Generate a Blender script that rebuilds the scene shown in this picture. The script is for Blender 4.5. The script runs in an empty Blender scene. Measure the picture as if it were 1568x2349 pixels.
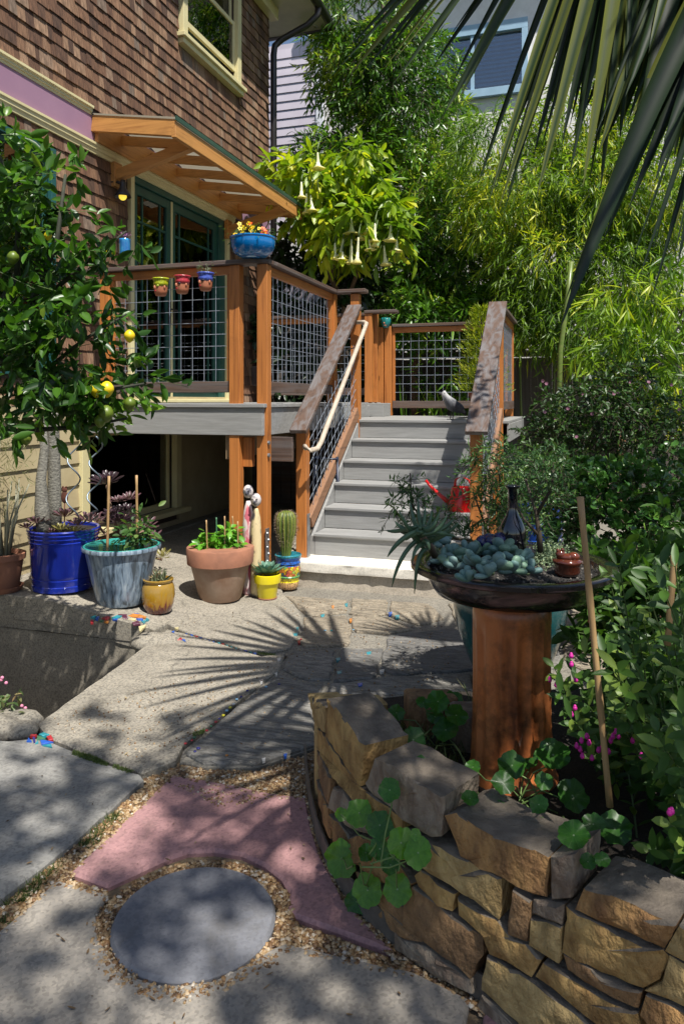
import bpy, math, random
import numpy as np
from mathutils import Vector, Matrix
R = math.radians
rnd = random.Random(7)
nrg = np.random.default_rng(11)
scene = bpy.context.scene
col = scene.collection

# ------------------------------------------------------------------ camera
# axes: X away from the shingled wall, Y along that wall, Z up, patio at z = 0
PSI = 0.30613                       # camera is turned left of +Y by this angle
CS, SN = math.cos(PSI), math.sin(PSI)
F, CX, YH, CH = 1706.5, 784.0, 917.7, 1.5     # focal length, centre column, horizon row (1568x2349 frame), eye height
cam_d = bpy.data.cameras.new('camera')
cam = bpy.data.objects.new('camera', cam_d); col.objects.link(cam)
cam.location = (0, 0, CH); cam.rotation_euler = (R(90), 0, PSI)
cam_d.sensor_fit = 'HORIZONTAL'; cam_d.sensor_width = 24.0
cam_d.lens = 24.0 * F / 1568.0
cam_d.shift_y = -(1174.5 - YH) / 1568.0
cam_d.clip_start = 0.05; cam_d.clip_end = 400
scene.camera = cam

# ------------------------------------------------------------------ light
SUN_EL = R(60.5); SUN = Vector((0.72 * math.cos(SUN_EL), -0.694 * math.cos(SUN_EL), math.sin(SUN_EL))).normalized()
world = bpy.data.worlds.new('World'); scene.world = world; world.use_nodes = True
wn = world.node_tree.nodes; wl = world.node_tree.links
sky = wn.new('ShaderNodeTexSky'); sky.sky_type = 'NISHITA'; sky.sun_disc = False
sky.sun_elevation = SUN_EL; sky.sun_rotation = math.atan2(SUN.x, SUN.y)
bg = wn['Background']; wl.new(sky.outputs[0], bg.inputs[0]); bg.inputs[1].default_value = 0.085
sd = bpy.data.lights.new('sun', 'SUN'); sd.energy = 5.0; sd.angle = R(0.53); sd.color = (1.0, 0.955, 0.88)
so = bpy.data.objects.new('sun', sd); col.objects.link(so)
so.rotation_euler = SUN.to_track_quat('Z', 'Y').to_euler(); so.location = (4, -4, 12)
vs = scene.view_settings; vs.view_transform = 'Standard'; vs.look = 'None'; vs.gamma = 1.0; vs.exposure = 0.55
vs.use_curve_mapping = False
try:
    scene.cycles.use_denoising = True; scene.cycles.max_bounces = 8; scene.cycles.transparent_max_bounces = 16
except Exception: pass

# ------------------------------------------------------------------ pixel -> place
def cf(lat, d, z=0.0):                       # camera-frame ground plan -> world
    return Vector((CS * lat - SN * d, SN * lat + CS * d, z))
def atD(u, v, d): return cf((u - CX) / F * d, d, CH - (v - YH) / F * d)
def onz(u, v, z=0.0):
    d = F * (CH - z) / (v - YH); return cf((u - CX) / F * d, d, z)
def onX(u, v, X):
    t = (u - CX) / F; d = X / (CS * t - SN); return atD(u, v, d)
def onY(u, v, Y):
    t = (u - CX) / F; d = Y / (SN * t + CS); return atD(u, v, d)

# ------------------------------------------------------------------ mesh builder
class MB:
    def __init__(s): s.v = []; s.f = []; s.t = []; s.tint = 0.5
    def add(s, vs, fs):
        o = len(s.v); s.v += [tuple(p) for p in vs]; s.f += [tuple(i + o for i in f) for f in fs]; s.t += [s.tint] * len(vs); return s
    def box(s, x0, x1, y0, y1, z0, z1):
        return s.add([(x0,y0,z0),(x1,y0,z0),(x1,y1,z0),(x0,y1,z0),(x0,y0,z1),(x1,y0,z1),(x1,y1,z1),(x0,y1,z1)],
              [(0,3,2,1),(4,5,6,7),(0,1,5,4),(1,2,6,5),(2,3,7,6),(3,0,4,7)])
    def beam(s, p0, p1, w, h, up=(0,0,1)):          # a bar from p0 to p1, w sideways, h along up
        p0, p1 = Vector(p0), Vector(p1); d = (p1 - p0).normalized(); a = d.cross(Vector(up))
        if a.length < 1e-4: a = d.cross(Vector((1,0,0)))
        a.normalize(); b = a.cross(d).normalized(); a *= w / 2; b *= h / 2
        return s.add([p0-a-b, p0+a-b, p0+a+b, p0-a+b, p1-a-b, p1+a-b, p1+a+b, p1-a+b],
              [(0,1,2,3),(7,6,5,4),(0,4,5,1),(1,5,6,2),(2,6,7,3),(3,7,4,0)])
    def tube(s, pts, rad, n=8, cap=True):
        pts = [Vector(p) for p in pts]; k = len(pts)
        if not hasattr(rad, '__len__'): rad = [rad] * k
        o = len(s.v); ref = None; vs = []
        for i, p in enumerate(pts):
            d = (pts[min(i+1,k-1)] - pts[max(i-1,0)])
            d = d.normalized() if d.length > 1e-9 else Vector((0,0,1))
            if ref is None: ref = Vector((1,0,0)) if abs(d.x) < .8 else Vector((0,1,0))
            a = d.cross(ref).normalized(); b = d.cross(a).normalized(); ref = b.cross(d) if False else ref
            for j in range(n):
                g = 2 * math.pi * j / n; vs.append(p + (a * math.cos(g) + b * math.sin(g)) * rad[i])
        fs = [(i*n+j, i*n+(j+1)%n, (i+1)*n+(j+1)%n, (i+1)*n+j) for i in range(k-1) for j in range(n)]
        if cap: fs += [tuple(range(n-1,-1,-1)), tuple((k-1)*n+j for j in range(n))]
        return s.add(vs, fs)
    def lathe(s, prof, n=32, c=(0,0,0), mod=None):
        vs = []
        for i, (r, z) in enumerate(prof):
            for j in range(n):
                g = 2*math.pi*j/n; q = r * (mod(g, z) if mod else 1)
                vs.append((c[0]+q*math.cos(g), c[1]+q*math.sin(g), c[2]+z))
        fs = [(i*n+j, i*n+(j+1)%n, (i+1)*n+(j+1)%n, (i+1)*n+j) for i in range(len(prof)-1) for j in range(n)]
        fs += [tuple(range(n-1,-1,-1)), tuple((len(prof)-1)*n+j for j in range(n))]
        return s.add(vs, fs)
    def ball(s, c, r, n=10, m=7, sq=(1,1,1), rot=None):
        vs = []; c = Vector(c)
        for i in range(m+1):
            th = math.pi * i / m; 
            for j in range(n):
                g = 2*math.pi*j/n
                p = Vector((r*sq[0]*math.sin(th)*math.cos(g), r*sq[1]*math.sin(th)*math.sin(g), r*sq[2]*math.cos(th)))
                if rot is not None: p = rot @ p
                vs.append(c + p)
        return s.add(vs, [(i*n+j, (i+1)*n+j, (i+1)*n+(j+1)%n, i*n+(j+1)%n) for i in range(m) for j in range(n)])
    def prism(s, poly, z0, z1, ch=0.0):              # poly of (x,y); chamfered top edge
        P = [Vector((p[0], p[1])) for p in poly]; n = len(P)
        area = sum(P[i].x*P[(i+1)%n].y - P[(i+1)%n].x*P[i].y for i in range(n))
        if area < 0: P.reverse()
        rings = [[(p.x,p.y,z0) for p in P], [(p.x,p.y,z1-ch) for p in P]]
        if ch:
            q = []
            for i in range(n):
                a = (P[i]-P[i-1]); b = (P[(i+1)%n]-P[i])
                na = Vector((-a.y,a.x)).normalized(); nb = Vector((-b.y,b.x)).normalized()
                m = (na+nb); m = m.normalized() if m.length > 1e-6 else na
                q.append((P[i].x+m.x*ch, P[i].y+m.y*ch, z1))
            rings.append(q)
        vs = [p for r_ in rings for p in r_]; k = len(rings)
        fs = [(i*n+j, i*n+(j+1)%n, (i+1)*n+(j+1)%n, (i+1)*n+j) for i in range(k-1) for j in range(n)]
        fs += [tuple(range(n-1,-1,-1)), tuple((k-1)*n+j for j in range(n))]
        return s.add(vs, fs)
    def mesh(s, name, mat, smooth=False):
        me = bpy.data.meshes.new(name); me.from_pydata(s.v, [], s.f)
        a = me.attributes.new('tint', 'FLOAT', 'POINT'); a.data.foreach_set('value', s.t)
        if mat is not None: me.materials.append(mat)
        if smooth: me.polygons.foreach_set('use_smooth', [True]*len(me.polygons))
        me.validate(); me.update(); return me
    def build(s, name, mat, parent=None, smooth=False, bevel=0.0, seg=2, sharp=None):
        o = bpy.data.objects.new(name, s.mesh(name, mat, smooth)); col.objects.link(o)
        if bevel:
            m = o.modifiers.new('bevel', 'BEVEL'); m.width = bevel; m.segments = seg; m.limit_method = 'ANGLE'; m.angle_limit = R(40)
        if smooth and sharp:
            o.data.set_sharp_from_angle(angle=R(sharp))
        attach(o, parent); return o

def attach(o, parent):
    if parent is None: return
    o.parent = parent
    b = base_of(parent)
    o.matrix_parent_inverse = Matrix.Translation(-b)
_base = {}
def base_of(o): return _base.get(o.name, Vector((0,0,0)))
def tag(o, label, cat, group=None):
    o['label'] = label; o['category'] = cat
    if group: o['group'] = group
    return o
def thing(name, label, cat, base=(0,0,0), group=None):
    o = bpy.data.objects.new(name, None); col.objects.link(o); o.location = base; o.empty_display_size = .1
    _base[o.name] = Vector(base); return tag(o, label, cat, group)
def struct(o): o['kind'] = 'structure'; return o
def stuff(o): o['kind'] = 'stuff'; return o
def inst(name, me, parent, loc, rot=(0,0,0), scale=(1,1,1)):
    o = bpy.data.objects.new(name, me); col.objects.link(o)
    o.location = loc; o.rotation_euler = rot; o.scale = scale
    attach(o, parent); return o
def inst_m(name, me, parent, M_):
    o = bpy.data.objects.new(name, me); col.objects.link(o); attach(o, parent); o.matrix_basis = M_; return o

# ------------------------------------------------------------------ materials
def _new(name):
    m = bpy.data.materials.new(name); m.use_nodes = True
    return m, m.node_tree.nodes, m.node_tree.links, m.node_tree.nodes['Principled BSDF']
def _coord(n, l, scale=(1,1,1), rot=(0,0,0)):
    tc = n.new('ShaderNodeTexCoord'); mp = n.new('ShaderNodeMapping'); mp.inputs['Scale'].default_value = scale; mp.inputs['Rotation'].default_value = rot
    l.new(tc.outputs['Object'], mp.inputs['Vector']); return mp.outputs[0]
def _noise(n, l, vec, scale, detail=5, rough=.55, dist=0):
    t = n.new('ShaderNodeTexNoise'); t.inputs['Scale'].default_value = scale; t.inputs['Detail'].default_value = detail
    t.inputs['Roughness'].default_value = rough; t.inputs['Distortion'].default_value = dist
    if vec is not None: l.new(vec, t.inputs['Vector'])
    return t.outputs['Fac']
def _ramp(n, l, fac, stops):
    r = n.new('ShaderNodeValToRGB'); e = r.color_ramp.elements
    while len(e) < len(stops): e.new(.5)
    for i, (p, c) in enumerate(stops): e[i].position = p; e[i].color = (c[0], c[1], c[2], 1)
    l.new(fac, r.inputs[0]); return r.outputs[0]
def _mix(n, l, a, b, fac, mode='MIX'):
    m = n.new('ShaderNodeMix'); m.data_type = 'RGBA'; m.blend_type = mode
    for k, x in ((6, a), (7, b)):
        if hasattr(x, 'links'): l.new(x, m.inputs[k])
        else: m.inputs[k].default_value = (x[0], x[1], x[2], 1)
    if hasattr(fac, 'links'): l.new(fac, m.inputs[0])
    else: m.inputs[0].default_value = fac
    return m.outputs[2]
def _bump(n, l, h, strength, dist=.01, prev=None):
    b = n.new('ShaderNodeBump'); b.inputs['Strength'].default_value = strength; b.inputs['Distance'].default_value = dist
    l.new(h, b.inputs['Height'])
    if prev is not None: l.new(prev, b.inputs['Normal'])
    return b.outputs[0]
def sc(c, k): return tuple(x*k for x in c)

def M(name, c1, c2=None, rough=.6, scale=6, bump=0, bscale=60, stretch=(1,1,1), metal=0, coat=0, spec=.5, lo=.35, hi=.65, dirt=0, bd=.004):
    m, n, l, p = _new(name); c2 = c2 or sc(c1, .75); v = _coord(n, l, stretch)
    c = _ramp(n, l, _noise(n, l, v, scale), [(lo, c1), (hi, c2)])
    if dirt:
        c = _mix(n, l, c, sc(c2, .25), _ramp(n, l, _noise(n, l, v, scale*.4, 8, .65), [(.52, (0,0,0)), (.75, (dirt,)*3)]))
    l.new(c, p.inputs['Base Color']); p.inputs['Roughness'].default_value = rough; p.inputs['Metallic'].default_value = metal
    p.inputs['Coat Weight'].default_value = coat; p.inputs['Coat Roughness'].default_value = .06; p.inputs['Specular IOR Level'].default_value = spec
    if bump: l.new(_bump(n, l, _noise(n, l, v, bscale, 6), bump, bd), p.inputs['Normal'])
    return m
def wood(name, c1, c2, axis, rough=.6, knots=True, grey=0.0):
    m, n, l, p = _new(name)
    st = {'X': (1.2,26,26), 'Y': (26,1.2,26), 'Z': (26,26,1.2), 'S': (26,1.6,16)}[axis]
    rot = (R(-36),0,0) if axis == 'S' else (0,0,0)
    v = _coord(n, l, st, rot); w = _coord(n, l, (1,1,1))
    c = _ramp(n, l, _noise(n, l, v, 1.0, 8, .6, 1.2), [(.28, c2), (.47, c1), (.6, sc(c1, 1.12)), (.74, sc(c2, .9))])
    c = _mix(n, l, c, sc(c2, .55), _ramp(n, l, _noise(n, l, w, 2.3, 4), [(.55, (0,0,0)), (.72, (.55,)*3)]))
    if grey: c = _mix(n, l, c, (.15,.14,.14), _ramp(n, l, _noise(n, l, v, .7, 6, .6, .8), [(.42, (0,0,0)), (.62, (grey,)*3)]))
    if knots:
        vo = n.new('ShaderNodeTexVoronoi'); vo.inputs['Scale'].default_value = 2.7; l.new(w, vo.inputs['Vector'])
        c = _mix(n, l, c, sc(c2, .3), _ramp(n, l, vo.outputs['Distance'], [(.03, (.8,)*3), (.075, (0,0,0))]))
    l.new(c, p.inputs['Base Color']); p.inputs['Roughness'].default_value = rough
    l.new(_bump(n, l, _noise(n, l, v, 1.6, 6), .25, .003), p.inputs['Normal']); return m
def concrete(name, c, speck=.35, rough=.9, streak=False, crack=False, stain=.4, hair=0.0):
    m, n, l, p = _new(name); v = _coord(n, l)
    b = _ramp(n, l, _noise(n, l, v, 3.0, 8, .6), [(.3, sc(c, .78)), (.6, c), (.75, sc(c, 1.12))])
    vo = n.new('ShaderNodeTexVoronoi'); vo.inputs['Scale'].default_value = 120; l.new(v, vo.inputs['Vector'])
    g = _ramp(n, l, vo.outputs['Color'], [(.2, (.35,.33,.3)), (.5, (1,1,1)), (.85, (1.35,1.3,1.2))])
    b = _mix(n, l, b, g, speck, 'MULTIPLY')
    b = _mix(n, l, b, sc(c, .38), _ramp(n, l, _noise(n, l, v, 1.3, 9, .68), [(.5, (0,0,0)), (.8, (stain,)*3)]))
    pit = _ramp(n, l, _noise(n, l, v, 55, 3), [(.68, (0,0,0)), (.76, (.6,)*3)]); b = _mix(n, l, b, sc(c, .3), pit)
    h = _noise(n, l, v, 90, 6)
    b = _mix(n, l, b, (.10,.085,.06), _ramp(n, l, _noise(n, l, v, 2.1, 10, .75, 1.5), [(.54, (0,0,0)), (.66, (.32,)*3)]))
    b = _mix(n, l, b, sc(c, 1.4), _ramp(n, l, _noise(n, l, v, 4.7, 9, .7, .6), [(.58, (0,0,0)), (.72, (.3,)*3)]))
    ck = n.new('ShaderNodeTexVoronoi'); ck.feature = 'DISTANCE_TO_EDGE'; ck.inputs['Scale'].default_value = .8
    wv = n.new('ShaderNodeVectorMath'); wv.operation = 'ADD'; nz_ = n.new('ShaderNodeTexNoise'); nz_.inputs['Scale'].default_value = 6; nz_.inputs['Detail'].default_value = 6; l.new(v, nz_.inputs['Vector'])
    sc_ = n.new('ShaderNodeVectorMath'); sc_.operation = 'SCALE'; sc_.inputs['Scale'].default_value = .22; l.new(nz_.outputs['Color'], sc_.inputs[0]); l.new(v, wv.inputs[0]); l.new(sc_.outputs[0], wv.inputs[1]); l.new(wv.outputs[0], ck.inputs['Vector'])
    b = _mix(n, l, b, sc(c, .22), _ramp(n, l, ck.outputs['Distance'], [(.0, (hair,)*3), (.0035, (0,0,0))]))
    if streak:
        vv = _coord(n, l, (3, 38, 3), (0,0,R(8))); s_ = _noise(n, l, vv, 1.0, 5)
        b = _mix(n, l, b, sc(c, 1.45), _ramp(n, l, s_, [(.5, (0,0,0)), (.72, (.45,)*3)]))
    nm = _bump(n, l, h, .35, .004)
    if crack:
        vv = _coord(n, l, (9, 60, 9), (0,0,R(crack))); s_ = _noise(n, l, vv, 1.0, 4, .5, .6)
        nm = _bump(n, l, _ramp(n, l, s_, [(.42, (0,0,0)), (.5, (1,1,1))]), .8, .008, nm)
        b = _mix(n, l, b, sc(c, .4), _ramp(n, l, s_, [(.36, (.8,)*3), (.46, (0,0,0))]))
    l.new(b, p.inputs['Base Color']); p.inputs['Roughness'].default_value = rough; l.new(nm, p.inputs['Normal']); return m
def tinted(name, stops, rough=.6, coat=0, streak=None, bump=.0, bscale=40, spec=.5, var=.25):
    m, n, l, p = _new(name); a = n.new('ShaderNodeAttribute'); a.attribute_name = 'tint'
    c = _ramp(n, l, a.outputs['Fac'], stops)
    v = _coord(n, l, streak or (1,1,1))
    c = _mix(n, l, c, (.3,.28,.26), _ramp(n, l, _noise(n, l, v, 9 if not streak else 1, 7, .62), [(.35, (0,0,0)), (.7, (var*2.2,)*3)]), 'MULTIPLY')
    l.new(c, p.inputs['Base Color']); p.inputs['Roughness'].default_value = rough; p.inputs['Coat Weight'].default_value = coat; p.inputs['Specular IOR Level'].default_value = spec
    if bump: l.new(_bump(n, l, _noise(n, l, v, bscale if not streak else 2, 6), bump, .004), p.inputs['Normal'])
    return m
def leafmat(name, dark, light, tip=None, rough=.38, tr=.35, spec=.5):
    m, n, l, p = _new(name); a = n.new('ShaderNodeAttribute'); a.attribute_name = 'tint'
    st = [(0, dark), (.75, light)] + ([(1.0, tip)] if tip else [])
    c = _ramp(n, l, a.outputs['Fac'], st)
    l.new(c, p.inputs['Base Color']); p.inputs['Roughness'].default_value = rough; p.inputs['Specular IOR Level'].default_value = spec
    t = n.new('ShaderNodeBsdfTranslucent'); g = _mix(n, l, c, (1.25,1.35,.55), 1.0, 'MULTIPLY'); l.new(g, t.inputs['Color'])
    mx = n.new('ShaderNodeMixShader'); mx.inputs[0].default_value = tr
    l.new(p.outputs[0], mx.inputs[1]); l.new(t.outputs[0], mx.inputs[2]); l.new(mx.outputs[0], n['Material Output'].inputs['Surface']); return m
def glassmat(name, tint=(.75,.85,.82), refl=.09):
    m, n, l, p = _new(name); n.remove(p)
    t = n.new('ShaderNodeBsdfTransparent'); t.inputs[0].default_value = (*tint, 1)
    g = n.new('ShaderNodeBsdfGlossy'); g.inputs['Roughness'].default_value = .015
    f = n.new('ShaderNodeFresnel'); f.inputs['IOR'].default_value = 1.6
    ad = n.new('ShaderNodeMath'); ad.operation = 'ADD'; ad.inputs[1].default_value = refl; l.new(f.outputs[0], ad.inputs[0])
    mx = n.new('ShaderNodeMixShader'); l.new(ad.outputs[0], mx.inputs[0]); l.new(t.outputs[0], mx.inputs[1]); l.new(g.outputs[0], mx.inputs[2])
    l.new(mx.outputs[0], n['Material Output'].inputs['Surface']); return m

# ------------------------------------------------------------------ leaves in bulk
def unit(a): return a / np.maximum(np.linalg.norm(a, axis=-1, keepdims=True), 1e-9)
LEAF = {  # stations: (t, half width); fold, curl
    'lance': [(0,0),(.35,1),(.7,.62),(1,0)],
    'oval': [(0,.05),(.22,.72),(.5,1),(.78,.72),(1,0)],
    'diamond': [(0,0),(.42,1),(1,0)],
    'spoon': [(0,.12),(.35,.35),(.7,1),(.92,.7),(1,.1)],
    'blade': [(0,.5),(.3,1),(.65,.7),(1,0)],
}
def leaves(name, P, D, U, L, W, T, mat, parent=None, kind='lance', droop=.25, fold=.25, smooth=True):
    P = np.asarray(P, float); N = len(P); D = unit(np.asarray(D, float)); U = np.asarray(U, float)
    S = unit(np.cross(D, U)); U = unit(np.cross(S, D))
    L = np.broadcast_to(np.asarray(L, float), (N,)); W = np.broadcast_to(np.asarray(W, float), (N,)); T = np.broadcast_to(np.asarray(T, float), (N,))
    st = LEAF[kind]; k = len(st); V = np.zeros((N, k*3, 3))
    for i, (t, w) in enumerate(st):
        c = P + D*(t*L)[:,None] - U*(droop*t*t*L)[:,None]
        V[:, i*3] = c - U*(fold*w*W*.5)[:,None]*1.0
        V[:, i*3+1] = c + S*(w*W*.5)[:,None] + U*(fold*w*W*.25)[:,None]
        V[:, i*3+2] = c - S*(w*W*.5)[:,None] + U*(fold*w*W*.25)[:,None]
    q = []
    for i in range(k-1):
        a = i*3; b = a+3; q += [(a, a+1, b+1, b), (a+2, a, b, b+2)]
    q = np.array(q); Fc = (q[None] + (np.arange(N)*k*3)[:,None,None]).reshape(-1, 4)
    me = bpy.data.meshes.new(name); nv = N*k*3; nf = len(Fc)
    me.vertices.add(nv); me.vertices.foreach_set('co', V.reshape(-1))
    me.loops.add(nf*4); me.loops.foreach_set('vertex_index', Fc.reshape(-1).astype(np.int32))
    me.polygons.add(nf); me.polygons.foreach_set('loop_start', np.arange(0, nf*4, 4, dtype=np.int32))
    at = me.attributes.new('tint', 'FLOAT', 'POINT'); at.data.foreach_set('value', np.repeat(T, k*3))
    if smooth: me.polygons.foreach_set('use_smooth', np.ones(nf, bool))
    me.materials.append(mat); me.update(calc_edges=True); me.validate()
    o = bpy.data.objects.new(name, me); col.objects.link(o); attach(o, parent); return o
def cfa(A):                                    # array of (lat, D, z) -> world
    A = np.asarray(A); return np.stack([CS*A[:,0]-SN*A[:,1], SN*A[:,0]+CS*A[:,1], A[:,2]], 1)
def noise3(p, f, ph=0.0):
    x, y, z = p[:,0]*f+ph, p[:,1]*f+ph*1.7, p[:,2]*f-ph
    return (np.sin(x*1.7+np.sin(y*1.3))*np.cos(y*1.9-z)+np.sin(z*2.1+x*.7)*np.cos(x*1.1+1.3*y)+.6*np.sin(2.9*x+3.1*z)*np.cos(3.3*y))/2.2
def blobs(E, n, shell=.45, gap=None, gf=2.0, ph=0.0):
    """E: list of (u, v, D, ru, rv, rd, weight) in frame px / metres; returns world points and outward dirs"""
    out = []; dirs = []; wt = sum(e[6] for e in E)
    for (u, v, d, ru, rv, rd, w) in E:
        k = int(n*w/wt); q = unit(nrg.normal(size=(k,3))); r = (shell + (1-shell)*nrg.random(k)**.6)
        c = np.array([(u-CX)/F*d, d, CH-(v-YH)/F*d]); rad = np.array([ru/F*d, rd, rv/F*d])
        p = c + q*rad*r[:,None]; out.append(p); dirs.append(q)
    A = np.concatenate(out); Dr = np.concatenate(dirs)
    if gap is not None:
        keep = noise3(A, gf, ph) > gap; A = A[keep]; Dr = Dr[keep]
    W_ = cfa(A); return W_, unit(cfa(Dr))
def sprigs(P, O, ln, per, out=.6, down=.35, spread=.9, flat=.5):
    """leaf positions along short stems starting at P, growing towards O and bending down"""
    n = len(P); rndv = nrg.normal(size=(n,3))
    d = unit(O*out + rndv*.55 + np.array([0,0,-down]))
    lp, ld, lu, ii = [], [], [], []
    for k in range(per):
        t = (k+.6)/per
        side = unit(np.cross(d, nrg.normal(size=(n,3))))
        p = P + d*(ln*t)[:,None] + np.array([0,0,-1])*(ln*.35*t*t)[:,None]
        lp.append(p); ld.append(unit(d*.7 + side*spread + np.array([0,0,-down*.8]) + nrg.normal(size=(n,3))*.12))
        lu.append(unit(nrg.normal(size=(n,3))*flat + np.array([0,0,1.0]))); ii.append(np.arange(n))
    tip = P + d*ln[:,None] + np.array([0,0,-1])*(ln*.35)[:,None]
    return np.concatenate(lp), np.concatenate(ld), np.concatenate(lu), np.concatenate(ii), tip
def stems(name, A, B, r, mat, parent):
    """thin three-sided stems from A to B as one mesh"""
    N = len(A); d = unit(B-A); s1 = unit(np.cross(d, np.array([.3,.9,.2]))); s2 = np.cross(d, s1)
    V = np.zeros((N,6,3))
    for j in range(3):
        g = 2.094*j; o_ = s1*math.cos(g)+s2*math.sin(g); V[:,j] = A+o_*r; V[:,3+j] = B+o_*r*.6
    q = np.array([(0,1,4,3),(1,2,5,4),(2,0,3,5)]); Fc = (q[None]+(np.arange(N)*6)[:,None,None]).reshape(-1,4)
    me = bpy.data.meshes.new(name); me.vertices.add(N*6); me.vertices.foreach_set('co', V.reshape(-1))
    nf = len(Fc); me.loops.add(nf*4); me.loops.foreach_set('vertex_index', Fc.reshape(-1).astype(np.int32))
    me.polygons.add(nf); me.polygons.foreach_set('loop_start', np.arange(0, nf*4, 4, dtype=np.int32))
    me.materials.append(mat); me.update(calc_edges=True)
    o = bpy.data.objects.new(name, me); col.objects.link(o); attach(o, parent); return stuff(o)
# ------------------------------------------------------------------ palette
RED = ((.43,.155,.036), (.22,.068,.017))        # stained posts and rails
W_Z = wood('stained_post', *RED, 'Z', .5); W_X = wood('stained_rail_x', *RED, 'X', .5); W_Y = wood('stained_rail_y', *RED, 'Y', .5); W_S = wood('stained_rail_slope', *RED, 'S', .5)
CAPC = ((.10,.06,.042), (.045,.030,.025))
C_X = wood('cap_x', *CAPC, 'X', .6, True, .5); C_Y = wood('cap_y', *CAPC, 'Y', .6, True, .5); C_S = wood('cap_slope', *CAPC, 'S', .55, True, .95)
A_X = wood('awning_wood_x', (.50,.235,.065), (.30,.115,.028), 'X', .5); A_Y = wood('awning_wood_y', (.50,.235,.065), (.30,.115,.028), 'Y', .5)
GREYP = M('grey_deck_paint', (.30,.30,.293), (.24,.24,.233), .6, 4, .3, 30, (1,6,14), dirt=.22)
M_SH = tinted('cedar_shingle', [(0,(.10,.053,.033)),(.25,(.165,.082,.046)),(.55,(.235,.12,.066)),(.8,(.31,.175,.10)),(.9,(.40,.25,.155)),(1,(.20,.15,.115))], .85, 0, (55,55,3.0), .6, var=.5)
CREAM = M('cream_paint', (.66,.59,.33), (.6,.53,.29), .5, 5)
CREAM2 = M('cream_siding_paint', (.44,.37,.22), (.38,.31,.18), .6, 5, .1, 60)
GREEN = M('dark_green_paint', (.02,.085,.068), (.016,.066,.054), .4, 5)
TEALF = M('teal_window_paint', (.018,.09,.09), (.015,.075,.075), .4, 5)
PURP = M('mauve_paint', (.33,.19,.27), (.30,.17,.25), .6, 3)
GLASS = glassmat('window_glass', (.5,.56,.54), .1)
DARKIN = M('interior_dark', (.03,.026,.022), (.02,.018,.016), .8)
CABIN = M('kitchen_cabinet', (.35,.37,.30), (.3,.32,.26), .5)
SOFFIT = M('soffit_paint', (.45,.42,.32), (.40,.37,.28), .6)
GUTTER = M('brown_gutter', (.035,.03,.03), (.025,.022,.022), .35)
WIRE = M('galvanised_wire', (.42,.47,.55), (.34,.38,.45), .42, 30, metal=.65)
STEEL = M('galvanised_steel', (.42,.43,.44), (.32,.33,.34), .45, 30, metal=.8)
PALEW = wood('pale_handrail_wood', (.44,.37,.29), (.30,.24,.18), 'S', .55)
SOIL = M('soil', (.026,.018,.012), (.012,.009,.006), .95, 40, .9, 90, bd=.012)
CONC = concrete('patio_concrete', (.285,.26,.215), .6, hair=.6)
CONC2 = concrete('brushed_concrete', (.235,.23,.215), .35, streak=True, stain=.35)
CONC3 = concrete('stepping_concrete', (.285,.26,.225), .35, stain=.3)
FLAG = [concrete('flagstone_tan', (.31,.265,.20), .4, crack=35), concrete('flagstone_grey', (.22,.21,.19), .3, crack=-20), concrete('flagstone_dark', (.165,.16,.15), .25, crack=70)]
MORT = concrete('mortar', (.21,.195,.165), .6)
STEPC = concrete('painted_step_concrete', (.74,.70,.62), .2, stain=.35)
PINK = concrete('pink_concrete', (.37,.205,.205), .3, stain=.35)
DISC = concrete('blue_grey_concrete', (.17,.175,.195), .2, stain=.3)
PITW = concrete('pit_wall_concrete', (.26,.235,.19), .5, stain=.7)
TERRA = M('terracotta', (.36,.155,.09), (.26,.115,.07), .85, 7, .25, 60, dirt=.45)
TERRAW = M('weathered_terracotta', (.36,.26,.19), (.25,.145,.09), .88, 6, .25, 60, dirt=.5)
BARK = M('bark', (.09,.07,.045), (.045,.035,.025), .9, 12, .6, 30, (3,3,.7))
STEMG = M('green_stem', (.10,.15,.04), (.06,.10,.03), .6)
TWIG = M('brown_twig', (.07,.05,.03), (.04,.03,.02), .8)
BSTK = M('bamboo_stake', (.42,.27,.12), (.30,.18,.08), .55, 9, stretch=(8,8,1))
# ------------------------------------------------------------------ ground, patio, stairwell
pc = onz(330, 1487); pe = onz(105, 1640)
XW = -4.10
def gz(x, y):                                 # the concrete by the house rises a little
    return .15*min(1,max(0,(-2.45-x)/1.0))
pit = [(XW, 4.21), (-2.62, 4.21), (pc.x, pc.y), (pe.x, pe.y), (-2.75, 2.62), (XW, 2.5)]
def ground_sheet():
    b = MB(); B = 60; z = -.075
    outer = [(-B,B), (B,B), (B,pc.y), (B,-B), (-B,-B), (-B,2.5)]
    n = len(pit)
    b.add([(x,y,z) for x,y in pit] + [(x,y,z) for x,y in outer], [(i, (i+1)%n, n+(i+1)%n, n+i) for i in range(n)])
    return struct(b.build('ground', SOIL))
ground_sheet()
def stairwell():
    b = MB(); zb = -1.4; n = len(pit)
    for i in range(n):
        p, q = Vector(pit[i]), Vector(pit[(i+1)%n]); d = q-p; nx = Vector((d.y,-d.x)).normalized()*-.006
        k = max(2, int(d.length/.12)); vs = []
        for a in range(k+1):
            for zz in range(13):
                t = a/k; w = p+d*t; z = zb + ((gz(w.x,w.y) if w.y > 4.15 else 0)-.09-zb)*zz/12; j = .012*math.sin(a*2.3+zz*1.7)*math.sin(zz*.9+a)
                s_ = Vector((d.y,-d.x)).normalized()*(j-.01)*-1
                vs.append((w.x-s_.x, w.y-s_.y, z))
        b.add(vs, [(a*13+c, a*13+c+1, (a+1)*13+c+1, (a+1)*13+c) for a in range(k) for c in range(12)])
    b.add([(x,y,zb) for x,y in pit], [tuple(range(n))])
    return struct(b.build('stairwell', PITW, smooth=True))
stairwell()
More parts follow.
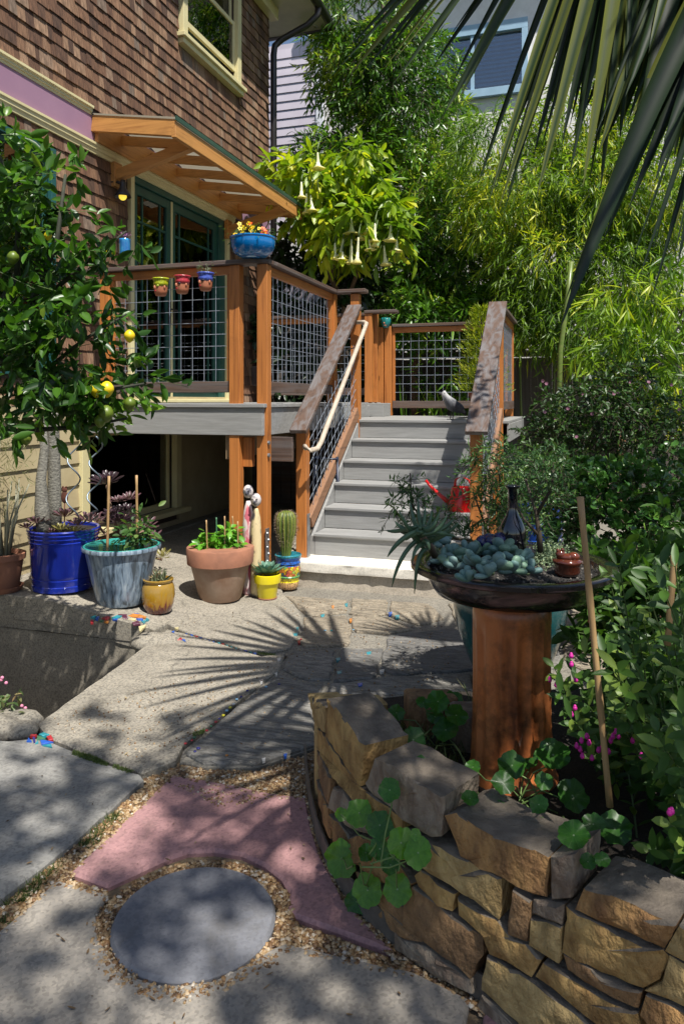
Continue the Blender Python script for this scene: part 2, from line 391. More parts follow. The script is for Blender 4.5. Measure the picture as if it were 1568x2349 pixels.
def pts(px, z=0.0): return [onz(u, v, z).xy for u, v in px]
pb = MB()
mort_poly = [(-2.2,4.23)] + [p for p in pts([(345,1462),(395,1452),(660,1500),(560,1602),(420,1715),(412,1742),(470,1752),(590,1753),(722,1708)])] + [cf(.2,3.1).xy, cf(1.2,3.35).xy, cf(5,3.2).xy, cf(5,12).xy, (-2.2,9.2)]
pb.prism(mort_poly, -.16, -.016, 0)
patio = struct(pb.build('patio', MORT))
def slab(px, mat, z1=0.0, th=.1, name='paving_slab', ch=.008, extra=None, jit=0.0, parent=patio):
    poly = pts(px, z1) if extra is None else extra
    poly = [Vector(p) for p in poly]
    if jit:                                         # ragged outline
        q = []
        for i, p in enumerate(poly):
            e = poly[(i+1)%len(poly)]; k = max(1, int((e-p).length/.07))
            for a in range(k): q.append(p+(e-p)*(a/k) + Vector((rnd.uniform(-jit,jit), rnd.uniform(-jit,jit))))
        poly = q
    return MB().prism(poly, z1-th, z1, ch).build(name, mat, parent)
up = [Vector((XW+.01,4.215)), Vector((-2.63,4.215))] + pts([(352,1452),(384,1437),(480,1463),(600,1499),(664,1486),(686,1452),(690,1410),(675,1385),(650,1362)]) + [Vector((-2.32,5.66)), Vector((-2.32,9.5)), Vector((XW+.01,9.5))]
import bmesh
so_ = slab(None, CONC, 0, .16, extra=up); bm = bmesh.new(); bm.from_mesh(so_.data)
for k in range(1, 26):
    for co, no in (((0,4.2+k*.1,0),(0,1,0)), ((-4.1+k*.1,0,0),(1,0,0))):
        bmesh.ops.bisect_plane(bm, geom=bm.verts[:]+bm.edges[:]+bm.faces[:], plane_co=co, plane_no=no)
for v_ in bm.verts: v_.co.z += gz(v_.co.x, v_.co.y)
bm.to_mesh(so_.data); bm.free(); so_.data.update()
slab([(338,1478),(385,1443),(480,1468),(600,1505),(655,1496),(640,1535),(560,1596),(500,1645),(418,1706),(404,1742),(326,1771),(210,1732),(104,1686),(88,1660),(108,1643)], CONC, -.002, .12, jit=.004)
slab([(100,1692),(208,1738),(320,1777),(330,1787),(170,1928),(0,2062),(-330,2330),(-420,1900),(-90,1690),(20,1700)], CONC2, -.004, .1, jit=.004)
slab([(396,1776),(510,1795),(627,1820),(702,1830),(716,1895),(737,1960),(790,2062),(905,2182),(780,2138),(656,2092),(663,2045),(645,2014),(606,1985),(553,1960),(491,1949),(430,1954),(369,1973),(315,2001),(248,2031),(159,2001)], PINK, -.02, .08, 'pink_paving_slab', .010, jit=.0035)
slab([(133,2016),(246,2047),(228,2096),(229,2149),(262,2203),(311,2240),(369,2255),(425,2257),(491,2245),(573,2207),(620,2172),(655,2163),(790,2190),(950,2228),(1080,2292),(1055,2440),(300,2800),(-500,2560),(0,2132)], CONC3, -.02, .08, ch=.010, jit=.0035)
slab([(1110,2300),(1200,2345),(1260,2420),(1100,2420)], PINK, -.02, .08, 'pink_paving_slab', .012)
dc = cf(-.43, 2.172)
MB().lathe([(.234,-.09),(.236,-.02),(.228,-.008),(.0,-.006)], 56, (dc.x,dc.y,0)).build('round_paving_slab', DISC, patio, smooth=True, sharp=35)
flags = [([(655,1366),(742,1371),(798,1376),(792,1402),(742,1413),(696,1407),(676,1386)],0), ([(806,1372),(888,1376),(886,1406),(850,1414),(803,1405)],0),
 ([(896,1378),(985,1384),(1020,1418),(958,1432),(894,1408)],0), ([(696,1416),(796,1411),(804,1440),(798,1478),(700,1482),(678,1462),(694,1446)],0),
 ([(806,1412),(898,1416),(948,1442),(880,1452),(814,1447)],0), ([(668,1494),(768,1491),(758,1557),(702,1558),(645,1532)],1), ([(780,1486),(876,1488),(858,1554),(768,1560)],2),
 ([(888,1458),(1038,1440),(1120,1470),(1110,1535),(900,1546),(872,1530)],2), ([(640,1544),(700,1568),(745,1570),(728,1592),(716,1640),(722,1704),(590,1750),(470,1748),(424,1728),(505,1652),(566,1602)],1),
 ([(760,1568),(900,1552),(1080,1545),(1085,1580),(900,1590),(752,1590)],1), ([(1030,1384),(1120,1390),(1240,1392),(1230,1440),(1130,1462),(1048,1432)],0),
 ([(1250,1392),(1400,1394),(1420,1440),(1300,1452),(1240,1442)],0), ([(1290,1460),(1430,1450),(1480,1530),(1360,1545),(1290,1510)],0), ([(1440,1395),(1600,1395),(1640,1500),(1490,1520),(1435,1445)],1),
 ([(1120,1480),(1280,1465),(1285,1530),(1120,1540)],1)]
for px, k in flags: slab(px, FLAG[k], rnd.uniform(-.004,.002), .05, 'flagstone', .008, jit=.011)
m_ = onz(366,1460); mo = MB()
for i in range(5):
    mo.ball((m_.x+rnd.uniform(-.05,.05), m_.y+rnd.uniform(-.05,.05), -.03), .115, 14, 8, (1.1,.95,.5))
mo.build('mortar_mound', CONC, patio, smooth=True)
# bright ceramic chips and glass beads set into the joints
TC = {k: M('tile_'+k, c, sc(c,.6), .35, 40, coat=.25) for k, c in {'blue': (.02,.12,.55), 'teal': (.03,.30,.36), 'red': (.45,.03,.04), 'navy': (.03,.03,.22), 'green': (.06,.2,.1), 'cream': (.75,.65,.35), 'orange': (.65,.24,.04), 'plum': (.12,.03,.06), 'white': (.7,.7,.68), 'yellow': (.75,.65,.03), 'sky': (.25,.5,.7)}.items()}
def tile(px, c, z=.0):
    p_ = onz(*px[0]); z += gz(p_.x, p_.y)
    if z > .001: p_ = onz(*px[0], z); z = gz(p_.x, p_.y)+.004
    MB().prism(pts(px, z+.002), z-.01, z+.0022, .001).build('mosaic_tile', TC[c], patio)
def t7(px): return [(x*.1521, 1504.7+y*.1521) for x, y in px]       # read off an enlarged view
for px, c in [([(400,1285),(430,1230),(480,1290)],'blue'), ([(450,1205),(470,1180),(560,1185),(520,1205)],'red'), ([(490,1225),(525,1220),(535,1290),(505,1305)],'navy'), ([(555,1260),(560,1200),(600,1205),(690,1250)],'green'),
   ([(585,1180),(650,1150),(745,1180),(640,1205)],'teal'), ([(700,1215),(770,1190),(805,1255),(735,1270)],'red'), ([(605,1270),(650,1265),(805,1295),(625,1332)],'blue'), ([(640,1345),(770,1325),(785,1375)],'teal'), ([(530,1315),(575,1275),(580,1310)],'teal')]: tile(t7(px), c)
def t8(px): return [(x*.3511, 917.5+y*.3511) for x, y in px]
for px, c in [([(590,1415),(630,1408),(615,1432)],'teal'), ([(632,1415),(650,1412),(640,1435),(620,1430)],'blue'), ([(665,1425),(700,1410),(720,1413),(700,1432)],'red'), ([(590,1440),(610,1435),(610,1458),(592,1455)],'red'), ([(730,1420),(760,1405),(800,1408),(780,1422)],'teal'), ([(735,1432),(770,1426),(762,1438)],'blue'),
   ([(770,1398),(830,1400),(825,1408),(775,1408)],'plum'), ([(835,1410),(870,1396),(910,1400),(955,1415),(900,1420)],'orange'), ([(795,1415),(830,1412),(835,1425),(805,1428)],'plum'), ([(835,1432),(860,1422),(890,1428),(885,1438)],'cream'), ([(880,1425),(920,1420),(935,1432),(900,1434)],'blue'), ([(860,1455),(900,1440),(918,1460),(870,1466)],'plum'), ([(920,1445),(970,1430),(940,1458)],'teal'), ([(905,1480),(958,1466),(912,1516)],'cream'), ([(680,1446),(715,1438),(705,1450)],'orange'), ([(650,1440),(678,1434),(668,1446)],'green'), ([(945,1418),(975,1432),(962,1440)],'teal'), ([(875,1394),(905,1396),(890,1400)],'blue'),
   ([(1140,1488),(1168,1484),(1160,1498)],'cream'), ([(1120,1512),(1140,1508),(1135,1520)],'blue'), ([(1115,1535),(1135,1528),(1138,1545),(1120,1548)],'blue'), ([(1145,1558),(1180,1552),(1195,1565),(1160,1568)],'red'), ([(1185,1565),(1205,1562),(1215,1580)],'blue'), ([(1110,1555),(1130,1553),(1125,1562)],'green')]: tile(t8(px), c)
for i in range(16):                                  # chips along the thin joint
    t = i/15; u = 425+t*155; v = 1452+t*45; tile([(u,v),(u+rnd.uniform(4,9),v+1),(u+5,v+rnd.uniform(2,4))], rnd.choice(['blue','red','teal','white','teal']))
for u, v, c in [(735,1410,'teal'),(678,1440,'teal'),(672,1453,'teal'),(682,1470,'red'),(905,1412,'teal'),(800,1420,'orange'),(760,1390,'orange'),(790,1385,'teal'),(770,1510,'teal'),(772,1540,'teal'),(630,1544,'white'),(635,1510,'white'),(890,1405,'blue'),(870,1537,'white'),(720,1620,'white'),(600,1740,'white'),(650,1730,'blue'),(840,1496,'teal'),(595,1560,'white'),(820,1568,'blue')]:
    w = rnd.uniform(6,12); tile([(u,v),(u+w,v-2),(u+w*.9,v+4),(u+2,v+6)], c, .0)
for u, v, c in [(425,1708,'red'),(440,1701,'red'),(446,1694,'green'),(474,1678,'red'),(484,1668,'green'),(495,1658,'red'),(503,1651,'navy'),(512,1643,'yellow'),(520,1632,'sky'),(528,1625,'yellow'),(536,1617,'white'),(543,1606,'sky'),(553,1600,'navy'),(567,1586,'navy'),(455,1719,'navy'),(447,1726,'navy'),(610,1577,'sky'),(640,1571,'navy'),(520,1735,'orange'),(690,1468,'red'),(745,1448,'sky'),(760,1448,'teal'),(810,1446,'sky')]:
    p = onz(u, v); MB().ball((p.x,p.y,.004), rnd.uniform(.0065,.0095), 10, 6, (1,1,.55)).build('glass_bead', TC[c], patio, smooth=True)

# gravel and weeds
def inpoly(x, y, poly):
    c = np.zeros(len(x), bool); n = len(poly)
    for i in range(n):
        x0, y0 = poly[i]; x1, y1 = poly[i-1]
        c ^= ((y0 > y) != (y1 > y)) & (x < (x1-x0)*(y-y0)/((y1-y0) or 1e-9)+x0)
    return c
def scatter(px, n, z=0.0):
    poly = [tuple(p) for p in pts(px, z)]; a = np.array(poly); lo, hi = a.min(0), a.max(0); out = []
    k = 0
    while k < n:
        q = lo+(hi-lo)*nrg.random((n*2,2)); q = q[inpoly(q[:,0], q[:,1], poly)]; out.append(q); k += len(q)
    return np.concatenate(out)[:n]
gb = MB(); gb.prism([cf(-2.6,.7).xy, cf(1.6,.7).xy, cf(.8,1.9).xy, cf(.2,3.1).xy, cf(-.12,3.2).xy, cf(-.9,3.15).xy, cf(-2.2,3.1).xy], -.14, -.042)
struct(gb.build('gravel_bed', M('gravel_fines', (.26,.19,.11), (.15,.11,.07), .95, 60, .8, 160, bd=.01)))
ring = [(dc.x+.255*math.cos(a), dc.y+.255*math.sin(a)) for a in np.linspace(0,6.28,40)]
qa = np.stack([dc.x+np.cos(t:=nrg.random(3000)*6.283)*(r_:=.238+.05*nrg.random(3000)), dc.y+np.sin(t)*r_],1)
q1 = scatter([(408,1746),(430,1740),(470,1753),(590,1757),(720,1712),(706,1832),(627,1818),(396,1773),(335,1785),(326,1775)], 4200)
q2 = scatter([(335,1786),(396,1776),(159,2001),(133,2016),(0,2132),(-60,2170),(-60,2110),(0,2065)], 2600)
q3 = scatter([(652,2090),(905,2184),(965,2215),(950,2230),(650,2165)], 1000)
q4 = scatter([(159,2001),(248,2031),(246,2047),(133,2016)], 350)
q5 = scatter([(702,1835),(716,1895),(737,1960),(790,2062),(905,2182),(1085,2290),(1180,2345),(1200,2335),(960,2190),(800,2040),(745,1940),(722,1840)], 1300)
Q = np.concatenate([qa,q1,q2,q3,q4,q5]); N = len(Q); r0 = nrg.uniform(.0045,.0095,N)
oct_ = np.array([(1,0,0),(-1,0,0),(0,1,0),(0,-1,0),(0,0,.75),(0,0,-.75),(.6,.6,.42),(-.6,.6,.42),(.6,-.6,.42),(-.6,-.6,.42)],float)
fo = [(0,2,6),(6,2,4),(0,6,4),(2,1,7),(2,7,4),(7,1,4),(1,3,9),(1,9,4),(9,3,4),(3,0,8),(3,8,4),(8,0,4)]
A = nrg.uniform(0,6.28,N); ca, sa = np.cos(A), np.sin(A); sx = nrg.uniform(.75,1.35,N)
V = oct_[None]*(1+nrg.normal(0,.1,(N,10,1))); V = V*np.stack([sx,1/sx,np.ones(N)],1)[:,None]*r0[:,None,None]
V = np.stack([V[...,0]*ca[:,None]-V[...,1]*sa[:,None]+Q[:,0:1], V[...,0]*sa[:,None]+V[...,1]*ca[:,None]+Q[:,1:2], V[...,2]+(-.036+nrg.uniform(0,.014,N))[:,None]],2)
gm = MB(); gm.v = [tuple(x) for x in V.reshape(-1,3)]; gm.f = [(a+i*10,b+i*10,c+i*10) for i in range(N) for a,b,c in fo]; gm.t = np.repeat(nrg.random(N),10).tolist()
stuff(gm.build('gravel', tinted('pea_gravel', [(0,(.09,.05,.025)),(.3,(.25,.135,.055)),(.55,(.36,.235,.11)),(.85,(.46,.34,.2)),(1,(.55,.5,.42))], .55, 0), smooth=True))
GRASS = leafmat('grass', (.03,.055,.012), (.10,.15,.04), (.25,.24,.1), .5)
g1 = scatter([(330,1792),(345,1790),(200,1935),(60,2055),(0,2110),(-40,2130),(-40,2100),(0,2068),(170,1932)], 3600)
clump = noise3(np.c_[g1, np.zeros(len(g1))], 5.5, 2.0) > .0; g1 = g1[clump]
g2 = scatter([(170,1722),(215,1735),(250,1752),(244,1756),(205,1744),(165,1729)], 900); g3 = scatter([(262,1752),(306,1768),(300,1773),(258,1760)], 220); g4 = scatter([(590,1494),(632,1500),(630,1504),(590,1500)], 240)
g5 = scatter([(440,1680),(470,1672),(468,1682),(444,1690)], 200)
G = np.concatenate([g1,g2,g3,g4,g5]); n = len(G); hh = np.concatenate([nrg.uniform(.012,.04,len(g1)), nrg.uniform(.006,.014,n-len(g1))])
tt = np.concatenate([nrg.uniform(.1,1,len(g1)), nrg.uniform(.6,.85,n-len(g1))])
stuff(leaves('grass', np.c_[G, np.where(np.arange(n)<len(g1), -.038, -.004)], np.c_[nrg.normal(0,.75,(n,2)), np.ones(n)], nrg.normal(size=(n,3)), hh, nrg.uniform(.003,.005,n), tt, GRASS, kind='diamond', droop=.5))
# metal lawn edging along the planter
ed = MB(); E_ = [onz(u,v,-.03) for u,v in [(699,1742),(703,1800),(712,1865),(727,1930),(752,1995),(790,2055),(840,2115),(900,2168),(985,2232),(1100,2300),(1240,2375),(1400,2450)]]
for i in range(len(E_)-1):
    a, b_ = E_[i], E_[i+1]; ed.beam((a.x,a.y,-.005),(b_.x,b_.y,-.005),.007,.10)
tag(ed.build('lawn_edging', M('edging', (.16,.14,.12), (.09,.08,.07), .6, 20, metal=.2)), 'thin curved edging strip between gravel and the stacked stone planter', 'edging')

# fallen leaves and crumbs on the paving
ls = [(scatter(px, k), zz_) for px, k, zz_ in (([(110,1650),(600,1505),(660,1500),(420,1710),(330,1765)], 40, .0), ([(100,1700),(325,1780),(0,2060),(-200,1900)], 26, -.002), ([(380,1790),(700,1840),(740,1960),(560,1950),(300,1990)], 12, -.018), ([(60,2110),(240,2060),(330,2250),(600,2215),(900,2240),(1040,2330),(200,2360)], 18, -.018), ([(660,1370),(1000,1390),(1040,1540),(700,1700),(480,1740)], 120, .0), ([(240,1420),(640,1390),(660,1480),(420,1440)], 50, .0))]
lg = np.concatenate([a for a, _ in ls]); lz = np.concatenate([np.full(len(a), z_) for a, z_ in ls])
n = len(lg); zz = np.array([gz(a, b) for a, b in lg])+lz+.003
stuff(leaves('leaf_litter', np.c_[lg, zz], np.c_[nrg.normal(size=(n,2)), nrg.uniform(0,.05,n)], np.c_[nrg.normal(0,.3,(n,2)), np.ones(n)], nrg.uniform(.006,.024,n), nrg.uniform(.003,.008,n), nrg.random(n), leafmat('dry_leaf', (.06,.035,.018), (.22,.14,.07), (.35,.27,.14), .8, .1), None, 'oval', -.2))
gr_ = np.concatenate([scatter([(110,1650),(600,1505),(660,1500),(420,1710),(330,1765)], 300), scatter([(380,1780),(640,1825),(500,1840)], 160), scatter([(245,2050),(330,2250),(560,2225),(620,2180),(640,2200),(420,2290),(250,2220),(210,2100)], 260), scatter([(650,1370),(1000,1390),(1040,1540),(700,1700),(480,1740)], 500)])
gb2 = MB()
for k_, p in enumerate(gr_): gb2.tint = rnd.random(); gb2.ball((p[0],p[1],gz(p[0],p[1])+(-.019 if 300 <= k_ < 720 else .0)), rnd.uniform(.002,.0055), 5, 3)
stuff(gb2.build('loose_grit', bpy.data.materials['pea_gravel'], smooth=True))
# ------------------------------------------------------------------ the shingled house
XW = -4.10
def wy(u): return onX(u, 0, XW).y
def wz(u, v): return onX(u, v, XW).z
house = thing('shingled_house', 'brown cedar shingle house with mauve band, green doors and yellow trim', 'house', (XW, 6, 0))
# openings: (y0, y1, z0, z1)
DR = (wy(303), wy(517), 1.50, wz(307,396))
UW = (wy(422), wy(538), wz(545, 200), 7.4)
LW = (2.6, wy(112), 1.75, 3.50)
BW = (wy(196), wy(396), wz(300,1190), 1.22)
BY0, BY1 = 2.0, 9.59
def walls():
    b = MB(); ys = sorted({BY0, BY1, *[q for o in (DR,UW,LW,BW) for q in o[:2]]}); zs = sorted({-.1, 7.2, *[min(q,7.2) for o in (DR,UW,LW,BW) for q in o[2:]]})
    for i in range(len(ys)-1):
        for j in range(len(zs)-1):
            cy, cz = (ys[i]+ys[i+1])/2, (zs[j]+zs[j+1])/2
            if any(o[0]<cy<o[1] and o[2]<cz<o[3] for o in (DR,UW,LW,BW)): continue
            b.box(XW-.14, XW-.012, ys[i], ys[i+1], zs[j], zs[j+1])
    b.box(XW-5, XW-.14, BY1-.12, BY1, -.1, 7.2); b.box(XW-5, XW-.14, BY0, BY0+.1, -.1, 7.2); b.box(XW-5.1, XW-5, BY0, BY1, -.1, 7.2)
    b.build('wall', M('sheathing', (.06,.04,.03)), house)
walls()
fl = MB(); fl.box(XW-5, XW-.14, BY0+.1, BY1-.12, 1.36, 1.48); fl.box(XW-5, XW-.14, BY0+.1, BY1-.12, 3.9, 4.1); fl.build('floor', DARKIN, house)
kt = MB(); kt.box(XW-2.2, XW-1.6, 6.2, 9.0, 1.48, 2.35); kt.build('kitchen_cabinet', CABIN, house, bevel=.01)
ct = MB(); ct.box(XW-2.22, XW-1.55, 6.18, 9.02, 2.352, 2.4); ct.build('countertop', A_Y, house)
bk = MB(); bk.box(XW-1.0, XW-.9, 5.2, 6.2, .1, .95); bk.build('storage_board', CABIN, house)

# shingles: laid in courses, each one its own piece
EXP = .118; sh_all = []
def blocked(y0, y1, z0, z1):
    for o, m in ((DR,.08),(UW,.12),(LW,.09)):
        if y1 > o[0]-m+.03 and y0 < o[1]+m-.03 and z1 > o[2]-.16 and z0 < o[3]+m-.04: return (o[0]-m, o[1]+m)
    return None
def courses(z0, z1, ya, yb):
    z = z0
    while z < z1:
        y = ya - rnd.uniform(0,.1)
        while y < yb:
            w = rnd.choice([.05,.065,.08,.09,.1,.115,.14,.16]); y1 = min(y+w, yb)
            bl = blocked(y, y1, z, z+EXP)
            if bl:
                if y < bl[0] - .03: y1 = bl[0]
                else: y = bl[1]; continue
            if y1-y > .02: sh_all.append((y, y1-.0018, z + rnd.uniform(-.005,.005), rnd.random()))
            y = y1
        z += EXP
courses(4.09, 7.2, 3.7, 9.585); courses(1.46, 3.72, 3.7, 9.585)
def inview(s):
    p = Vector((XW, (s[0]+s[1])/2, s[2]+.06)); d = -SN*p.x+CS*p.y; u = CX+F*(CS*p.x+SN*p.y)/d; v = YH+F*(CH-p.z)/d
    return d, (-20 < u < 640 and -20 < v)
vis = []
for s in sh_all:
    d, ok = inview(s)
    if ok: vis.append((d, s))
vis.sort(key=lambda q: q[0])
def shingle_verts(b, y0, y1, z, x=0.0, h=.2, bow=0.0):
    t = .024
    b.add([(x+t*.55,y0,z),(x+t+bow,y0,z),(x+t+bow,y1,z),(x+t*.55,y1,z),(x-.004,y0,z+h),(x+.002,y0,z+h),(x+.002,y1,z+h),(x-.004,y1,z+h)], [(0,3,2,1),(4,5,6,7),(0,1,5,4),(1,2,6,5),(2,3,7,6),(3,0,4,7)])
SHM = []
for i in range(24):
    b = MB(); b.tint = (i+.5)/24; shingle_verts(b, 0, .12, 0, 0, .2, rnd.uniform(-.003,.004)); SHM.append(b.mesh('shingle', M_SH))
rest = MB()
for i, (d, s) in enumerate(vis):
    if i < 300: inst('shingle', SHM[min(23,int(s[3]*24))], house, (XW-.012+rnd.uniform(-.002,.002), s[0], s[2]), (0,0,0), (1,(s[1]-s[0])/.12,1))
    else: rest.tint = s[3]; shingle_verts(rest, s[0], s[1], s[2], XW-.012)
stuff(rest.build('upper_shingles', M_SH, house))

# band and mouldings
YE = 5.585
def run(y0, y1, prof, name, mat):
    b = MB(); n = len(prof)
    vs = [(XW+x, y, z) for y in (y0,y1) for x, z in prof]
    b.add(vs, [(i,(i+1)%n,n+(i+1)%n,n+i) for i in range(n)] + [tuple(range(n-1,-1,-1)), tuple(n+i for i in range(n))]); return b.build(name, mat, house)
run(BY0, YE, [(-.01,4.015),(.024,4.015),(.024,4.035),(.034,4.04),(.034,4.06),(.05,4.07),(.05,4.09),(-.01,4.105)], 'moulding', CREAM)
run(BY0, 9.57, [(-.01,3.785),(.018,3.785),(.018,4.02),(-.01,4.02)], 'mauve_band', PURP)
run(BY0, 8.45, [(-.01,3.69),(.02,3.69),(.024,3.72),(.034,3.73),(.034,3.755),(.045,3.765),(.045,3.785),(-.01,3.795)], 'moulding', CREAM)
# french doors
def frame(o, x0, x1, w, mat, name='casing', parent=house, bottom=False, head=True):
    for y in ((o[0]-w, o[0]), (o[1], o[1]+w)):
        b = MB(); b.box(x0, x1, y[0], y[1], o[2], o[3]+(w if head else 0)); b.build(name, mat, parent, bevel=.004)
    if head: b = MB(); b.box(x0, x1, o[0]+.001, o[1]-.001, o[3], o[3]+w); b.build(name, mat, parent, bevel=.004)
    if bottom: b = MB(); b.box(x0, x1, o[0]-w, o[1]+w, o[2]-w, o[2]-.001); b.build(name, mat, parent, bevel=.004)
frame(DR, XW-.02, XW+.03, .06, CREAM)
sill = MB(); sill.box(XW-.05, XW+.07, DR[0]-.05, DR[1]+.05, 1.475, 1.512); sill.build('threshold', CREAM, house, bevel=.006)
jb = MB(); jb.box(XW-.12, XW-.005, DR[0]+.002, DR[0]+.05, 1.51, DR[3]-.02); jb.box(XW-.12, XW-.005, DR[1]-.16, DR[1]-.002, 1.51, DR[3]-.02); jb.box(XW-.12, XW-.005, DR[0]+.052, DR[1]-.162, DR[3]-.08, DR[3]-.005); jb.build('door_jamb', GREEN, house, bevel=.004)
def leaf(y0, y1):
    d = MB(); x0, x1 = XW-.075, XW-.03; z0, z1 = 1.515, DR[3]-.085; s = .085
    d.box(x0,x1,y0,y0+s,z0,z1); d.box(x0,x1,y1-s,y1,z0,z1); d.box(x0,x1,y0+s,y1-s,z1-.09,z1); d.box(x0,x1,y0+s,y1-s,z0,z0+.2)
    o = d.build('door', GREEN, house, bevel=.003)
    m = MB(); ya, yb = y0+s, y1-s; za, zb = z0+.2, z1-.09; a, c = XW-.066, XW-.04
    m.box(a,c,ya,yb,zb-.27,zb-.25); m.box(a+.001,c-.001,ya+.1,ya+.12,za,zb); m.box(a+.001,c-.001,yb-.12,yb-.1,za,zb); m.build('muntin', GREEN, o)
    g = MB(); g.box(XW-.056,XW-.051,ya,yb,za,zb); g.build('pane', GLASS, o)
    h = MB(); hy = y1-.04 if y0 < 7 else y0+.04; h.box(x1,x1+.012,hy-.018,hy+.018,2.3,2.56); h.tube([(x1+.012,hy,2.46),(x1+.05,hy,2.46),(x1+.055,hy-.11,2.46)], .008, 6); h.build('handle', GUTTER, o)
ym = wy(398); leaf(DR[0]+.052, ym-.004); leaf(ym+.004, DR[1]-.162)
ms = MB(); ms.box(XW-.03,XW-.018,ym-.014,ym+.014,1.52,DR[3]-.09); ms.build('astragal', CREAM, house)
# upstairs sash window
frame(UW, XW-.02, XW+.05, .1, CREAM, head=False)
sl = MB(); sl.box(XW-.02, XW+.10, UW[0]-.16, UW[1]+.16, UW[2]-.05, UW[2]-.002); sl.box(XW-.02, XW+.07, UW[0]-.13, UW[1]+.13, UW[2]-.11, UW[2]-.051); sl.build('window_sill', CREAM, house, bevel=.006)
def sash(o, z0, z1, x, mat, name='window', glass=GLASS, s=.05):
    b = MB(); b.box(x,x+.035,o[0],o[0]+s,z0,z1); b.box(x,x+.035,o[1]-s,o[1],z0,z1); b.box(x,x+.035,o[0]+s,o[1]-s,z0,z0+s*1.3); b.box(x,x+.035,o[0]+s,o[1]-s,z1-s,z1)
    w = b.build(name, mat, house, bevel=.003); g = MB(); g.box(x+.014,x+.019,o[0]+s,o[1]-s,z0+s*1.3,z1-s); g.build('pane', glass, w)
sash(UW, UW[2]+.16, UW[2]+.16+.62, XW-.03, CREAM); sash(UW, UW[2]+.72, UW[2]+1.5, XW-.075, CREAM)
cu = MB(); k = 30
for i in range(k):
    y = UW[0]+(UW[1]-UW[0])*i/k; x = XW-.2+.025*math.sin(i*1.9); x2 = XW-.2+.025*math.sin((i+1)*1.9); y2 = UW[0]+(UW[1]-UW[0])*(i+1)/k
    cu.add([(x,y,UW[2]),(x2,y2,UW[2]),(x2,y2,7),(x,y,7)],[(0,1,2,3)])
cu.build('curtain', M('green_curtain', (.12,.2,.15), (.08,.14,.11), .9), house, smooth=True)
# big teal-framed window by the lemon tree
frame(LW, XW-.02, XW+.03, .055, TEALF, bottom=True)
sash((LW[0],LW[1]), LW[2], LW[3], XW-.05, GREEN, s=.045)
# basement: horizontal boards, cream window
z = .02
while z < 1.42:
    for (a, b_) in ((BY0, BW[0]-.1), (BW[1]+.1, BY1)) if BW[2]-.2 < z < BW[3] else ((BY0, BY1),):
        q = MB(); q.add([(XW-.012,a,z),(XW+.02,a,z),(XW+.02,b_,z),(XW-.012,b_,z),(XW-.012,a,z+.2),(XW+.003,a,z+.2),(XW+.003,b_,z+.2),(XW-.012,b_,z+.2)], [(0,3,2,1),(4,5,6,7),(0,1,5,4),(1,2,6,5),(2,3,7,6),(3,0,4,7)])
        q.build('siding_board', CREAM2, house)
    z += .188
frame(BW, XW-.03, XW+.05, .105, CREAM, head=True)
sl = MB(); sl.box(XW-.02, XW+.13, BW[0]-.17, BW[1]+.17, BW[2]-.05, BW[2]-.002); sl.build('window_sill', CREAM, house, bevel=.006)
sash(BW, BW[2], BW[3], XW-.07, CREAM)
cb = MB(); cb.box(XW-.01, XW+.16, 5.9, 9.2, -.02, .17); cb.build('foundation_curb', PITW, house, bevel=.015)
# eave, gutter, downspout
ev = MB(); ev.box(XW-4, XW+.62, 9.05, 10.4, 6.97, 7.1); ev.box(XW-4, XW+.62, 2.0, 9.05, 7.2, 7.3); ev.build('eave', SOFFIT, house)
mo_ = MB(); mo_.box(XW, XW+.12, 8.6, 9.65, 6.81, 6.97); mo_.build('eave_moulding', CREAM, house)
gt = MB(); gt.tube([(XW+.67, 8.9, 7.06),(XW+.67, 10.4, 7.02),(XW-2, 10.45, 7.0)], .07, 10); gt.build('gutter', GUTTER, house, smooth=True)
ds = MB(); ds.tube([(XW+.66,9.8,7.0),(XW+.64,9.8,6.88),(XW+.5,9.78,6.75),(XW+.16,9.7,6.57),(XW+.06,9.66,6.47),(XW+.05,9.64,6.34),(XW+.05,9.64,1.3)], .045, 10); ds.build('downspout', GUTTER, house, smooth=True)
# exterior lamp
lp = onX(258, 440, XW); lamp = thing('wall_lamp', 'small dark metal wall lamp with lit yellow bulb beside the doors', 'lamp', (XW, lp.y, lp.z))
b = MB(); b.tube([(XW,lp.y,lp.z+.08),(XW+.05,lp.y,lp.z+.09),(XW+.1,lp.y,lp.z+.07)], .014, 8); b.lathe([(.045,0),(.045,.012)],16,(XW+.012,lp.y,lp.z+.075)); b.build('arm', GUTTER, lamp, smooth=True)
b = MB(); c_ = (XW+.11, lp.y, lp.z); b.lathe([(.022,.1),(.026,.07),(.03,.03),(.062,-.02),(.078,-.055),(.074,-.055),(.058,-.02),(.026,.02)], 22, c_); b.build('lamp_shade', M('lamp_metal', (.06,.06,.065), (.04,.04,.045), .35, metal=.5), lamp, smooth=True)
bm_, bn_, bl_, bp_ = _new('bulb'); bp_.inputs['Base Color'].default_value = (.9,.75,.1,1); bp_.inputs['Emission Color'].default_value = (1,.72,.08,1); bp_.inputs['Emission Strength'].default_value = .7
b = MB(); b.ball((c_[0],c_[1],c_[2]-.05), .036, 14, 9); b.build('bulb', bm_, lamp, smooth=True)

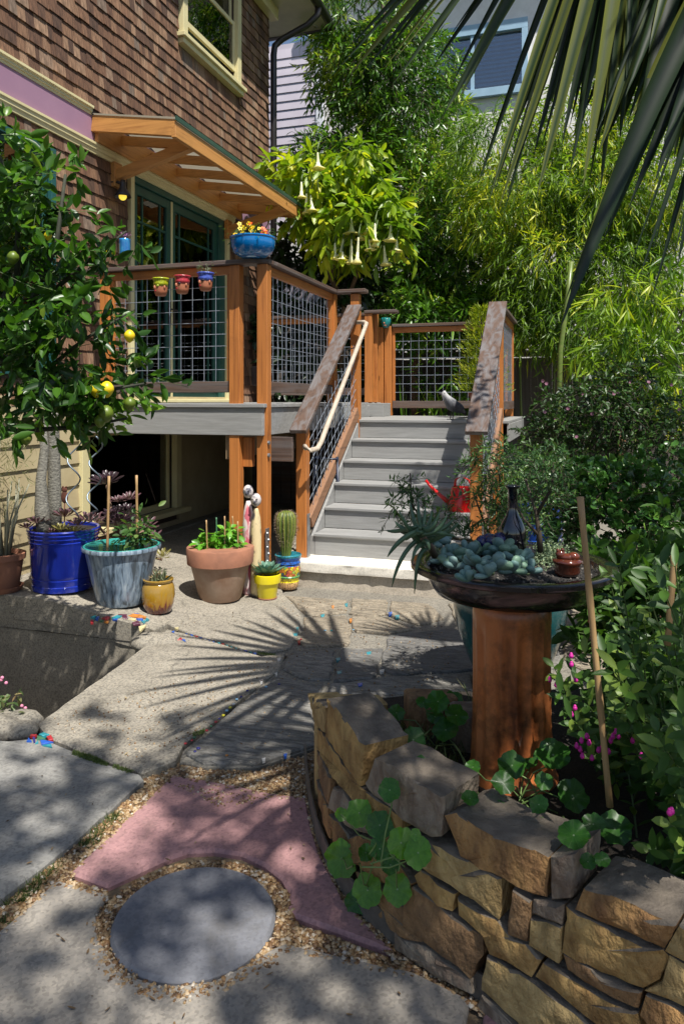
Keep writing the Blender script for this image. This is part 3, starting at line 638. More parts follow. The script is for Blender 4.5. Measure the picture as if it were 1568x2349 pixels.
# ------------------------------------------------------------------ awning over the doors
aw = thing('door_awning', 'timber awning with exposed rafters and green metal edge over the doors', 'awning', (XW, 6.8, 3.8))
XO = -3.264; Y0, Y1 = 5.585, 8.62; zi, zo = 4.015, 3.885         # top heights at wall and outer edge
def rz(x): return zi+(zo-zi)*(x-XW)/(XO-XW)
b = MB(); b.beam((XW+.022,Y0+.02,rz(XW)-.07),(XO,Y0+.02,rz(XO)-.07),.04,.145); b.build('end_board', A_X, aw, bevel=.005)
b = MB(); b.beam((XW+.022,Y1-.02,rz(XW)-.07),(XO,Y1-.02,rz(XO)-.07),.04,.145); b.build('end_board', A_X, aw, bevel=.005)
b = MB(); b.box(XW+.023,XW+.065,Y0+.042,Y1-.042,3.785,3.985); b.build('ledger', A_Y, aw, bevel=.004)
b = MB(); b.box(XO-.02,XO+.022,Y0-.001,Y1+.001,3.73,3.87); b.build('outer_beam', A_Y, aw, bevel=.005)
for i in range(6):
    y = Y0+.40+i*.5; b = MB(); b.beam((XW+.066,y,rz(XW)-.10),(XO-.021,y,rz(XO)-.09),.042,.085); b.build('rafter', A_X, aw, bevel=.004)
pm_, pn_, pl_, pp_ = _new('frosted_roofing'); pp_.inputs['Base Color'].default_value = (.2,.18,.15,1); pp_.inputs['Roughness'].default_value = .4; tr_ = pn_.new('ShaderNodeBsdfTranslucent'); tr_.inputs[0].default_value = (.22,.20,.155,1); mx_ = pn_.new('ShaderNodeMixShader'); mx_.inputs[0].default_value = .6
pl_.new(pp_.outputs[0], mx_.inputs[1]); pl_.new(tr_.outputs[0], mx_.inputs[2]); pl_.new(mx_.outputs[0], pn_['Material Output'].inputs[0])
b = MB(); K = 90; vs = []
for i in range(K+1):
    y = Y0-.012+(Y1-Y0+.024)*i/K
    for x in (XW+.02, XO+.02): vs.append((x, y, rz(x)+.016+.009*math.sin(i*1.57)))
b.add(vs, [(2*i,2*i+1,2*i+3,2*i+2) for i in range(K)]); b.build('corrugated_roof', pm_, aw, smooth=True)
b = MB(); b.beam((XO+.03,Y0-.012,3.89),(XO+.03,Y1+.012,3.89),.012,.04); b.build('metal_edge', M('green_roof_metal', (.04,.10,.07), (.03,.08,.055), .4, metal=.3), aw)
for y in (5.95, Y1-.35):
    b = MB(); b.beam((XW+.04,y,3.58),(XO-.03,y,3.785),.085,.09); b.build('brace', A_X, aw, bevel=.004)
    b = MB(); b.box(XW+.0,XW+.05,y-.06,y+.06,3.47,3.70); b.build('brace_block', A_Y, aw, bevel=.004)
# ------------------------------------------------------------------ deck with wire-panel railings
deck = thing('raised_deck', 'raised grey deck with stained posts and wire panel railing beside house', 'deck', (-3.2, 6.8, 0))
ZD, ZL = 1.472, 1.304
def bx(name, mat, x0,x1,y0,y1,z0,z1, parent=deck, bev=.004):
    b = MB(); b.box(x0,x1,y0,y1,z0,z1); return b.build(name, mat, parent, bevel=bev)
y = 5.402; i = 0
while y < 9.0:                                             # floor boards
    bx('deck_board', GREYP, XW+.02, -2.352 if y < 7.2 or y > 8.55 else -2.40, y, y+.136, ZD-.032, ZD-rnd.uniform(0,.002), bev=.004); y += .142
bx('fascia_board', GREYP, XW+.03, -2.372, 5.42, 5.455, 1.218, ZD-.034); bx('fascia_board', GREYP, -2.40, -2.371, 5.456, 9.0, 1.218, ZD-.034)
bx('joist', wood('joist_wood', (.2,.14,.08), (.12,.08,.05), 'Y'), -2.72, -2.68, 5.47, 9.0, 1.02, 1.215); bx('joist', C_X, -2.45, -2.2, 5.62, 5.66, 1.0, 1.2)
ZC = 2.625
def post(x, y, z0, z1, w=.089, parent=deck, mat=W_Z): return bx('post', mat, x-w/2, x+w/2, y-w/2, y+w/2, z0, z1, parent, .005)
post(-2.624, 5.475, .15, ZC-.039); post(-2.395, 5.505, .2, ZC-.039); post(-3.84, 5.475, ZD, ZC-.039)
post(-2.40, 7.25, ZD, ZC-.039); post(-2.40, 8.68, ZD, 2.58); post(-2.36, 8.8, ZD-.0, 2.56, .075)
bx('post_block', W_Z, -2.58, -2.50, 5.50, 5.56, .96, 1.2)
for (x, y) in ((-2.352, 5.47), (-2.583,5.53)):             # galvanised post feet
    b = MB(); b.box(x-.004,x+.004,y-.03,y+.03,.18,.48)
    for k in range(5): b.ball((x+.006, y-.012+.024*(k%2), .22+k*.055), .012, 8, 5)
    b.build('post_bracket', STEEL, deck)
b = MB()
for z in (1.16, 1.06): b.tube([(-2.35,5.48,z),(-2.335,5.48,z)], .016, 8)
b.build('carriage_bolt', STEEL, deck)
bx('pier', PITW, -2.70, -2.30, 5.42, 5.62, -.02, .16, bev=.015)
def wire_panel(p0, du, dv, nu, nv, parent, r=.0028, off=(0,0,0)):
    """grid of welded wires; p0 corner, du/dv full side vectors"""
    b = MB(); p0 = Vector(p0); du, dv = Vector(du), Vector(dv); k = du.cross(dv).normalized()*r*1.2
    for i in range(1, nu): b.tube([p0+du*(i/nu)+k, p0+du*(i/nu)+dv+k], r, 5, False)
    for j in range(1, nv): b.tube([p0+dv*(j/nv)-k, p0+dv*(j/nv)+du-k], r, 5, False)
    return b.build('wire_panel', WIRE, parent, smooth=True)
def rail_run(p, q, axis, zc=ZC, zb=1.562, parent=deck, cap=True, capw=.14, trim=True):
    p, q = Vector(p), Vector(q); d = (q-p).normalized(); L = (q-p).length; s_ = Vector((d.y,-d.x,0))
    mw, mc = (W_X, C_X) if axis == 'X' else (W_Y, C_Y)
    if cap:
        b = MB(); b.beam(p+Vector((0,0,zc-.019)), q+Vector((0,0,zc-.019)), capw, .038); b.build('rail_cap', mc, parent, bevel=.006)
    b = MB(); b.beam(p+Vector((0,0,zc-.073)), q+Vector((0,0,zc-.073)), .04, .068); b.build('top_rail', mw, parent, bevel=.004)
    b = MB(); b.beam(p+Vector((0,0,zb+.045)), q+Vector((0,0,zb+.045)), .04, .09); b.build('bottom_rail', mc, parent, bevel=.004)
    if trim:
        for e, g in ((p, 1), (q, -1)):
            b = MB(); e2 = e+d*g*.016; b.beam(e2+Vector((0,0,zb+.091)), e2+Vector((0,0,zc-.108)), .03, .036, s_); b.build('rail_stile', W_Z, parent, bevel=.003)
    za, zt = zb+.09, zc-.107
    wire_panel(p+d*.03+Vector((0,0,za)), d*(L-.06), (0,0,zt-za), max(2,round((L-.06)/.1016)), max(2,round((zt-za)/.1016)), parent)
rail_run((-3.795,5.475,0), (-2.67,5.475,0), 'X', cap=False); rail_run((-2.395,5.551,0), (-2.395,7.205,0), 'Y', cap=False)
rail_run((-3.9,8.9,0), (-2.45,8.9,0), 'X', zc=2.58)
cp = MB(); cp.prism([(XW+.03,5.405),(-2.475,5.405),(-2.335,5.47),(-2.325,5.62),(-2.465,5.62),(-2.52,5.545),(XW+.03,5.545)], ZC-.038, ZC, 0); cp.build('rail_cap', C_X, deck, bevel=.006)
cp = MB(); cp.box(-2.465,-2.325,5.622,7.31,ZC-.038,ZC); cp.build('rail_cap', C_Y, deck, bevel=.006)
cp = MB(); cp.box(-2.323,-2.03,7.19,7.32,ZC-.038,ZC); cp.build('rail_cap', C_X, deck, bevel=.006)
cp = MB(); cp.box(-2.45,-2.05,8.62,8.76,2.545,2.583); cp.build('rail_cap', C_X, deck, bevel=.006)
bx('outlet_box', M('outlet', (.05,.05,.05), (.035,.035,.035), .5), -2.56, -2.50, 5.62, 5.68, 1.62, 1.78, bev=.01)

# ------------------------------------------------------------------ stairs and landing
st = thing('porch_stairs', 'grey painted wooden stairs with stained railings up to the landing', 'stairs', (-1.45, 6.5, .2))
Y1s, T, RI, ZS = 5.874, .2713, .184, .2
XL, XR = -2.105, -.765
for k in range(1, 6):
    y0 = Y1s+(k-1)*T; bx('tread', GREYP, XL, XR, y0, y0+T+.012, ZS+k*RI-.03, ZS+k*RI, st, .007)
for k in range(1, 7):
    y0 = Y1s+(k-1)*T+.02; bx('riser', GREYP, XL+.001, XR-.001, y0, y0+.018, ZS+(k-1)*RI+.001, ZS+k*RI-.031, st, .002)
y = Y1s+5*T
for i in range(14):
    bx('landing_board', GREYP, -2.33 if i else XL, -.62, y, y+.136, ZL-.03, ZL, st, .005); y += .142
bx('landing_riser', GREYP, -2.41, -2.395, 7.3, 8.65, ZL+.001, ZD-.034, st); bx('landing_step', GREYP, -2.41,-2.2,8.6,8.95,ZL+.001,ZL+.16, st)
bx('landing_fascia', GREYP, -.64, -.615, 7.24, 9.2, 1.10, ZL-.031, st)
for X in (XL-.022, XR+.022):                               # stringers
    b = MB(); n = [(Y1s+.02,ZS),(Y1s+.28,ZS),(7.3,1.06),(7.3,1.27),(7.21,1.27),(Y1s+.02,.36)]
    vs = [(X+s_*.02,yy,zz) for s_ in (-1,1) for yy,zz in n]; k = len(n)
    b.add(vs, [(i,(i+1)%k,k+(i+1)%k,k+i) for i in range(k)]+[tuple(range(k-1,-1,-1)),tuple(k+i for i in range(k))]); b.build('stringer', GREYP, st)
for X, cw, zb0, zt0 in ((-2.15,.145,1.245,2.455), (-.722,.17,1.253,2.43)):
    post(X-.02, 5.79, ZS, 1.33, parent=st); post(X, 7.27, ZS+.3, 2.58 if X < -1 else 2.44, parent=st)
    sl_ = (zt0-zb0)/(7.22-5.62)
    b = MB(); b.beam((X,5.62,zb0-.002),(X,7.23,zt0),cw,.038); b.build('stair_rail_cap', C_S, st, bevel=.006)
    b = MB(); b.beam((X,5.74,zb0+.12*sl_-.065),(X,7.22,zt0-.065),.04,.07); b.build('stair_top_rail', W_S, st, bevel=.004)
    za, zb_ = .50, 1.36
    b = MB(); b.beam((X+.02,5.835,za-.02),(X+.02,7.225,zb_+.02),.05,.11); b.build('stair_bottom_rail', wood('slope_rail', (.25,.13,.07),(.15,.075,.04),'S') if X < -1 else bpy.data.materials['slope_rail'], st, bevel=.004)
    wire_panel((X+.015,5.84,za+.05),(0,1.385,zb_-za),(0,0,.70),14,7,st)
    bx('post_bracket', STEEL, X+.026, X+.033, 5.76, 5.82, ZS, .56, st, .001)
hb = MB()                                                  # round handrail on the left side
hp = [(-2.105,5.66,1.125),(-2.08,5.61,1.115),(-2.03,5.60,1.10),(-1.99,5.64,1.11),(-1.985,5.72,1.16),(-1.985,5.85,1.27),(-1.985,6.5,1.79),(-1.985,7.02,2.205),(-1.99,7.10,2.26),(-2.03,7.15,2.28),(-2.11,7.16,2.28)]
hb.tube(hp, .021, 12); hb.build('handrail', PALEW, st, smooth=True)
b = MB()
for y_, z_ in ((5.86,1.24),(6.9,2.07)): b.tube([(-2.13,y_,z_-.08),(-2.0,y_,z_-.05),(-1.988,y_,z_)], .006, 6)
b.build('handrail_bracket', GUTTER, st)
rail_run((-2.22,9.15,0), (-.84,9.15,0), 'X', zc=2.455, zb=1.40, parent=st, capw=.12)
post(-2.27, 9.13, ZL, 2.43, parent=st); post(-2.36, 9.1, ZL-.1, 2.42, .07, st); post(-.78, 9.13, ZL, 2.43, parent=st)
rail_run((-.74,7.35,0), (-.74,9.08,0), 'Y', zc=2.44, zb=1.40, parent=st, capw=.12)
for x in (-2.2,-.8):
    for y_ in (7.4, 9.0): post(x, y_, -.05, 1.27, parent=st)
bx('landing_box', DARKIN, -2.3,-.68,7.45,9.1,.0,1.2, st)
stp = thing('concrete_step', 'pale worn concrete step slab below the grey stairs', 'step', (-1.4, 6, 0))
def rough_box(name, mat, x0,x1,y0,y1,z0,z1, parent, j=.004):
    b = MB(); k = 26; vs = []
    prof = [(y0,z0),(y0-.002,z0+.3*(z1-z0)),(y0+.003,z0+.7*(z1-z0)),(y0+.002,z1-.012),(y0+.012,z1),(y1,z1),(y1,z0)]; m = len(prof)
    for i in range(k+1):
        for (yy,zz) in prof: vs.append((x0+(x1-x0)*i/k, yy+rnd.uniform(-j,j), zz+rnd.uniform(-j,j)*.4))
    b.add(vs, [(i*m+q, (i+1)*m+q, (i+1)*m+(q+1)%m, i*m+(q+1)%m) for i in range(k) for q in range(m)]+[tuple(range(m)), tuple(k*m+q for q in range(m-1,-1,-1))]); return b.build(name, mat, parent, smooth=True, sharp=50)
rough_box('top_slab', STEPC, -2.28, -.45, 5.625, 7.3, .118, .2, stp); rough_box('base_slab', concrete('stained_base', (.5,.44,.36), .3, stain=.85), -2.26, -.47, 5.655, 7.3, -.06, .117, stp)

for k in range(12): bx('light_block_board', C_X, XW+.05+k*.137, XW+.05+k*.137+.13, 8.92, 8.94, -.02, 1.2)  # boards added under the deck to block light from behind
# hand cart stored under the deck
hc_ = Vector((-2.2, 6.45, 0)); ct_ = thing('hand_cart', 'dark hand cart with a small wheel stored under the deck', 'hand cart', hc_); DK = M('cart_frame', (.012,.02,.05), (.01,.015,.035), .4); RB = M('rubber', (.012,.012,.012), None, .7)
b = MB()
for s_ in (-1,1): b.tube([hc_+Vector((s_*.12,0,.08)), hc_+Vector((s_*.12,.02,.55)), hc_+Vector((s_*.1,.05,.98))], .014, 8)
for z_ in (.3,.5,.72,.96): b.tube([hc_+Vector((-.115,.02,z_)), hc_+Vector((.115,.02,z_))], .011, 8)
b.build('frame', DK, ct_, smooth=True)
for x_, z_ in ((-.16,.13),(.16,.13),(.03,.84)):
    b = MB(); K = 28; pr = [(.10,-.02),(.125,-.016),(.13,0),(.125,.016),(.10,.02),(.085,.0)]; vs = []
    for j in range(K): g = 2*math.pi*j/K; vs += [hc_+Vector((x_+o_, -.02+r_*math.cos(g), z_+r_*math.sin(g))) for r_, o_ in pr]
    b.add(vs, [(j*6+q, j*6+(q+1)%6, ((j+1)%K)*6+(q+1)%6, ((j+1)%K)*6+q) for j in range(K) for q in range(6)]); w_ = b.build('wheel', RB, ct_, smooth=True); b = MB(); b.tube([hc_+Vector((x_-.02,-.02,z_)), hc_+Vector((x_+.02,-.02,z_))], .084, 20); b.build('rim', M('cart_rim', (.3,.28,.25), None, .6) if z_ < .2 and x_ < 0 else bpy.data.materials['cart_rim'], w_)
# ------------------------------------------------------------------ neighbours and fence behind
LIL = M('lilac_siding_paint', (.50,.46,.52), (.45,.41,.47), .6, 3); WHT = M('white_trim', (.72,.74,.78), (.66,.68,.72), .5, 3); STUC = M('pale_stucco', (.74,.72,.70), (.66,.64,.62), .85, 8, .4, 70)
nb = thing('neighbour_house', 'pale lilac clapboard and white stucco house behind the trees', 'house', (0, 13, 0))
YN = 13.0
def nx(u): return onY(u, 0, YN).x
def nz(u, v): return onY(u, v, YN).z
xa, xb = nx(560), nx(726)
b = MB(); b.box(xa-4, xb+.02, YN+.02, YN+.3, 0, 8.2); b.build('wall', LIL, nb)
z = 4.2
while z < 8.0:
    q = MB(); q.add([(xa-.5,YN+.02,z),(xa-.5,YN-.012,z),(xb,YN-.012,z),(xb,YN+.02,z),(xa-.5,YN+.02,z+.17),(xa-.5,YN+.008,z+.17),(xb,YN+.008,z+.17),(xb,YN+.02,z+.17)], [(0,1,2,3),(7,6,5,4),(0,4,5,1),(1,5,6,2),(2,6,7,3),(3,7,4,0)]); q.build('siding_board', LIL, nb); z += .162
b = MB(); b.box(xb+.001, xb+.13, YN-.04, YN+.3, 0, 8.2); b.build('corner_board', WHT, nb)
WN = (nx(1003), nx(1196), nz(1100,205), nz(1100,78))
b = MB(); x1 = nx(1900)
for (p,q,r_,s_) in ((xb+.14,WN[0],0,9.5),(WN[1],x1,0,9.5),(WN[0],WN[1],0,WN[2]),(WN[0],WN[1],WN[3],9.5)): b.box(p,q,YN+.05,YN+.35,r_,s_)
b.build('stucco_wall', STUC, nb)
BLT = M('pale_blue_trim', (.30,.45,.58), (.26,.40,.52), .5)
def nwin(x0,x1,z0,z1,blind=True):
    f = MB(); f.box(x0-.1,x1+.1,YN-.02,YN+.06,z1,z1+.18); f.box(x0-.14,x1+.14,YN-.05,YN+.06,z0-.14,z0); f.box(x0-.1,x0,YN-.02,YN+.06,z0,z1); f.box(x1,x1+.1,YN-.02,YN+.06,z0,z1); m = x0+(x1-x0)*.42; f.box(m-.03,m+.03,YN+.0,YN+.06,z0,z1)
    w = f.build('window', BLT, nb, bevel=.004); g = MB(); g.box(x0,x1,YN+.07,YN+.075,z0,z1); g.build('pane', glassmat('neighbour_glass', (.8,.85,.9), .12), w)
    k = z0+.03
    while k < z1 and blind:
        s_ = MB(); s_.add([(x0,YN+.12,k),(x1,YN+.12,k),(x1,YN+.15,k+.05),(x0,YN+.15,k+.05)],[(0,1,2,3)]); s_.build('blind_slat', bpy.data.materials.get('blue_blind') or M('blue_blind', (.12,.32,.55), (.09,.26,.46), .5), w); k += .075
    bb = MB(); bb.box(x0-.1,x1+.1,YN+.34,YN+.36,z0-.1,z1+.1); bb.build('window_back', DARKIN, w)
nwin(*WN)
b = MB(); b.box(nx(640), nx(705), YN-.03, YN+.05, nz(670,610), nz(670,545)); b.build('stucco_patch', STUC, nb)
b = MB(); b.box(nx(740), x1, YN-.6, YN+.35, 9.4, 9.6); b.build('eave', SOFFIT, nb)
# fence of weathered boards with lattice above
fnc = thing('board_fence', 'weathered grey board fence topped with diagonal lattice behind the shrubs', 'fence', (1, 10.4, 0))
YF = 10.4; FW = wood('weathered_fence', (.085,.068,.055), (.045,.037,.03), 'Z', .85, True, .5); FWX = wood('weathered_rail', (.11,.09,.072), (.06,.048,.04), 'X', .85, True, .5)  # fence colours set darker to stand in for shade
x = -4.8; k = 0
while x < 4.2:
    w = rnd.uniform(.125,.15); b = MB(); b.box(x, x+w-.0012, YF+rnd.uniform(0,.012), YF+.03, -.05, 2.08+rnd.uniform(-.01,.01)); b.build('fence_board', FW, fnc); x += w
for z0, z1 in ((2.09,2.18),(2.64,2.72)):
    b = MB(); b.box(-4.8,4.2,YF-.03,YF+.04,z0,z1); b.build('fence_rail', FWX, fnc, bevel=.004)
LX0, LX1, LZ0, LZ1 = -4.8, 4.2, 2.18, 2.64
def strip(x, sgn, yy):
    h = LZ1-LZ0; a = (x, LZ0); c = (x+sgn*h, LZ1)
    if min(a[0],c[0]) < LX0 or max(a[0],c[0]) > LX1: return
    b = MB(); b.beam((a[0],yy,a[1]),(c[0],yy,c[1]),.009,.04,(0,0,1)); b.build('lattice_strip', FWX, fnc)
x = LX0
while x < LX1+.5: strip(x, 1, YF+.0); strip(x, -1, YF+.0095); x += .105
for x in (-2.2, .55, 3.0):
    b = MB(); b.box(x-.05,x+.05,YF-.085,YF-.032,-.05,2.75); b.build('fence_post', wood('fence_post_wood', (.25,.13,.07), (.14,.07,.04), 'Z') if x < -2 else bpy.data.materials['fence_post_wood'], fnc, bevel=.005)
# ------------------------------------------------------------------ pots and ornaments on the patio
def glaze(name, c1, c2, c3=None, rough=.18, stretch=(10,10,1), scale=1.0, lo=.4, hi=.6, coat=.5):
    m, n, l, p = _new(name); v = _coord(n, l, stretch)
    st_ = [(lo, c1), (hi, c2)] + ([(min(1,hi+.2), c3)] if c3 else [])
    l.new(_ramp(n, l, _noise(n, l, v, scale, 6, .6, .6), st_), p.inputs['Base Color']); p.inputs['Roughness'].default_value = rough; p.inputs['Coat Weight'].default_value = coat
    l.new(_bump(n, l, _noise(n, l, _coord(n, l), 40, 4), .08, .003), p.inputs['Normal']); return m
def rest(u, vb, rb):                          # stand a round base so that its front edge shows at row vb
    z = 0.0
    for _ in range(30):
        d = F*(CH-z)/(vb-YH)+rb; p = cf((u-CX)/F*d, d); z = gz(p.x, p.y)
    return (u-CX)/F*d, d, z
def pot(name, label, lat, d, prof, mat, soil_r, soil_z, cat='plant pot', z=0.0, n=40, mod=None, soilmat=None, rimmat=None, smooth=40, k=1.0):
    prof = [(a*k, b_*k) for a, b_ in prof]; soil_r *= k; soil_z *= k
    c = cf(lat, d, z); t = thing(name, label, cat, c)
    b = MB(); b.lathe(prof, n, c, mod); b.build('pot_body', mat, t, smooth=True, sharp=smooth)
    s_ = MB(); kk = 5; vs = [(c.x, c.y, c.z+soil_z+.01)]
    for i in range(1, kk+1):
        for j in range(20):
            g = 2*math.pi*j/20; r_ = soil_r*i/kk; vs.append((c.x+r_*math.cos(g), c.y+r_*math.sin(g), c.z+soil_z+rnd.uniform(-.008,.008)))
    fs = [(0,1+j,1+(j+1)%20) for j in range(20)] + [(1+(i-1)*20+j, 1+i*20+j, 1+i*20+(j+1)%20, 1+(i-1)*20+(j+1)%20) for i in range(1,kk) for j in range(20)]
    s_.add(vs, fs); s_.build('soil', soilmat or SOIL, t, smooth=True); return t, c
def la(u, d): return (u-CX)/F*d
def pstake(t, c, pts_, r=.006, mat=None):
    for (u, v0, v1, d) in pts_:
        a, b_ = atD(u[0], v0, d), atD(u[1], v1, d); b = MB(); k = 7
        b.tube([a+(b_-a)*i/k for i in range(k+1)], [r*(1+.12*(i%2)) for i in range(k+1)], 8); b.build('stake', mat or BSTK, t, smooth=True)
# 1 small terracotta at the left edge
t, c = pot('terracotta_pot', 'small terracotta pot with thin pale stems next to the cobalt pot', *(PZ := rest(8,1366,0.12))[:2], [(.105,0),(.112,.01),(.148,.25),(.149,.255),(.163,.255),(.167,.30),(.155,.305),(.15,.27),(.14,.25)], TERRA, .146, .262, z=PZ[2], k=PZ[1]/5.86)
b = MB(); b.lathe([(.11,-.0),(.13,.03),(.135,.04),(.128,.04),(.115,.02)], 32, c+Vector((0,0,.001))); b.build('saucer', TERRA, t, smooth=True, sharp=40)
PST = M('pale_stem', (.30,.30,.22), (.2,.2,.14), .7); stm = MB()
for i in range(9):
    a = rnd.uniform(-.06,.06); q = rnd.uniform(-.06,.06); h = rnd.uniform(.45,.9); p = c+Vector((a,q,.25)); e = p+Vector((a*2+rnd.uniform(-.05,.12), q*2, h)); m_ = (p+e)/2+Vector((rnd.uniform(-.04,.04),rnd.uniform(-.04,.04),0)); stm.tube([p,m_,e],[.009,.007,.004],6)
stm.build('stems', PST, t, smooth=True)
P = []; Dd = []
for i in range(340):
    a = rnd.uniform(-.14,.2); q = rnd.uniform(-.14,.14); P.append(c+Vector((a,q,rnd.uniform(.55,1.15)))); Dd.append((rnd.uniform(-1,1),rnd.uniform(-1,1),rnd.uniform(-1.2,.2)))
leaves('foliage', P, Dd, nrg.normal(size=(340,3)), nrg.uniform(.05,.1,340), .006, nrg.random(340), leafmat('wispy', (.10,.12,.05), (.22,.22,.10), None, .6), t, 'diamond')
# 2 cobalt pot with two swollen trunks
CB = glaze('cobalt_glaze', (.006,.012,.16), (.012,.03,.30), None, .12, (3,3,.8)); PZ = rest(146,1368,.235)
t, c = pot('cobalt_pot', 'big glossy cobalt blue pot holding two swollen grey trunks', *PZ[:2], [(.20,0),(.235,.01),(.238,.05),(.232,.055),(.24,.10),(.233,.105),(.245,.13),(.252,.36),(.264,.39),(.256,.395),(.268,.42),(.262,.425),(.274,.45),(.268,.455),(.278,.475),(.27,.485),(.255,.48),(.25,.44)], CB, .252, .455, z=PZ[2], k=PZ[1]/5.92)
TR = M('scaly_trunk', (.23,.22,.185), (.11,.105,.09), .85, 70, .9, 45, (1,1,1.6), bd=.01)
b = MB()
p = [atD(104,1240,(PZ[1]-0.07)), atD(96,1170,(PZ[1]-0.07)), atD(94,1100,(PZ[1]-0.05)), atD(102,1030,(PZ[1]-0.02)), atD(96,960,(PZ[1]-0.02))]; b.tube(p, [.052,.05,.036,.03,.026], 14)
p = [atD(125,1235,(PZ[1]+0.06)), atD(125,1150,(PZ[1]+0.06)), atD(124,1060,(PZ[1]+0.06)), atD(122,980,(PZ[1]+0.06)), atD(126,900,(PZ[1]+0.06))]; b.tube(p, [.052,.049,.044,.042,.04], 14); b.build('trunk', TR, t, smooth=True)
SUCP = leafmat('purple_succulent', (.055,.02,.03), (.17,.09,.10), (.24,.24,.14), .4, .1); SUCB = leafmat('black_succulent', (.012,.008,.012), (.05,.025,.035), (.16,.1,.1), .3, .05); SUCY = leafmat('olive_succulent', (.10,.09,.02), (.26,.23,.07), (.36,.32,.12), .4, .15)
def rosette(name, c, r, mat, parent, n=34, up=.4, w=.3, t0=.2, t1=.9, kind='spoon', droop=-.15, axis=(0,0,1), layers=3):
    P, Dd, L, T, U = [], [], [], [], []
    ax = Vector(axis).normalized(); s1 = ax.cross(Vector((.3,.9,.1))).normalized(); s2 = ax.cross(s1)
    for i in range(n):
        f = i/n; a = i*2.39996; e = up*.3+(1.35)*(1-f)**1.3*.9
        rad = s1*math.cos(a)+s2*math.sin(a); d = rad*math.cos(e)+ax*math.sin(e)
        P.append(Vector(c)+rad*r*.06); Dd.append(d); U.append(ax if f > .15 else rad*-1); L.append(r*(.35+.65*f)*rnd.uniform(.9,1.08)); T.append(t0+(t1-t0)*(1-f)*rnd.uniform(.5,1.2))
    return leaves(name, P, Dd, U, L, np.array(L)*w, np.clip(T,0,1), mat, parent, kind, droop, .35)
for u, v, r, m in ((85,1200,.10,SUCP),(150,1185,.12,SUCP),(180,1205,.11,SUCP),(205,1195,.13,SUCP),(140,1215,.09,SUCY),(62,1212,.08,SUCP),(170,1220,.08,SUCY),(120,1222,.07,SUCP)): rosette('rosette', atD(u,v,(PZ[1]-0.20)+.1*rnd.random()), r, m, t, 22)
# spiral plant supports
SP = M('blue_grey_wire', (.22,.27,.32), (.16,.2,.25), .4, 20, metal=.7)
for k, (u0, v0, u1, v1, am) in enumerate(((165,1205,172,1000,14),(212,1180,222,1000,13))):
    b = MB(); pp = []
    for i in range(60):
        q = i/59; a = q*math.pi*4.6+k; w = atD(u0+(u1-u0)*q+am*math.sin(a)*(1 if q > .05 else 0), v0+(v1-v0)*q, (PZ[1]-0.17)); w += Vector((0, .03*math.cos(a), 0)); pp.append(w)
    b.tube(pp, .0055, 8); tag(b.build('spiral_stake', SP, None, smooth=True), ('wavy metal plant support rising from the cobalt pot by the trunks','wavy metal plant support before the cream window casing')[k], 'plant stake', 'wavy plant supports')
# small rust owl ornament on a stem
o = atD(148,1140,(PZ[1]-0.12)); b = MB(); b.ball(o, .03, 10, 8, (1,.35,1.5)); b.ball(o+Vector((0,0,.05)), .022, 10, 7, (1.1,.4,.9)); b.tube([o-Vector((0,0,.045)), o-Vector((0,0,.2))], .004, 6); b.ball(o+Vector((-.014,0,.07)),.008,6,4); b.ball(o+Vector((.014,0,.07)),.008,6,4)
tag(b.build('rusty_ornament', M('rust', (.12,.035,.02), (.06,.02,.014), .85, 30), None, smooth=True), 'small rusty owl shaped garden ornament on a stem in cobalt pot', 'ornament')
# 3 grey-blue glazed pot with tomato plant
GB = glaze('streaked_grey_glaze', (.055,.075,.095), (.20,.27,.35), (.40,.47,.52), .3, (34,34,1.3), 1.0, .36, .52, .35); TQ = M('turquoise_glaze', (.06,.42,.36), (.05,.36,.31), .2, coat=.5)
t, c = pot('streaked_glazed_pot', 'wide grey blue streaked pot with turquoise inner rim and two canes', *(PZ := rest(279,1397,0.17))[:2], [(.165,0),(.172,.012),(.188,.06),(.215,.17),(.248,.33),(.262,.39),(.284,.40),(.287,.418),(.282,.428)], GB, .235, .375, z=PZ[2], k=PZ[1]/5.52)
b = MB(); b.lathe([(a*PZ[1]/5.52,b_*PZ[1]/5.52) for a,b_ in [(.281,.4285),(.262,.430),(.252,.415),(.24,.36),(.236,.34)]], 40, c); b.build('inner_rim', TQ, t, smooth=True)
pstake(t, c, [((246,250),1268,1092,(PZ[1]-0.10)), ((315,313),1262,1090,(PZ[1]-0.02))], .0085)
TOM = leafmat('tomato_leaf', (.02,.06,.012), (.06,.15,.025), (.2,.28,.06), .55)
def herb(parent, ctr, n, sx, sz, ll, lw, mat, kind='oval', name='foliage', t0=0, t1=.9, droop=.35):
    q = nrg.normal(size=(n,3))*np.array([sx,sx,sz]); P = np.array(ctr)+q; Dd = unit(q*np.array([1,1,.5])+nrg.normal(size=(n,3))*sx*.7); return leaves(name, P, Dd, nrg.normal(size=(n,3))*.5+np.array([0,0,1]), nrg.uniform(.6,1.2,n)*ll, nrg.uniform(.8,1.2,n)*lw, nrg.uniform(t0,t1,n), mat, parent, kind, droop)
herb(t, atD(315,1225,(PZ[1]-0.02)), 150, .055, .07, .06, .028, TOM, 'oval'); herb(t, atD(262,1252,(PZ[1]-0.02)), 24, .03, .02, .05, .02, TOM); stp_ = atD(315,1262,(PZ[1]-0.02)); b = MB(); b.tube([stp_, atD(318,1205,(PZ[1]-0.02))], .005, 6); b.build('stem', STEMG, t)
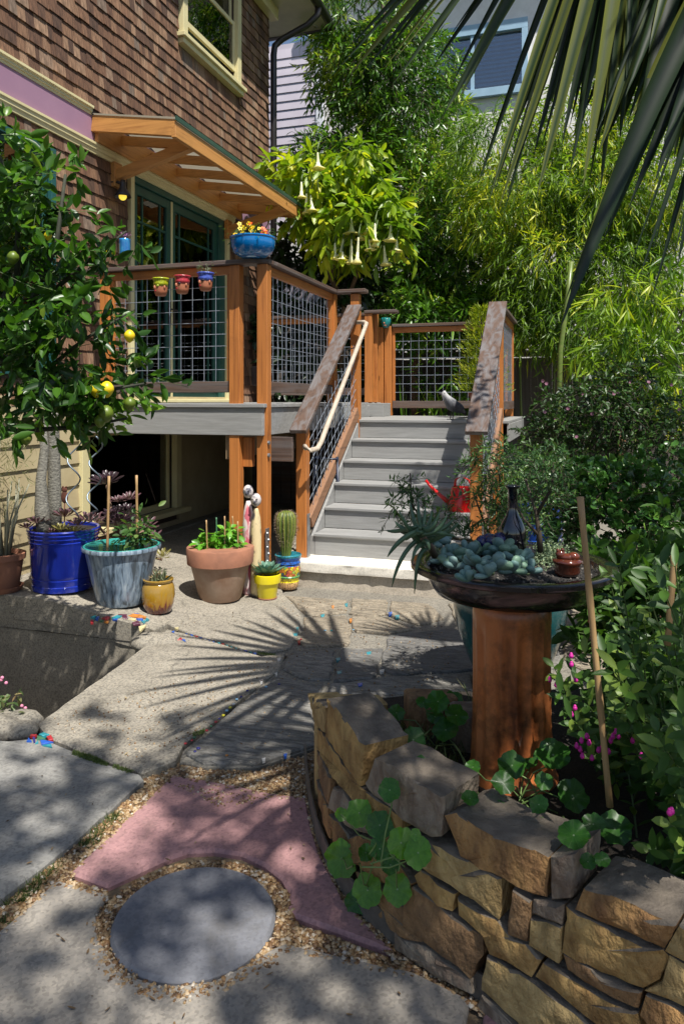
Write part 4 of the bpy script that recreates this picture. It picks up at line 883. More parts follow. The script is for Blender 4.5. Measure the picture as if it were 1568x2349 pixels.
# succulents standing behind it
t, c = pot('succulent_pot', 'terracotta pot of dark purple succulent rosettes behind streaked pot', *(PZ := rest(270,1310,0.1))[:2], [(.10,0),(.11,.01),(.135,.2),(.145,.2),(.147,.24),(.135,.242),(.13,.22)], TERRA, .13, .225, z=PZ[2], k=PZ[1]/6.1)
for u, v, r, m, n in ((245,1108,.17,SUCB,46),(262,1180,.12,SUCB,40),(290,1175,.12,SUCB,40),(276,1195,.13,SUCB,44),(300,1200,.11,SUCB,34),(255,1200,.11,SUCB,34),(297,1145,.11,SUCP,30),(270,1150,.09,SUCP,26),(335,1210,.14,SUCP,26),(350,1235,.12,SUCP,20),(268,1232,.09,SUCY,20),(222,1200,.13,SUCP,20),(372,1278,.12,SUCY,20),(225,1225,.1,SUCP,18)): rosette('rosette', atD(u,v,(PZ[1]-0.10)+.2*rnd.random()), r*.9, m, t, n, axis=(.1,-.3,1), w=.26)
b = MB(); 
for u, v in ((245,1108),(335,1210),(290,1175),(262,1180),(222,1200),(372,1280)): b.tube([c+Vector((rnd.uniform(-.05,.05),0,.22)), atD((u+270)/2,(v+1260)/2,(PZ[1]-0.02)), atD(u,v+4,(PZ[1]-0.02))], .011, 7)
b.build('stems', M('woody_stem', (.25,.16,.11), (.16,.1,.07), .8), t, smooth=True)
# 4 small barrel pot
BR, n, l, p = _new('amber_drip_glaze'); v = _coord(n, l, (70,70,3.5)); tc = n.new('ShaderNodeTexCoord'); sx = n.new('ShaderNodeSeparateXYZ'); l.new(tc.outputs['Object'], sx.inputs[0])
mr = n.new('ShaderNodeMapRange'); mr.inputs['From Min'].default_value = .05; mr.inputs['From Max'].default_value = .30; l.new(sx.outputs[2], mr.inputs['Value']); ma = n.new('ShaderNodeMath'); ma.operation = 'MULTIPLY_ADD'; ma.inputs[1].default_value = .95; l.new(_noise(n, l, v, 1.0, 5, .6, .4), ma.inputs[0]); l.new(mr.outputs[0], ma.inputs[2])
l.new(_ramp(n, l, ma.outputs[0], [(.42,(.07,.01,.012)),(.62,(.14,.022,.012)),(.70,(.30,.15,.012)),(.95,(.34,.19,.015)),(1.0,(.30,.18,.03))]), p.inputs['Base Color']); p.inputs['Roughness'].default_value = .15; p.inputs['Coat Weight'].default_value = .7
for e in p.inputs['Base Color'].links[0].from_node.color_ramp.elements: e.position = e.position/1.4
ma2 = n.new('ShaderNodeMath'); ma2.operation = 'DIVIDE'; ma2.inputs[1].default_value = 1.4; l.new(ma.outputs[0], ma2.inputs[0]); l.new(ma2.outputs[0], p.inputs['Base Color'].links[0].from_node.inputs[0])
t, c = pot('barrel_pot', 'small amber and red drip glazed barrel pot with pointed succulent', *(PZ := rest(363,1411,0.085))[:2], [(.08,0),(.092,.008),(.108,.06),(.116,.12),(.113,.175),(.10,.205),(.095,.21),(.106,.222),(.107,.232),(.095,.236),(.09,.215)], BR, .092, .215, z=PZ[2], k=PZ[1]/5.28)
AL = leafmat('coral_aloe', (.07,.10,.06), (.22,.24,.13), (.55,.18,.11), .4, .08)
n = 70; a = nrg.uniform(0,6.28,n); e = nrg.uniform(.5,1.45,n); q = nrg.normal(0,.028,(n,2)); leaves('foliage', np.c_[c.x+q[:,0], c.y+q[:,1], np.full(n,c.z+.2)], np.c_[np.cos(a)*np.cos(e), np.sin(a)*np.cos(e), np.sin(e)], nrg.normal(size=(n,3)), nrg.uniform(.05,.105,n), .017, nrg.random(n), AL, t, 'blade', -.1, .8)
# 5 weathered terracotta with basil
t, c = pot('basil_pot', 'large weathered terracotta pot of green basil with bamboo canes', *(PZ := rest(505,1385,0.15))[:2], [(.148,0),(.156,.01),(.222,.262),(.225,.272),(.246,.272),(.253,.385),(.248,.392),(.232,.39),(.226,.36)], TERRAW, .226, .355, z=PZ[2], k=PZ[1]/5.63)
b = MB(); b.lathe([(a*PZ[1]/5.63,b_*PZ[1]/5.63) for a,b_ in [(.2475,.2735),(.2545,.384),(.2485,.3935),(.23,.3925)]], 40, c); b.build('rim', TERRA, t, smooth=True, sharp=40)
pstake(t, c, [((475,473),1265,1193,(PZ[1]-0.08)),((516,515),1262,1184,(PZ[1]-0.03)),((546,545),1262,1196,(PZ[1]-0.05)),((536,533),1225,1184,(PZ[1]+0.07))], .0055); pstake(t, c, [((497,496),1230,1187,(PZ[1]+0.07))], .006, M('green_cane', (.05,.16,.08), (.04,.12,.06), .5))
BAS = leafmat('basil', (.05,.18,.012), (.13,.36,.025), (.28,.5,.06), .35, .3)
for u, v, n, s_ in ((478,1238,46,.035),(500,1242,40,.035),(528,1224,56,.038),(530,1246,40,.032),(500,1256,30,.032),(468,1246,30,.025)): herb(t, atD(u,v,(PZ[1]-0.07)+.12*rnd.random()), n, s_, s_*.8, .062, .042, BAS, 'oval', t0=.1, t1=.85, droop=.5)
# 6 yellow pot with agave
YG = M('yellow_glaze', (.72,.60,.01), (.66,.54,.01), .3, 3, coat=.5)
t, c = pot('yellow_pot', 'small bright yellow pot holding a grey green agave', *(PZ := rest(613,1378,0.068))[:2], [(.066,0),(.07,.006),(.086,.118),(.089,.125),(.1,.125),(.104,.16),(.103,.185),(.096,.188),(.09,.17)], YG, .09, .17, z=PZ[2], k=PZ[1]/5.62)
b = MB(); b.lathe([(.067,.0),(.072,.001),(.0745,.012),(.07,.0125)], 32, c); b.build('bare_foot', TERRA, t, smooth=True)
AG = leafmat('agave', (.06,.15,.11), (.16,.31,.22), (.2,.45,.28), .5, .08)
AGS = [(0,.25),(.3,.8),(.55,1),(.8,.6),(1,0)]; LEAF['agave'] = AGS
rosette('agave', (c.x,c.y,c.z+.19), .155, AG, t, 34, .9, .44, .2, .9, 'agave', -.12)
# 7 mosaic pot with cactus
def mosaicpot():
    m, n, l, p = _new('painted_mosaic'); tc = n.new('ShaderNodeTexCoord'); sp = n.new('ShaderNodeSeparateXYZ'); l.new(tc.outputs['Object'], sp.inputs[0])
    vo = n.new('ShaderNodeTexVoronoi'); vo.inputs['Scale'].default_value = 38; l.new(tc.outputs['Object'], vo.inputs['Vector'])
    cel = n.new('ShaderNodeSeparateColor'); l.new(vo.outputs['Color'], cel.inputs[0])
    fig = _ramp(n, l, cel.outputs[0], [(.0,(.7,.55,.01)),(.45,(.5,.06,.05)),(.6,(.7,.55,.01)),(.72,(.08,.04,.2)),(.84,(.1,.35,.1)),(.95,(.7,.6,.02))])
    mr = n.new('ShaderNodeMapRange'); mr.inputs['From Max'].default_value = .28; l.new(sp.outputs[2], mr.inputs['Value'])
    base = _ramp(n, l, mr.outputs[0], [(.0,(.55,.33,.15)),(.14,(.6,.38,.15)),(.2,(.75,.6,.02)),(.32,(.1,.3,.08)),(.44,(.75,.55,.02)),(.66,(.02,.10,.4)),(.9,(.02,.22,.28))])
    base.node.color_ramp.interpolation = 'CONSTANT'
    gate = _ramp(n, l, mr.outputs[0], [(.0,(.0,)*3),(.38,(1,)*3),(.66,(0,)*3)]); gate.node.color_ramp.interpolation = 'CONSTANT'
    c = _mix(n, l, base, fig, gate)
    ve = n.new('ShaderNodeTexVoronoi'); ve.feature = 'DISTANCE_TO_EDGE'; ve.inputs['Scale'].default_value = 38; l.new(tc.outputs['Object'], ve.inputs['Vector'])
    c = _mix(n, l, c, (.02,.015,.01), _ramp(n, l, ve.outputs[0], [(.03,(.85,)*3),(.07,(0,0,0))]))
    l.new(c, p.inputs['Base Color']); p.inputs['Roughness'].default_value = .3; p.inputs['Coat Weight'].default_value = .4; return m
t, c = pot('painted_pot', 'small pot painted in blue and yellow bands holding ribbed cactus', *(PZ := rest(661,1354,0.075))[:2], [(.07,0),(.08,.01),(.086,.06),(.083,.066),(.095,.10),(.09,.106),(.1,.16),(.092,.2),(.1,.205),(.094,.225),(.103,.245),(.108,.268),(.1,.275),(.094,.26)], mosaicpot(), .094, .25, z=PZ[2], k=PZ[1]/5.97)
CAC = tinted('cactus_skin', [(0,(.035,.06,.012)),(.5,(.10,.15,.02)),(1,(.26,.28,.05))], .5, var=.15)
cb_ = cf(la(656,(PZ[1]+0.00)), (PZ[1]+0.00), 0); b = MB(); nr = 13; prof = [(.03,.25),(.038,.3),(.045,.36),(.058,.41),(.068,.46),(.07,.53),(.066,.57),(.05,.602),(.02,.615),(.001,.612)]
vs = []; 
for (r_, z_) in prof:
    for j in range(nr*4):
        g = 2*math.pi*j/(nr*4); k = 1+.16*math.cos(g*nr); vs.append((cb_.x+r_*k*math.cos(g), cb_.y+r_*k*math.sin(g), z_))
b.add(vs, [(i*nr*4+j, i*nr*4+(j+1)%(nr*4), (i+1)*nr*4+(j+1)%(nr*4), (i+1)*nr*4+j) for i in range(len(prof)-1) for j in range(nr*4)]); b.t = [(.5+.5*math.cos(2*math.pi*(i%(nr*4))/4)) for i in range(len(vs))]; b.build('cactus', CAC, t, smooth=True)
P, Dd = [], []
for j in range(nr):
    for i in range(26):
        f = i/25; z_ = .34+.27*f; r_ = np.interp(z_, [q[1] for q in prof[:-1]], [q[0] for q in prof[:-1]])*1.16; g = 2*math.pi*j/nr
        for k in range(4): P.append((cb_.x+r_*math.cos(g), cb_.y+r_*math.sin(g), z_)); Dd.append((math.cos(g)+rnd.uniform(-.8,.8), math.sin(g)+rnd.uniform(-.8,.8), rnd.uniform(-.3,.9)))
leaves('spines', P, Dd, nrg.normal(size=(len(P),3)), .026, .0018, .5, M('spine', (.32,.25,.17), (.22,.16,.1), .6), t, 'diamond', 0)
# 8 two carved totems
def totem(u, vt, d, r, label, c1, c2):
    c = cf(la(u,d), d, 0); top = CH-(vt-YH)/F*d; t = thing('totem_figure', label, 'figure', c, 'two slim totem figures'); h = top
    b = MB(); b.lathe([(r*.82,0),(r,.02),(r*.95,h*.35),(r*.98,h*.62),(r*.8,h*.76),(r*.5,h*.83),(r*.36,h*.855)], 18, c); b.build('figure_body', M('totem_%d' % u, c1, c2, .7, 14, .2, 40, (1,1,.45), lo=.47, hi=.56, dirt=.5), t, smooth=True)
    hd = MB(); hc = Vector((c.x,c.y,h-.052)); hd.ball(hc, .045, 16, 12, (.88,.95,1.15)); f = Vector((math.sin(.15+PSI*0), -1, 0)).normalized()
    hd.ball(hc+f*.046+Vector((0,0,-.004)), .011, 8, 6, (.8,1,1.5)); o = hd.build('head', M('totem_white', (.55,.5,.48), (.10,.10,.13), .6, 22, .4, 30, lo=.47, hi=.58), t, smooth=True)
    s_ = Vector((-f.y,f.x,0)); ft = MB()
    for k in (-1,1): ft.ball(hc+f*.044+s_*k*.017+Vector((0,0,.01)), .006, 8, 5, (1.5,.6,.7))
    ft.ball(hc+f*.043+Vector((0,0,-.022)), .009, 8, 5, (1.4,.6,.4)); ft.build('face_marks', GUTTER, o, smooth=True)
totem(569, 1112, 5.74, .044, 'taller slim totem figure painted white and pink by the post', (.72,.62,.6), (.55,.12,.16))
totem(587, 1131, 5.68, .042, 'shorter slim totem figure mottled cream and black by the post', (.62,.50,.28), (.06,.05,.05))
# ------------------------------------------------------------------ things on the railing
ENB = M('blue_enamel', (.0,.17,.48), (.0,.14,.42), .12, 3, coat=.8)
zc = ZC+.002; c = atD(580, 0, 6.0); c = cf(la(580,5.72), 5.72, zc)
t, c = pot('blue_bowl', 'round glossy blue bowl of yellow and orange flowers on corner rail', la(580,5.90), 5.90, [(.085,0),(.10,.006),(.148,.035),(.172,.08),(.178,.125),(.176,.148),(.183,.152),(.182,.162),(.17,.16),(.165,.13)], ENB, .17, .135, 'flower bowl', ZC+.001)
PET = leafmat('bedding_leaf', (.03,.08,.02), (.09,.18,.04), (.16,.26,.08), .5)
herb(t, (c.x,c.y,c.z+.175), 420, .075, .03, .04, .011, PET, 'diamond'); FY = M('yellow_petal', (.8,.6,.01), (.75,.5,.01), .5); FO = M('orange_petal', (.75,.10,.01), (.65,.06,.01), .5); FCE = M('flower_eye', (.06,.015,.02), (.04,.01,.01), .6)
for i in range(26):
    a = rnd.uniform(0,6.28); r_ = .155*math.sqrt(rnd.random()); x = c.x+r_*math.cos(a); y_ = c.y+r_*math.sin(a); o_ = x < c.x+.045; ctr = Vector((x, y_, c.z+.195+rnd.uniform(0,.055)))
    f = Vector((rnd.uniform(-.5,.6),-1,rnd.uniform(.2,1.2))).normalized(); s1 = f.cross(Vector((0,0,1))).normalized(); s2 = f.cross(s1); rr = .021; b = MB()
    vs = [ctr+f*.004]; K = 20
    for k in range(K): q = 2*math.pi*k/K; w = rr*(.8+.2*math.cos(5*q)); vs.append(ctr+s1*w*math.cos(q)+s2*w*math.sin(q)+f*.004)
    for k in range(K): q = 2*math.pi*k/K; vs.append(ctr+(s1*math.cos(q)+s2*math.sin(q))*.004-f*.004)
    b.add(vs, [(0,1+k,1+(k+1)%K) for k in range(K)]+[(1+k,1+K+k,1+K+(k+1)%K,1+(k+1)%K) for k in range(K)]); fl_ = b.build('flower', FY if o_ else FO, t, smooth=False)
    e = MB(); e.ball(ctr+f*.005, .005, 8, 5); e.build('flower_eye', FCE if o_ else FY, fl_)
SKIN = M('terracotta_face', (.45,.17,.09), (.4,.14,.07), .55, 8)
def facepot(u, v, col_, label, plant):
    d = 5.76; c = atD(u, v, d); c.y = 5.395-.055; t = thing('face_pot', label, 'wall pot', c, 'face pots hung on the rail'); W_ = M('facepot_glaze_%d' % u, col_, sc(col_,.6), .25, 60, .6, 60, coat=.5, bd=.006)
    b = MB(); b.lathe([(.03,-.085),(.042,-.08),(.052,-.05),(.055,-.01),(.056,.012)], 24, c); b.build('face', SKIN, t, smooth=True, sharp=60)
    b = MB(); b.lathe([(.0575,-.008),(.061,.02),(.058,.028),(.063,.045),(.069,.052),(.069,.06),(.058,.058),(.054,.03)], 28, c, lambda g,z: 1+.03*math.sin(g*9)*math.sin(z*120)); b.build('turban', W_, t, smooth=True)
    f = Vector((-.45,-.9,0)).normalized(); s_ = Vector((-f.y,f.x,0)); E_ = M('mask_%d' % u, (.02,.02,.03) if u > 350 else (.45,.55,.06), None, .4)
    b = MB()
    for k in (-1,1): b.ball(c+f*.046+s_*k*.023+Vector((0,0,-.006)), .018, 12, 7, (1,.5,.6), Matrix.Rotation(math.atan2(s_.y,s_.x),3,'Z'))
    b.build('mask', E_, t, smooth=True); b = MB(); b.ball(c+f*.057+Vector((0,0,-.02)), .011, 10, 7, (.9,1,1.6)); b.build('nose', SKIN, t, smooth=True)
    b = MB(); b.ball(c+f*.05+Vector((0,0,-.046)), .011, 10, 6, (1.2,.8,.6)); b.build('mouth', M('lips_%d' % u, (.5,.03,.04), None, .35), t, smooth=True)
    b = MB(); b.ball(c+s_*.056+Vector((0,0,-.018)), .012, 8, 6, (.6,.9,1.3)); b.build('ear', SKIN, t, smooth=True)
    if plant: herb(t, (c.x,c.y,c.z+.085), 90, .022, .022, .035, .008, leafmat('grey_herb', (.08,.1,.06), (.2,.24,.16), None, .6), 'diamond')
facepot(318, 641, (.45,.5,.02), 'face shaped wall pot with lime green headband on the rail', False)
facepot(379, 638, (.55,.05,.07), 'face shaped wall pot with red headband on the rail', False)
facepot(444, 634, (.08,.13,.55), 'face shaped wall pot with blue headband and herb on the rail', True)
d = 5.74; c = cf(la(286,d), d, ZC); t = thing('blue_cup', 'ribbed blue ceramic cup with small purple succulent on the railing', 'cup', c)
b = MB(); pr = [(.036,0)]
for i in range(13): z_ = .004+i*.0085; pr += [(.045,z_),(.0405,z_+.005)]
pr += [(.044,.118),(.036,.118),(.034,.1)]; b.lathe(pr, 26, c); b.build('cup_body', M('azure_glaze', (.02,.16,.5), (.04,.3,.6), .15, 20, coat=.6), t, smooth=True)
rosette('rosette', (c.x,c.y,c.z+.135), .075, leafmat('mauve_succulent', (.14,.05,.12), (.38,.18,.33), (.5,.3,.42), .4, .1), t, 18, .8, .34)
b = MB(); b.tube([(c.x,c.y,c.z+.1),(c.x,c.y,c.z+.14)], .008, 7); b.build('stem', TWIG, t)
c = cf(la(251,5.76), 5.76, ZC); t = thing('yellow_cup', 'ribbed yellow ceramic cup on railing behind the lemon leaves', 'cup', c); b = MB(); pr = [(.04,0)]
for i in range(8): z_ = .004+i*.009; pr += [(.046,z_),(.042,z_+.005)]
pr += [(.05,.08),(.044,.085),(.04,.07)]; b.lathe(pr, 24, c); b.build('cup_body', YG, t, smooth=True); b = MB(); b.lathe([(.0405,.068),(.001,.07)], 16, c); b.build('soil', SOIL, t)
# small teal head pot on the landing post
c = atD(885, 738, 9.3); c.y = 9.03; t = thing('teal_face_pot', 'tiny teal face pot with trailing sprigs on landing post', 'wall pot', c)
b = MB(); b.lathe([(.02,-.08),(.045,-.06),(.06,-.01),(.062,.03),(.055,.05),(.048,.04)], 20, c); b.build('face', M('teal_glaze', (.02,.28,.26), (.02,.2,.2), .2, coat=.6), t, smooth=True); b = MB(); b.ball(c+Vector((-.01,-.058,-.02)), .012, 8, 6); b.ball(c+Vector((.0,-.05,-.05)), .016, 8, 6, (1,.7,.5)); b.build('face_features', SKIN, t, smooth=True)
herb(t, (c.x,c.y,c.z+.1), 70, .05, .025, .06, .006, PET, 'diamond')
# ------------------------------------------------------------------ raised stone planter
BASE = [(-.15,3.16),(-.125,2.95),(-.05,2.46),(.155,2.04),(.34,1.86),(.71,1.52),(1.05,1.2),(1.45,.85)]       # plan of the wall face (lat, D)
def wallD(u):
    t = (u-CX)/F
    for (x0,d0),(x1,d1) in zip(BASE, BASE[1:]):
        den = (x1-x0)-t*(d1-d0); k = (t*d0-x0)/den if abs(den) > 1e-9 else -1
        if -1e-6 <= k <= 1+1e-6: return d0+(d1-d0)*k, Vector((x1-x0, d1-d0)).normalized()
    a, b = (BASE[0], BASE[1]) if t < 0 else (BASE[-2], BASE[-1])
    den = (b[0]-a[0])-t*(b[1]-a[1]); k = (t*a[1]-a[0])/den; return a[1]+(b[1]-a[1])*k, Vector((b[0]-a[0], b[1]-a[1])).normalized()
planter = thing('stone_planter', 'low raised planter walled with rough stacked golden brown stones', 'planter', cf(.3,2.2))
STONE = []
for i, (a, b) in enumerate([((.50,.32,.115),(.27,.15,.05)), ((.42,.235,.085),(.20,.10,.04)), ((.33,.27,.20),(.17,.12,.085)), ((.55,.39,.17),(.32,.21,.08)), ((.33,.19,.085),(.15,.085,.04))]):
    STONE.append(M('wall_stone_%d' % i, a, b, .88, 11, 1.0, 22, (1.6,1.6,1.0), dirt=.6, bd=.03))
TOPST = M('stone_top_face', (.20,.165,.125), (.10,.082,.065), .92, 12, .9, 34, dirt=.5, bd=.015)  # greyer, darker colour for the upward faces of the stones
def stone(px, k, depth=.13, proud=.0, top=None, tilt=0):
    px = [(u, v) for u, v in px]; n = len(px); cu = sum(p[0] for p in px)/n; D0, tg = wallD(min(max(cu,712),1700))
    nin = Vector((-tg.y, tg.x)); nin = nin if nin.dot(Vector((cu-CX, 0))/F + Vector((0,1))) > 0 else -nin    # pointing into the bed
    pts3 = []
    for u, v in px:
        d, _ = wallD(u); x = (u-CX)/F*d; z = CH-(v-YH)/F*d; pts3.append(Vector((x, d, z)))
    m = [pts3]; q = []
    for i in range(n):                                     # subdivide the outline and roughen it
        a, b_ = pts3[i], pts3[(i+1)%n]; kk = max(1, int((b_-a).length/.028))
        for j in range(kk): q.append(a+(b_-a)*(j/kk)+Vector((rnd.uniform(-.002,.002), rnd.uniform(-.003,.003), rnd.uniform(-.0045,.0045))))
    N = len(q); ctr = sum(q, Vector())/N; nv = Vector((nin.x, nin.y, 0))
    back = [p+nv*depth+(ctr-p)*.05 for p in q]; rim = [ctr+(p-ctr)*.992+nv*rnd.uniform(.0,.006) for p in q]; f1 = [ctr+(p-ctr)*rnd.uniform(.90,.955)-nv*(rnd.uniform(-.002,.004)+proud) for p in q]; f2 = [ctr+(p-ctr)*rnd.uniform(.5,.62)-nv*(.006+rnd.uniform(-.003,.004)+proud) for p in q]
    vs = [cf(p.x,p.y,p.z) for ring_ in (back,rim,f1,f2) for p in ring_] + [cf(*(ctr-nv*(.007+proud)))]
    fs = [(r_*N+j, r_*N+(j+1)%N, (r_+1)*N+(j+1)%N, (r_+1)*N+j) for r_ in range(3) for j in range(N)] + [(3*N+j, 3*N+(j+1)%N, 4*N) for j in range(N)] + [tuple(range(N-1,-1,-1))]
    b = MB(); b.add(vs, fs); o = b.build('wall_stone', STONE[k], planter, smooth=True, sharp=34); o.data.materials.append(TOPST)
    for f_ in o.data.polygons:
        if abs(f_.normal.z) > .6 and f_.center.z > ctr.z: f_.material_index = 1
c7 = lambda L: [(642.2+.3511*x, 1559.8+.3511*y) for x, y in L]; c8 = lambda L: [(925.8+.4096*x, 1706.6+.4096*y) for x, y in L]
for px, k, dp in [
  (c7([(305,115),(428,270),(548,440),(525,700),(400,530),(290,380)]),0,.16), (c7([(224,292),(300,385),(400,540),(520,708),(660,800),(790,905),(795,985),(560,890),(335,640),(228,420)]),0,.13),
  (c7([(548,690),(620,520),(735,570),(850,640),(1075,760),(1050,1030),(930,1010),(800,905),(650,790)]),2,.17), (c7([(340,700),(400,720),(540,890),(560,910),(640,1040),(520,1000),(400,930),(312,830)]),2,.1), (c7([(322,880),(400,945),(470,1080),(420,1150),(340,1070)]),1,.1),
  (c7([(238,450),(280,560),(325,645),(312,825),(255,640)]),4,.1), (c7([(180,88),(300,178),(288,350),(226,282)]),3,.12), (c7([(235,640),(308,840),(325,1050),(262,860)]),1,.1),
  (c8([(225,405),(285,395),(400,455),(500,510),(650,570),(812,640),(800,865),(720,850),(560,762),(420,700),(310,630),(290,550)]),1,.18), (c8([(818,625),(962,612),(942,860),(822,882)]),2,.14),
  (c8([(100,525),(300,625),(430,700),(550,772),(530,985),(390,890),(260,800),(130,720),(95,695)]),3,.14), (c8([(55,735),(95,705),(190,780),(285,850),(265,940),(195,900),(80,800)]),0,.1), (c8([(0,830),(45,795),(190,905),(270,975),(440,1092),(440,1180),(375,1310),(120,1130),(-10,1020)]),4,.14),
  (c8([(290,865),(400,930),(520,990),(600,1085),(690,1135),(772,1230),(715,1312),(600,1250),(480,1190),(430,1070),(300,970)]),0,.13), (c8([(607,815),(715,880),(695,1120),(580,1062)]),4,.12), (c8([(716,870),(895,905),(885,1008),(712,958)]),2,.1), (c8([(706,972),(885,1025),(865,1235),(700,1120)]),3,.12),
  (c8([(1005,815),(1150,855),(1290,915),(1530,1025),(1450,1150),(1290,1085),(1100,985),(945,918)]),1,.17), (c8([(908,905),(960,940),(1200,1065),(1445,1165),(1480,1195),(1440,1340),(1340,1385),(1100,1280),(880,1170)]),0,.14), (c8([(888,1192),(960,1212),(1120,1300),(1330,1402),(1310,1500),(1180,1430),(920,1275)]),4,.12),
  (c8([(455,1188),(640,1275),(820,1395),(1000,1535),(1120,1680),(700,1640),(430,1385)]),3,.13), (c8([(778,1222),(900,1290),(1150,1438),(1310,1520),(1340,1640),(1180,1650),(1000,1515),(820,1370),(730,1310)]),0,.13), (c8([(1345,1410),(1480,1450),(1700,1560),(1700,1700),(1400,1640),(1320,1520)]),1,.13),
  (c8([(1485,1190),(1700,1290),(1700,1540),(1480,1435),(1350,1392),(1440,1345)]),3,.14), (c8([(1535,1025),(1700,1100),(1700,1280),(1460,1165)]),3,.16), (c7([(330,1070),(520,1010),(700,1120),(860,1330),(800,1420),(560,1260),(400,1150)]),1,.12), (c7([(480,1250),(700,1390),(860,1560),(1000,1740),(800,1700),(560,1480)]),4,.1),
  (c7([(640,1050),(800,985),(930,1025),(980,1110),(920,1230),(760,1180)]),0,.12), (c8([(-60,1060),(120,1140),(370,1320),(380,1400),(200,1330),(-60,1150)]),2,.1), (c8([(430,1400),(700,1650),(1000,1740),(700,1740),(400,1480)]),2,.1)]: stone(px, k, dp)
for u0, u1 in ((1625,1760),(1768,1900),(1908,2060),(2068,2240)):      # the wall runs on to the right
    for r_, (za, zb) in enumerate(((-.04,.09),(.096,.21),(.216,.32),(.326,.43))):
        o_ = 30*(r_ % 2); da, db = wallD(u0+o_)[0], wallD(u1+o_)[0]
        stone([(u0+o_, YH+(CH-zb)*F/da), (u1+o_, YH+(CH-zb)*F/db), (u1+o_, YH+(CH-za)*F/db), (u0+o_, YH+(CH-za)*F/da)], rnd.choice([0,1,3,4]), .14)
# flat stones closing the far end
for i, (u0, v0, w) in enumerate(((700,1588,.28),(905,1583,.2),(1010,1620,.22))):
    p = onz(u0+20, v0, .38); d_ = p; b = MB(); q = [Vector((0,0)),Vector((w*.9,-.01)),Vector((w,-.09)),Vector((w*.5,-.13)),Vector((.01,-.1))]
    b.prism([(d_.x+CS*a.x-SN*a.y, d_.y+SN*a.x+CS*a.y) for a in q], .02, .38+i*.012, .012); b.build('wall_stone', STONE[(3,4,2)[i]], planter, bevel=.008)
# dark cap stone on the right
D0, _ = wallD(1500)
# soil filling the bed
sb = MB(); ins = [(.02,3.05),(.05,2.9),(.06,2.5),(.24,2.13),(.42,1.96),(.80,1.60),(1.13,1.28),(1.53,.93)]
poly = ins+[(4.5,.6),(4.5,3.0),(1.2,3.2),(.4,3.15)]
sb.prism([cf(*p).xy for p in poly], -.05, .262); struct(sb.build('bed_soil', SOIL))
# ------------------------------------------------------------------ pedestal planter (bird bath form)
PD, PL = 2.47, (1173-CX)/F*2.47; c = cf(PL, PD, .235); pz = Vector((c.x,c.y,0))
bath = thing('pedestal_planter', 'dark glazed bowl on a fluted terracotta column in the planter', 'pedestal planter', c)
def terrac():
    m, n, l, p = _new('stained_terracotta'); v = _coord(n, l, (5,5,1.2)); w = _coord(n, l)
    c_ = _ramp(n, l, _noise(n, l, v, 1.4, 7, .6), [(.3,(.16,.045,.016)),(.46,(.52,.155,.045)),(.7,(.6,.21,.07))])
    c_ = _mix(n, l, c_, (.025,.012,.008), _ramp(n, l, _noise(n, l, w, 5, 8, .7), [(.46,(0,0,0)),(.64,(.85,)*3)])); c_ = _mix(n, l, c_, (.6,.5,.42), _ramp(n, l, _noise(n, l, v, 3.2, 5), [(.66,(0,0,0)),(.74,(.55,)*3)]))
    l.new(c_, p.inputs['Base Color']); p.inputs['Roughness'].default_value = .36; p.inputs['Coat Weight'].default_value = .15; l.new(_bump(n, l, _noise(n, l, w, 30, 6), .3, .006), p.inputs['Normal']); return m
TP = terrac(); NF = 16
def flute(g, z): return 1.02-.085*abs(math.cos(g*NF/2)) if .06 < z < .535 else 1.0
b = MB(); b.lathe([(.15,-.03),(.15,.03),(.142,.045),(.136,.06),(.131,.09),(.127,.2),(.125,.36),(.126,.5),(.128,.535),(.128,.56),(.126,.625)], 160, (c.x,c.y,.235), flute); b.build('column', TP, bath, smooth=True)
BD = glaze('black_bowl_glaze', (.008,.006,.006), (.018,.012,.012), (.30,.16,.145), .22, (3,3,14), 1.0, .36, .54, .5)
b = MB(); b.lathe([(.12,.062),(.215,.066),(.252,.075),(.270,.098),(.281,.13),(.284,.14),(.325,.15),(.334,.155),(.334,.168),(.325,.174),(.29,.172),(.278,.165),(.265,.12)], 72, (c.x,c.y,.79)); b.build('bowl', BD, bath, smooth=True, sharp=50)
GR = M('grit_soil', (.05,.045,.04), (.012,.01,.009), .9, 90, .9, 120, bd=.01); b = MB(); b.lathe([(.276,.148),(.15,.156),(.001,.158)], 40, (c.x,c.y,.79)); b.build('soil', GR, bath, smooth=True)
n = 900; a = nrg.uniform(0,6.28,n); r_ = .27*np.sqrt(nrg.random(n)); gm = MB()
for i in range(n): gm.tint = rnd.random(); gm.ball((c.x+r_[i]*math.cos(a[i]), c.y+r_[i]*math.sin(a[i]), .947), rnd.uniform(.002,.005), 5, 3)
stuff(gm.build('grit', tinted('grit', [(0,(.02,.018,.016)),(.6,(.08,.07,.06)),(1,(.3,.27,.23))], .8), bath))
ZB = .948
def bl(u, v, z=ZB): return onz(u, v, z)
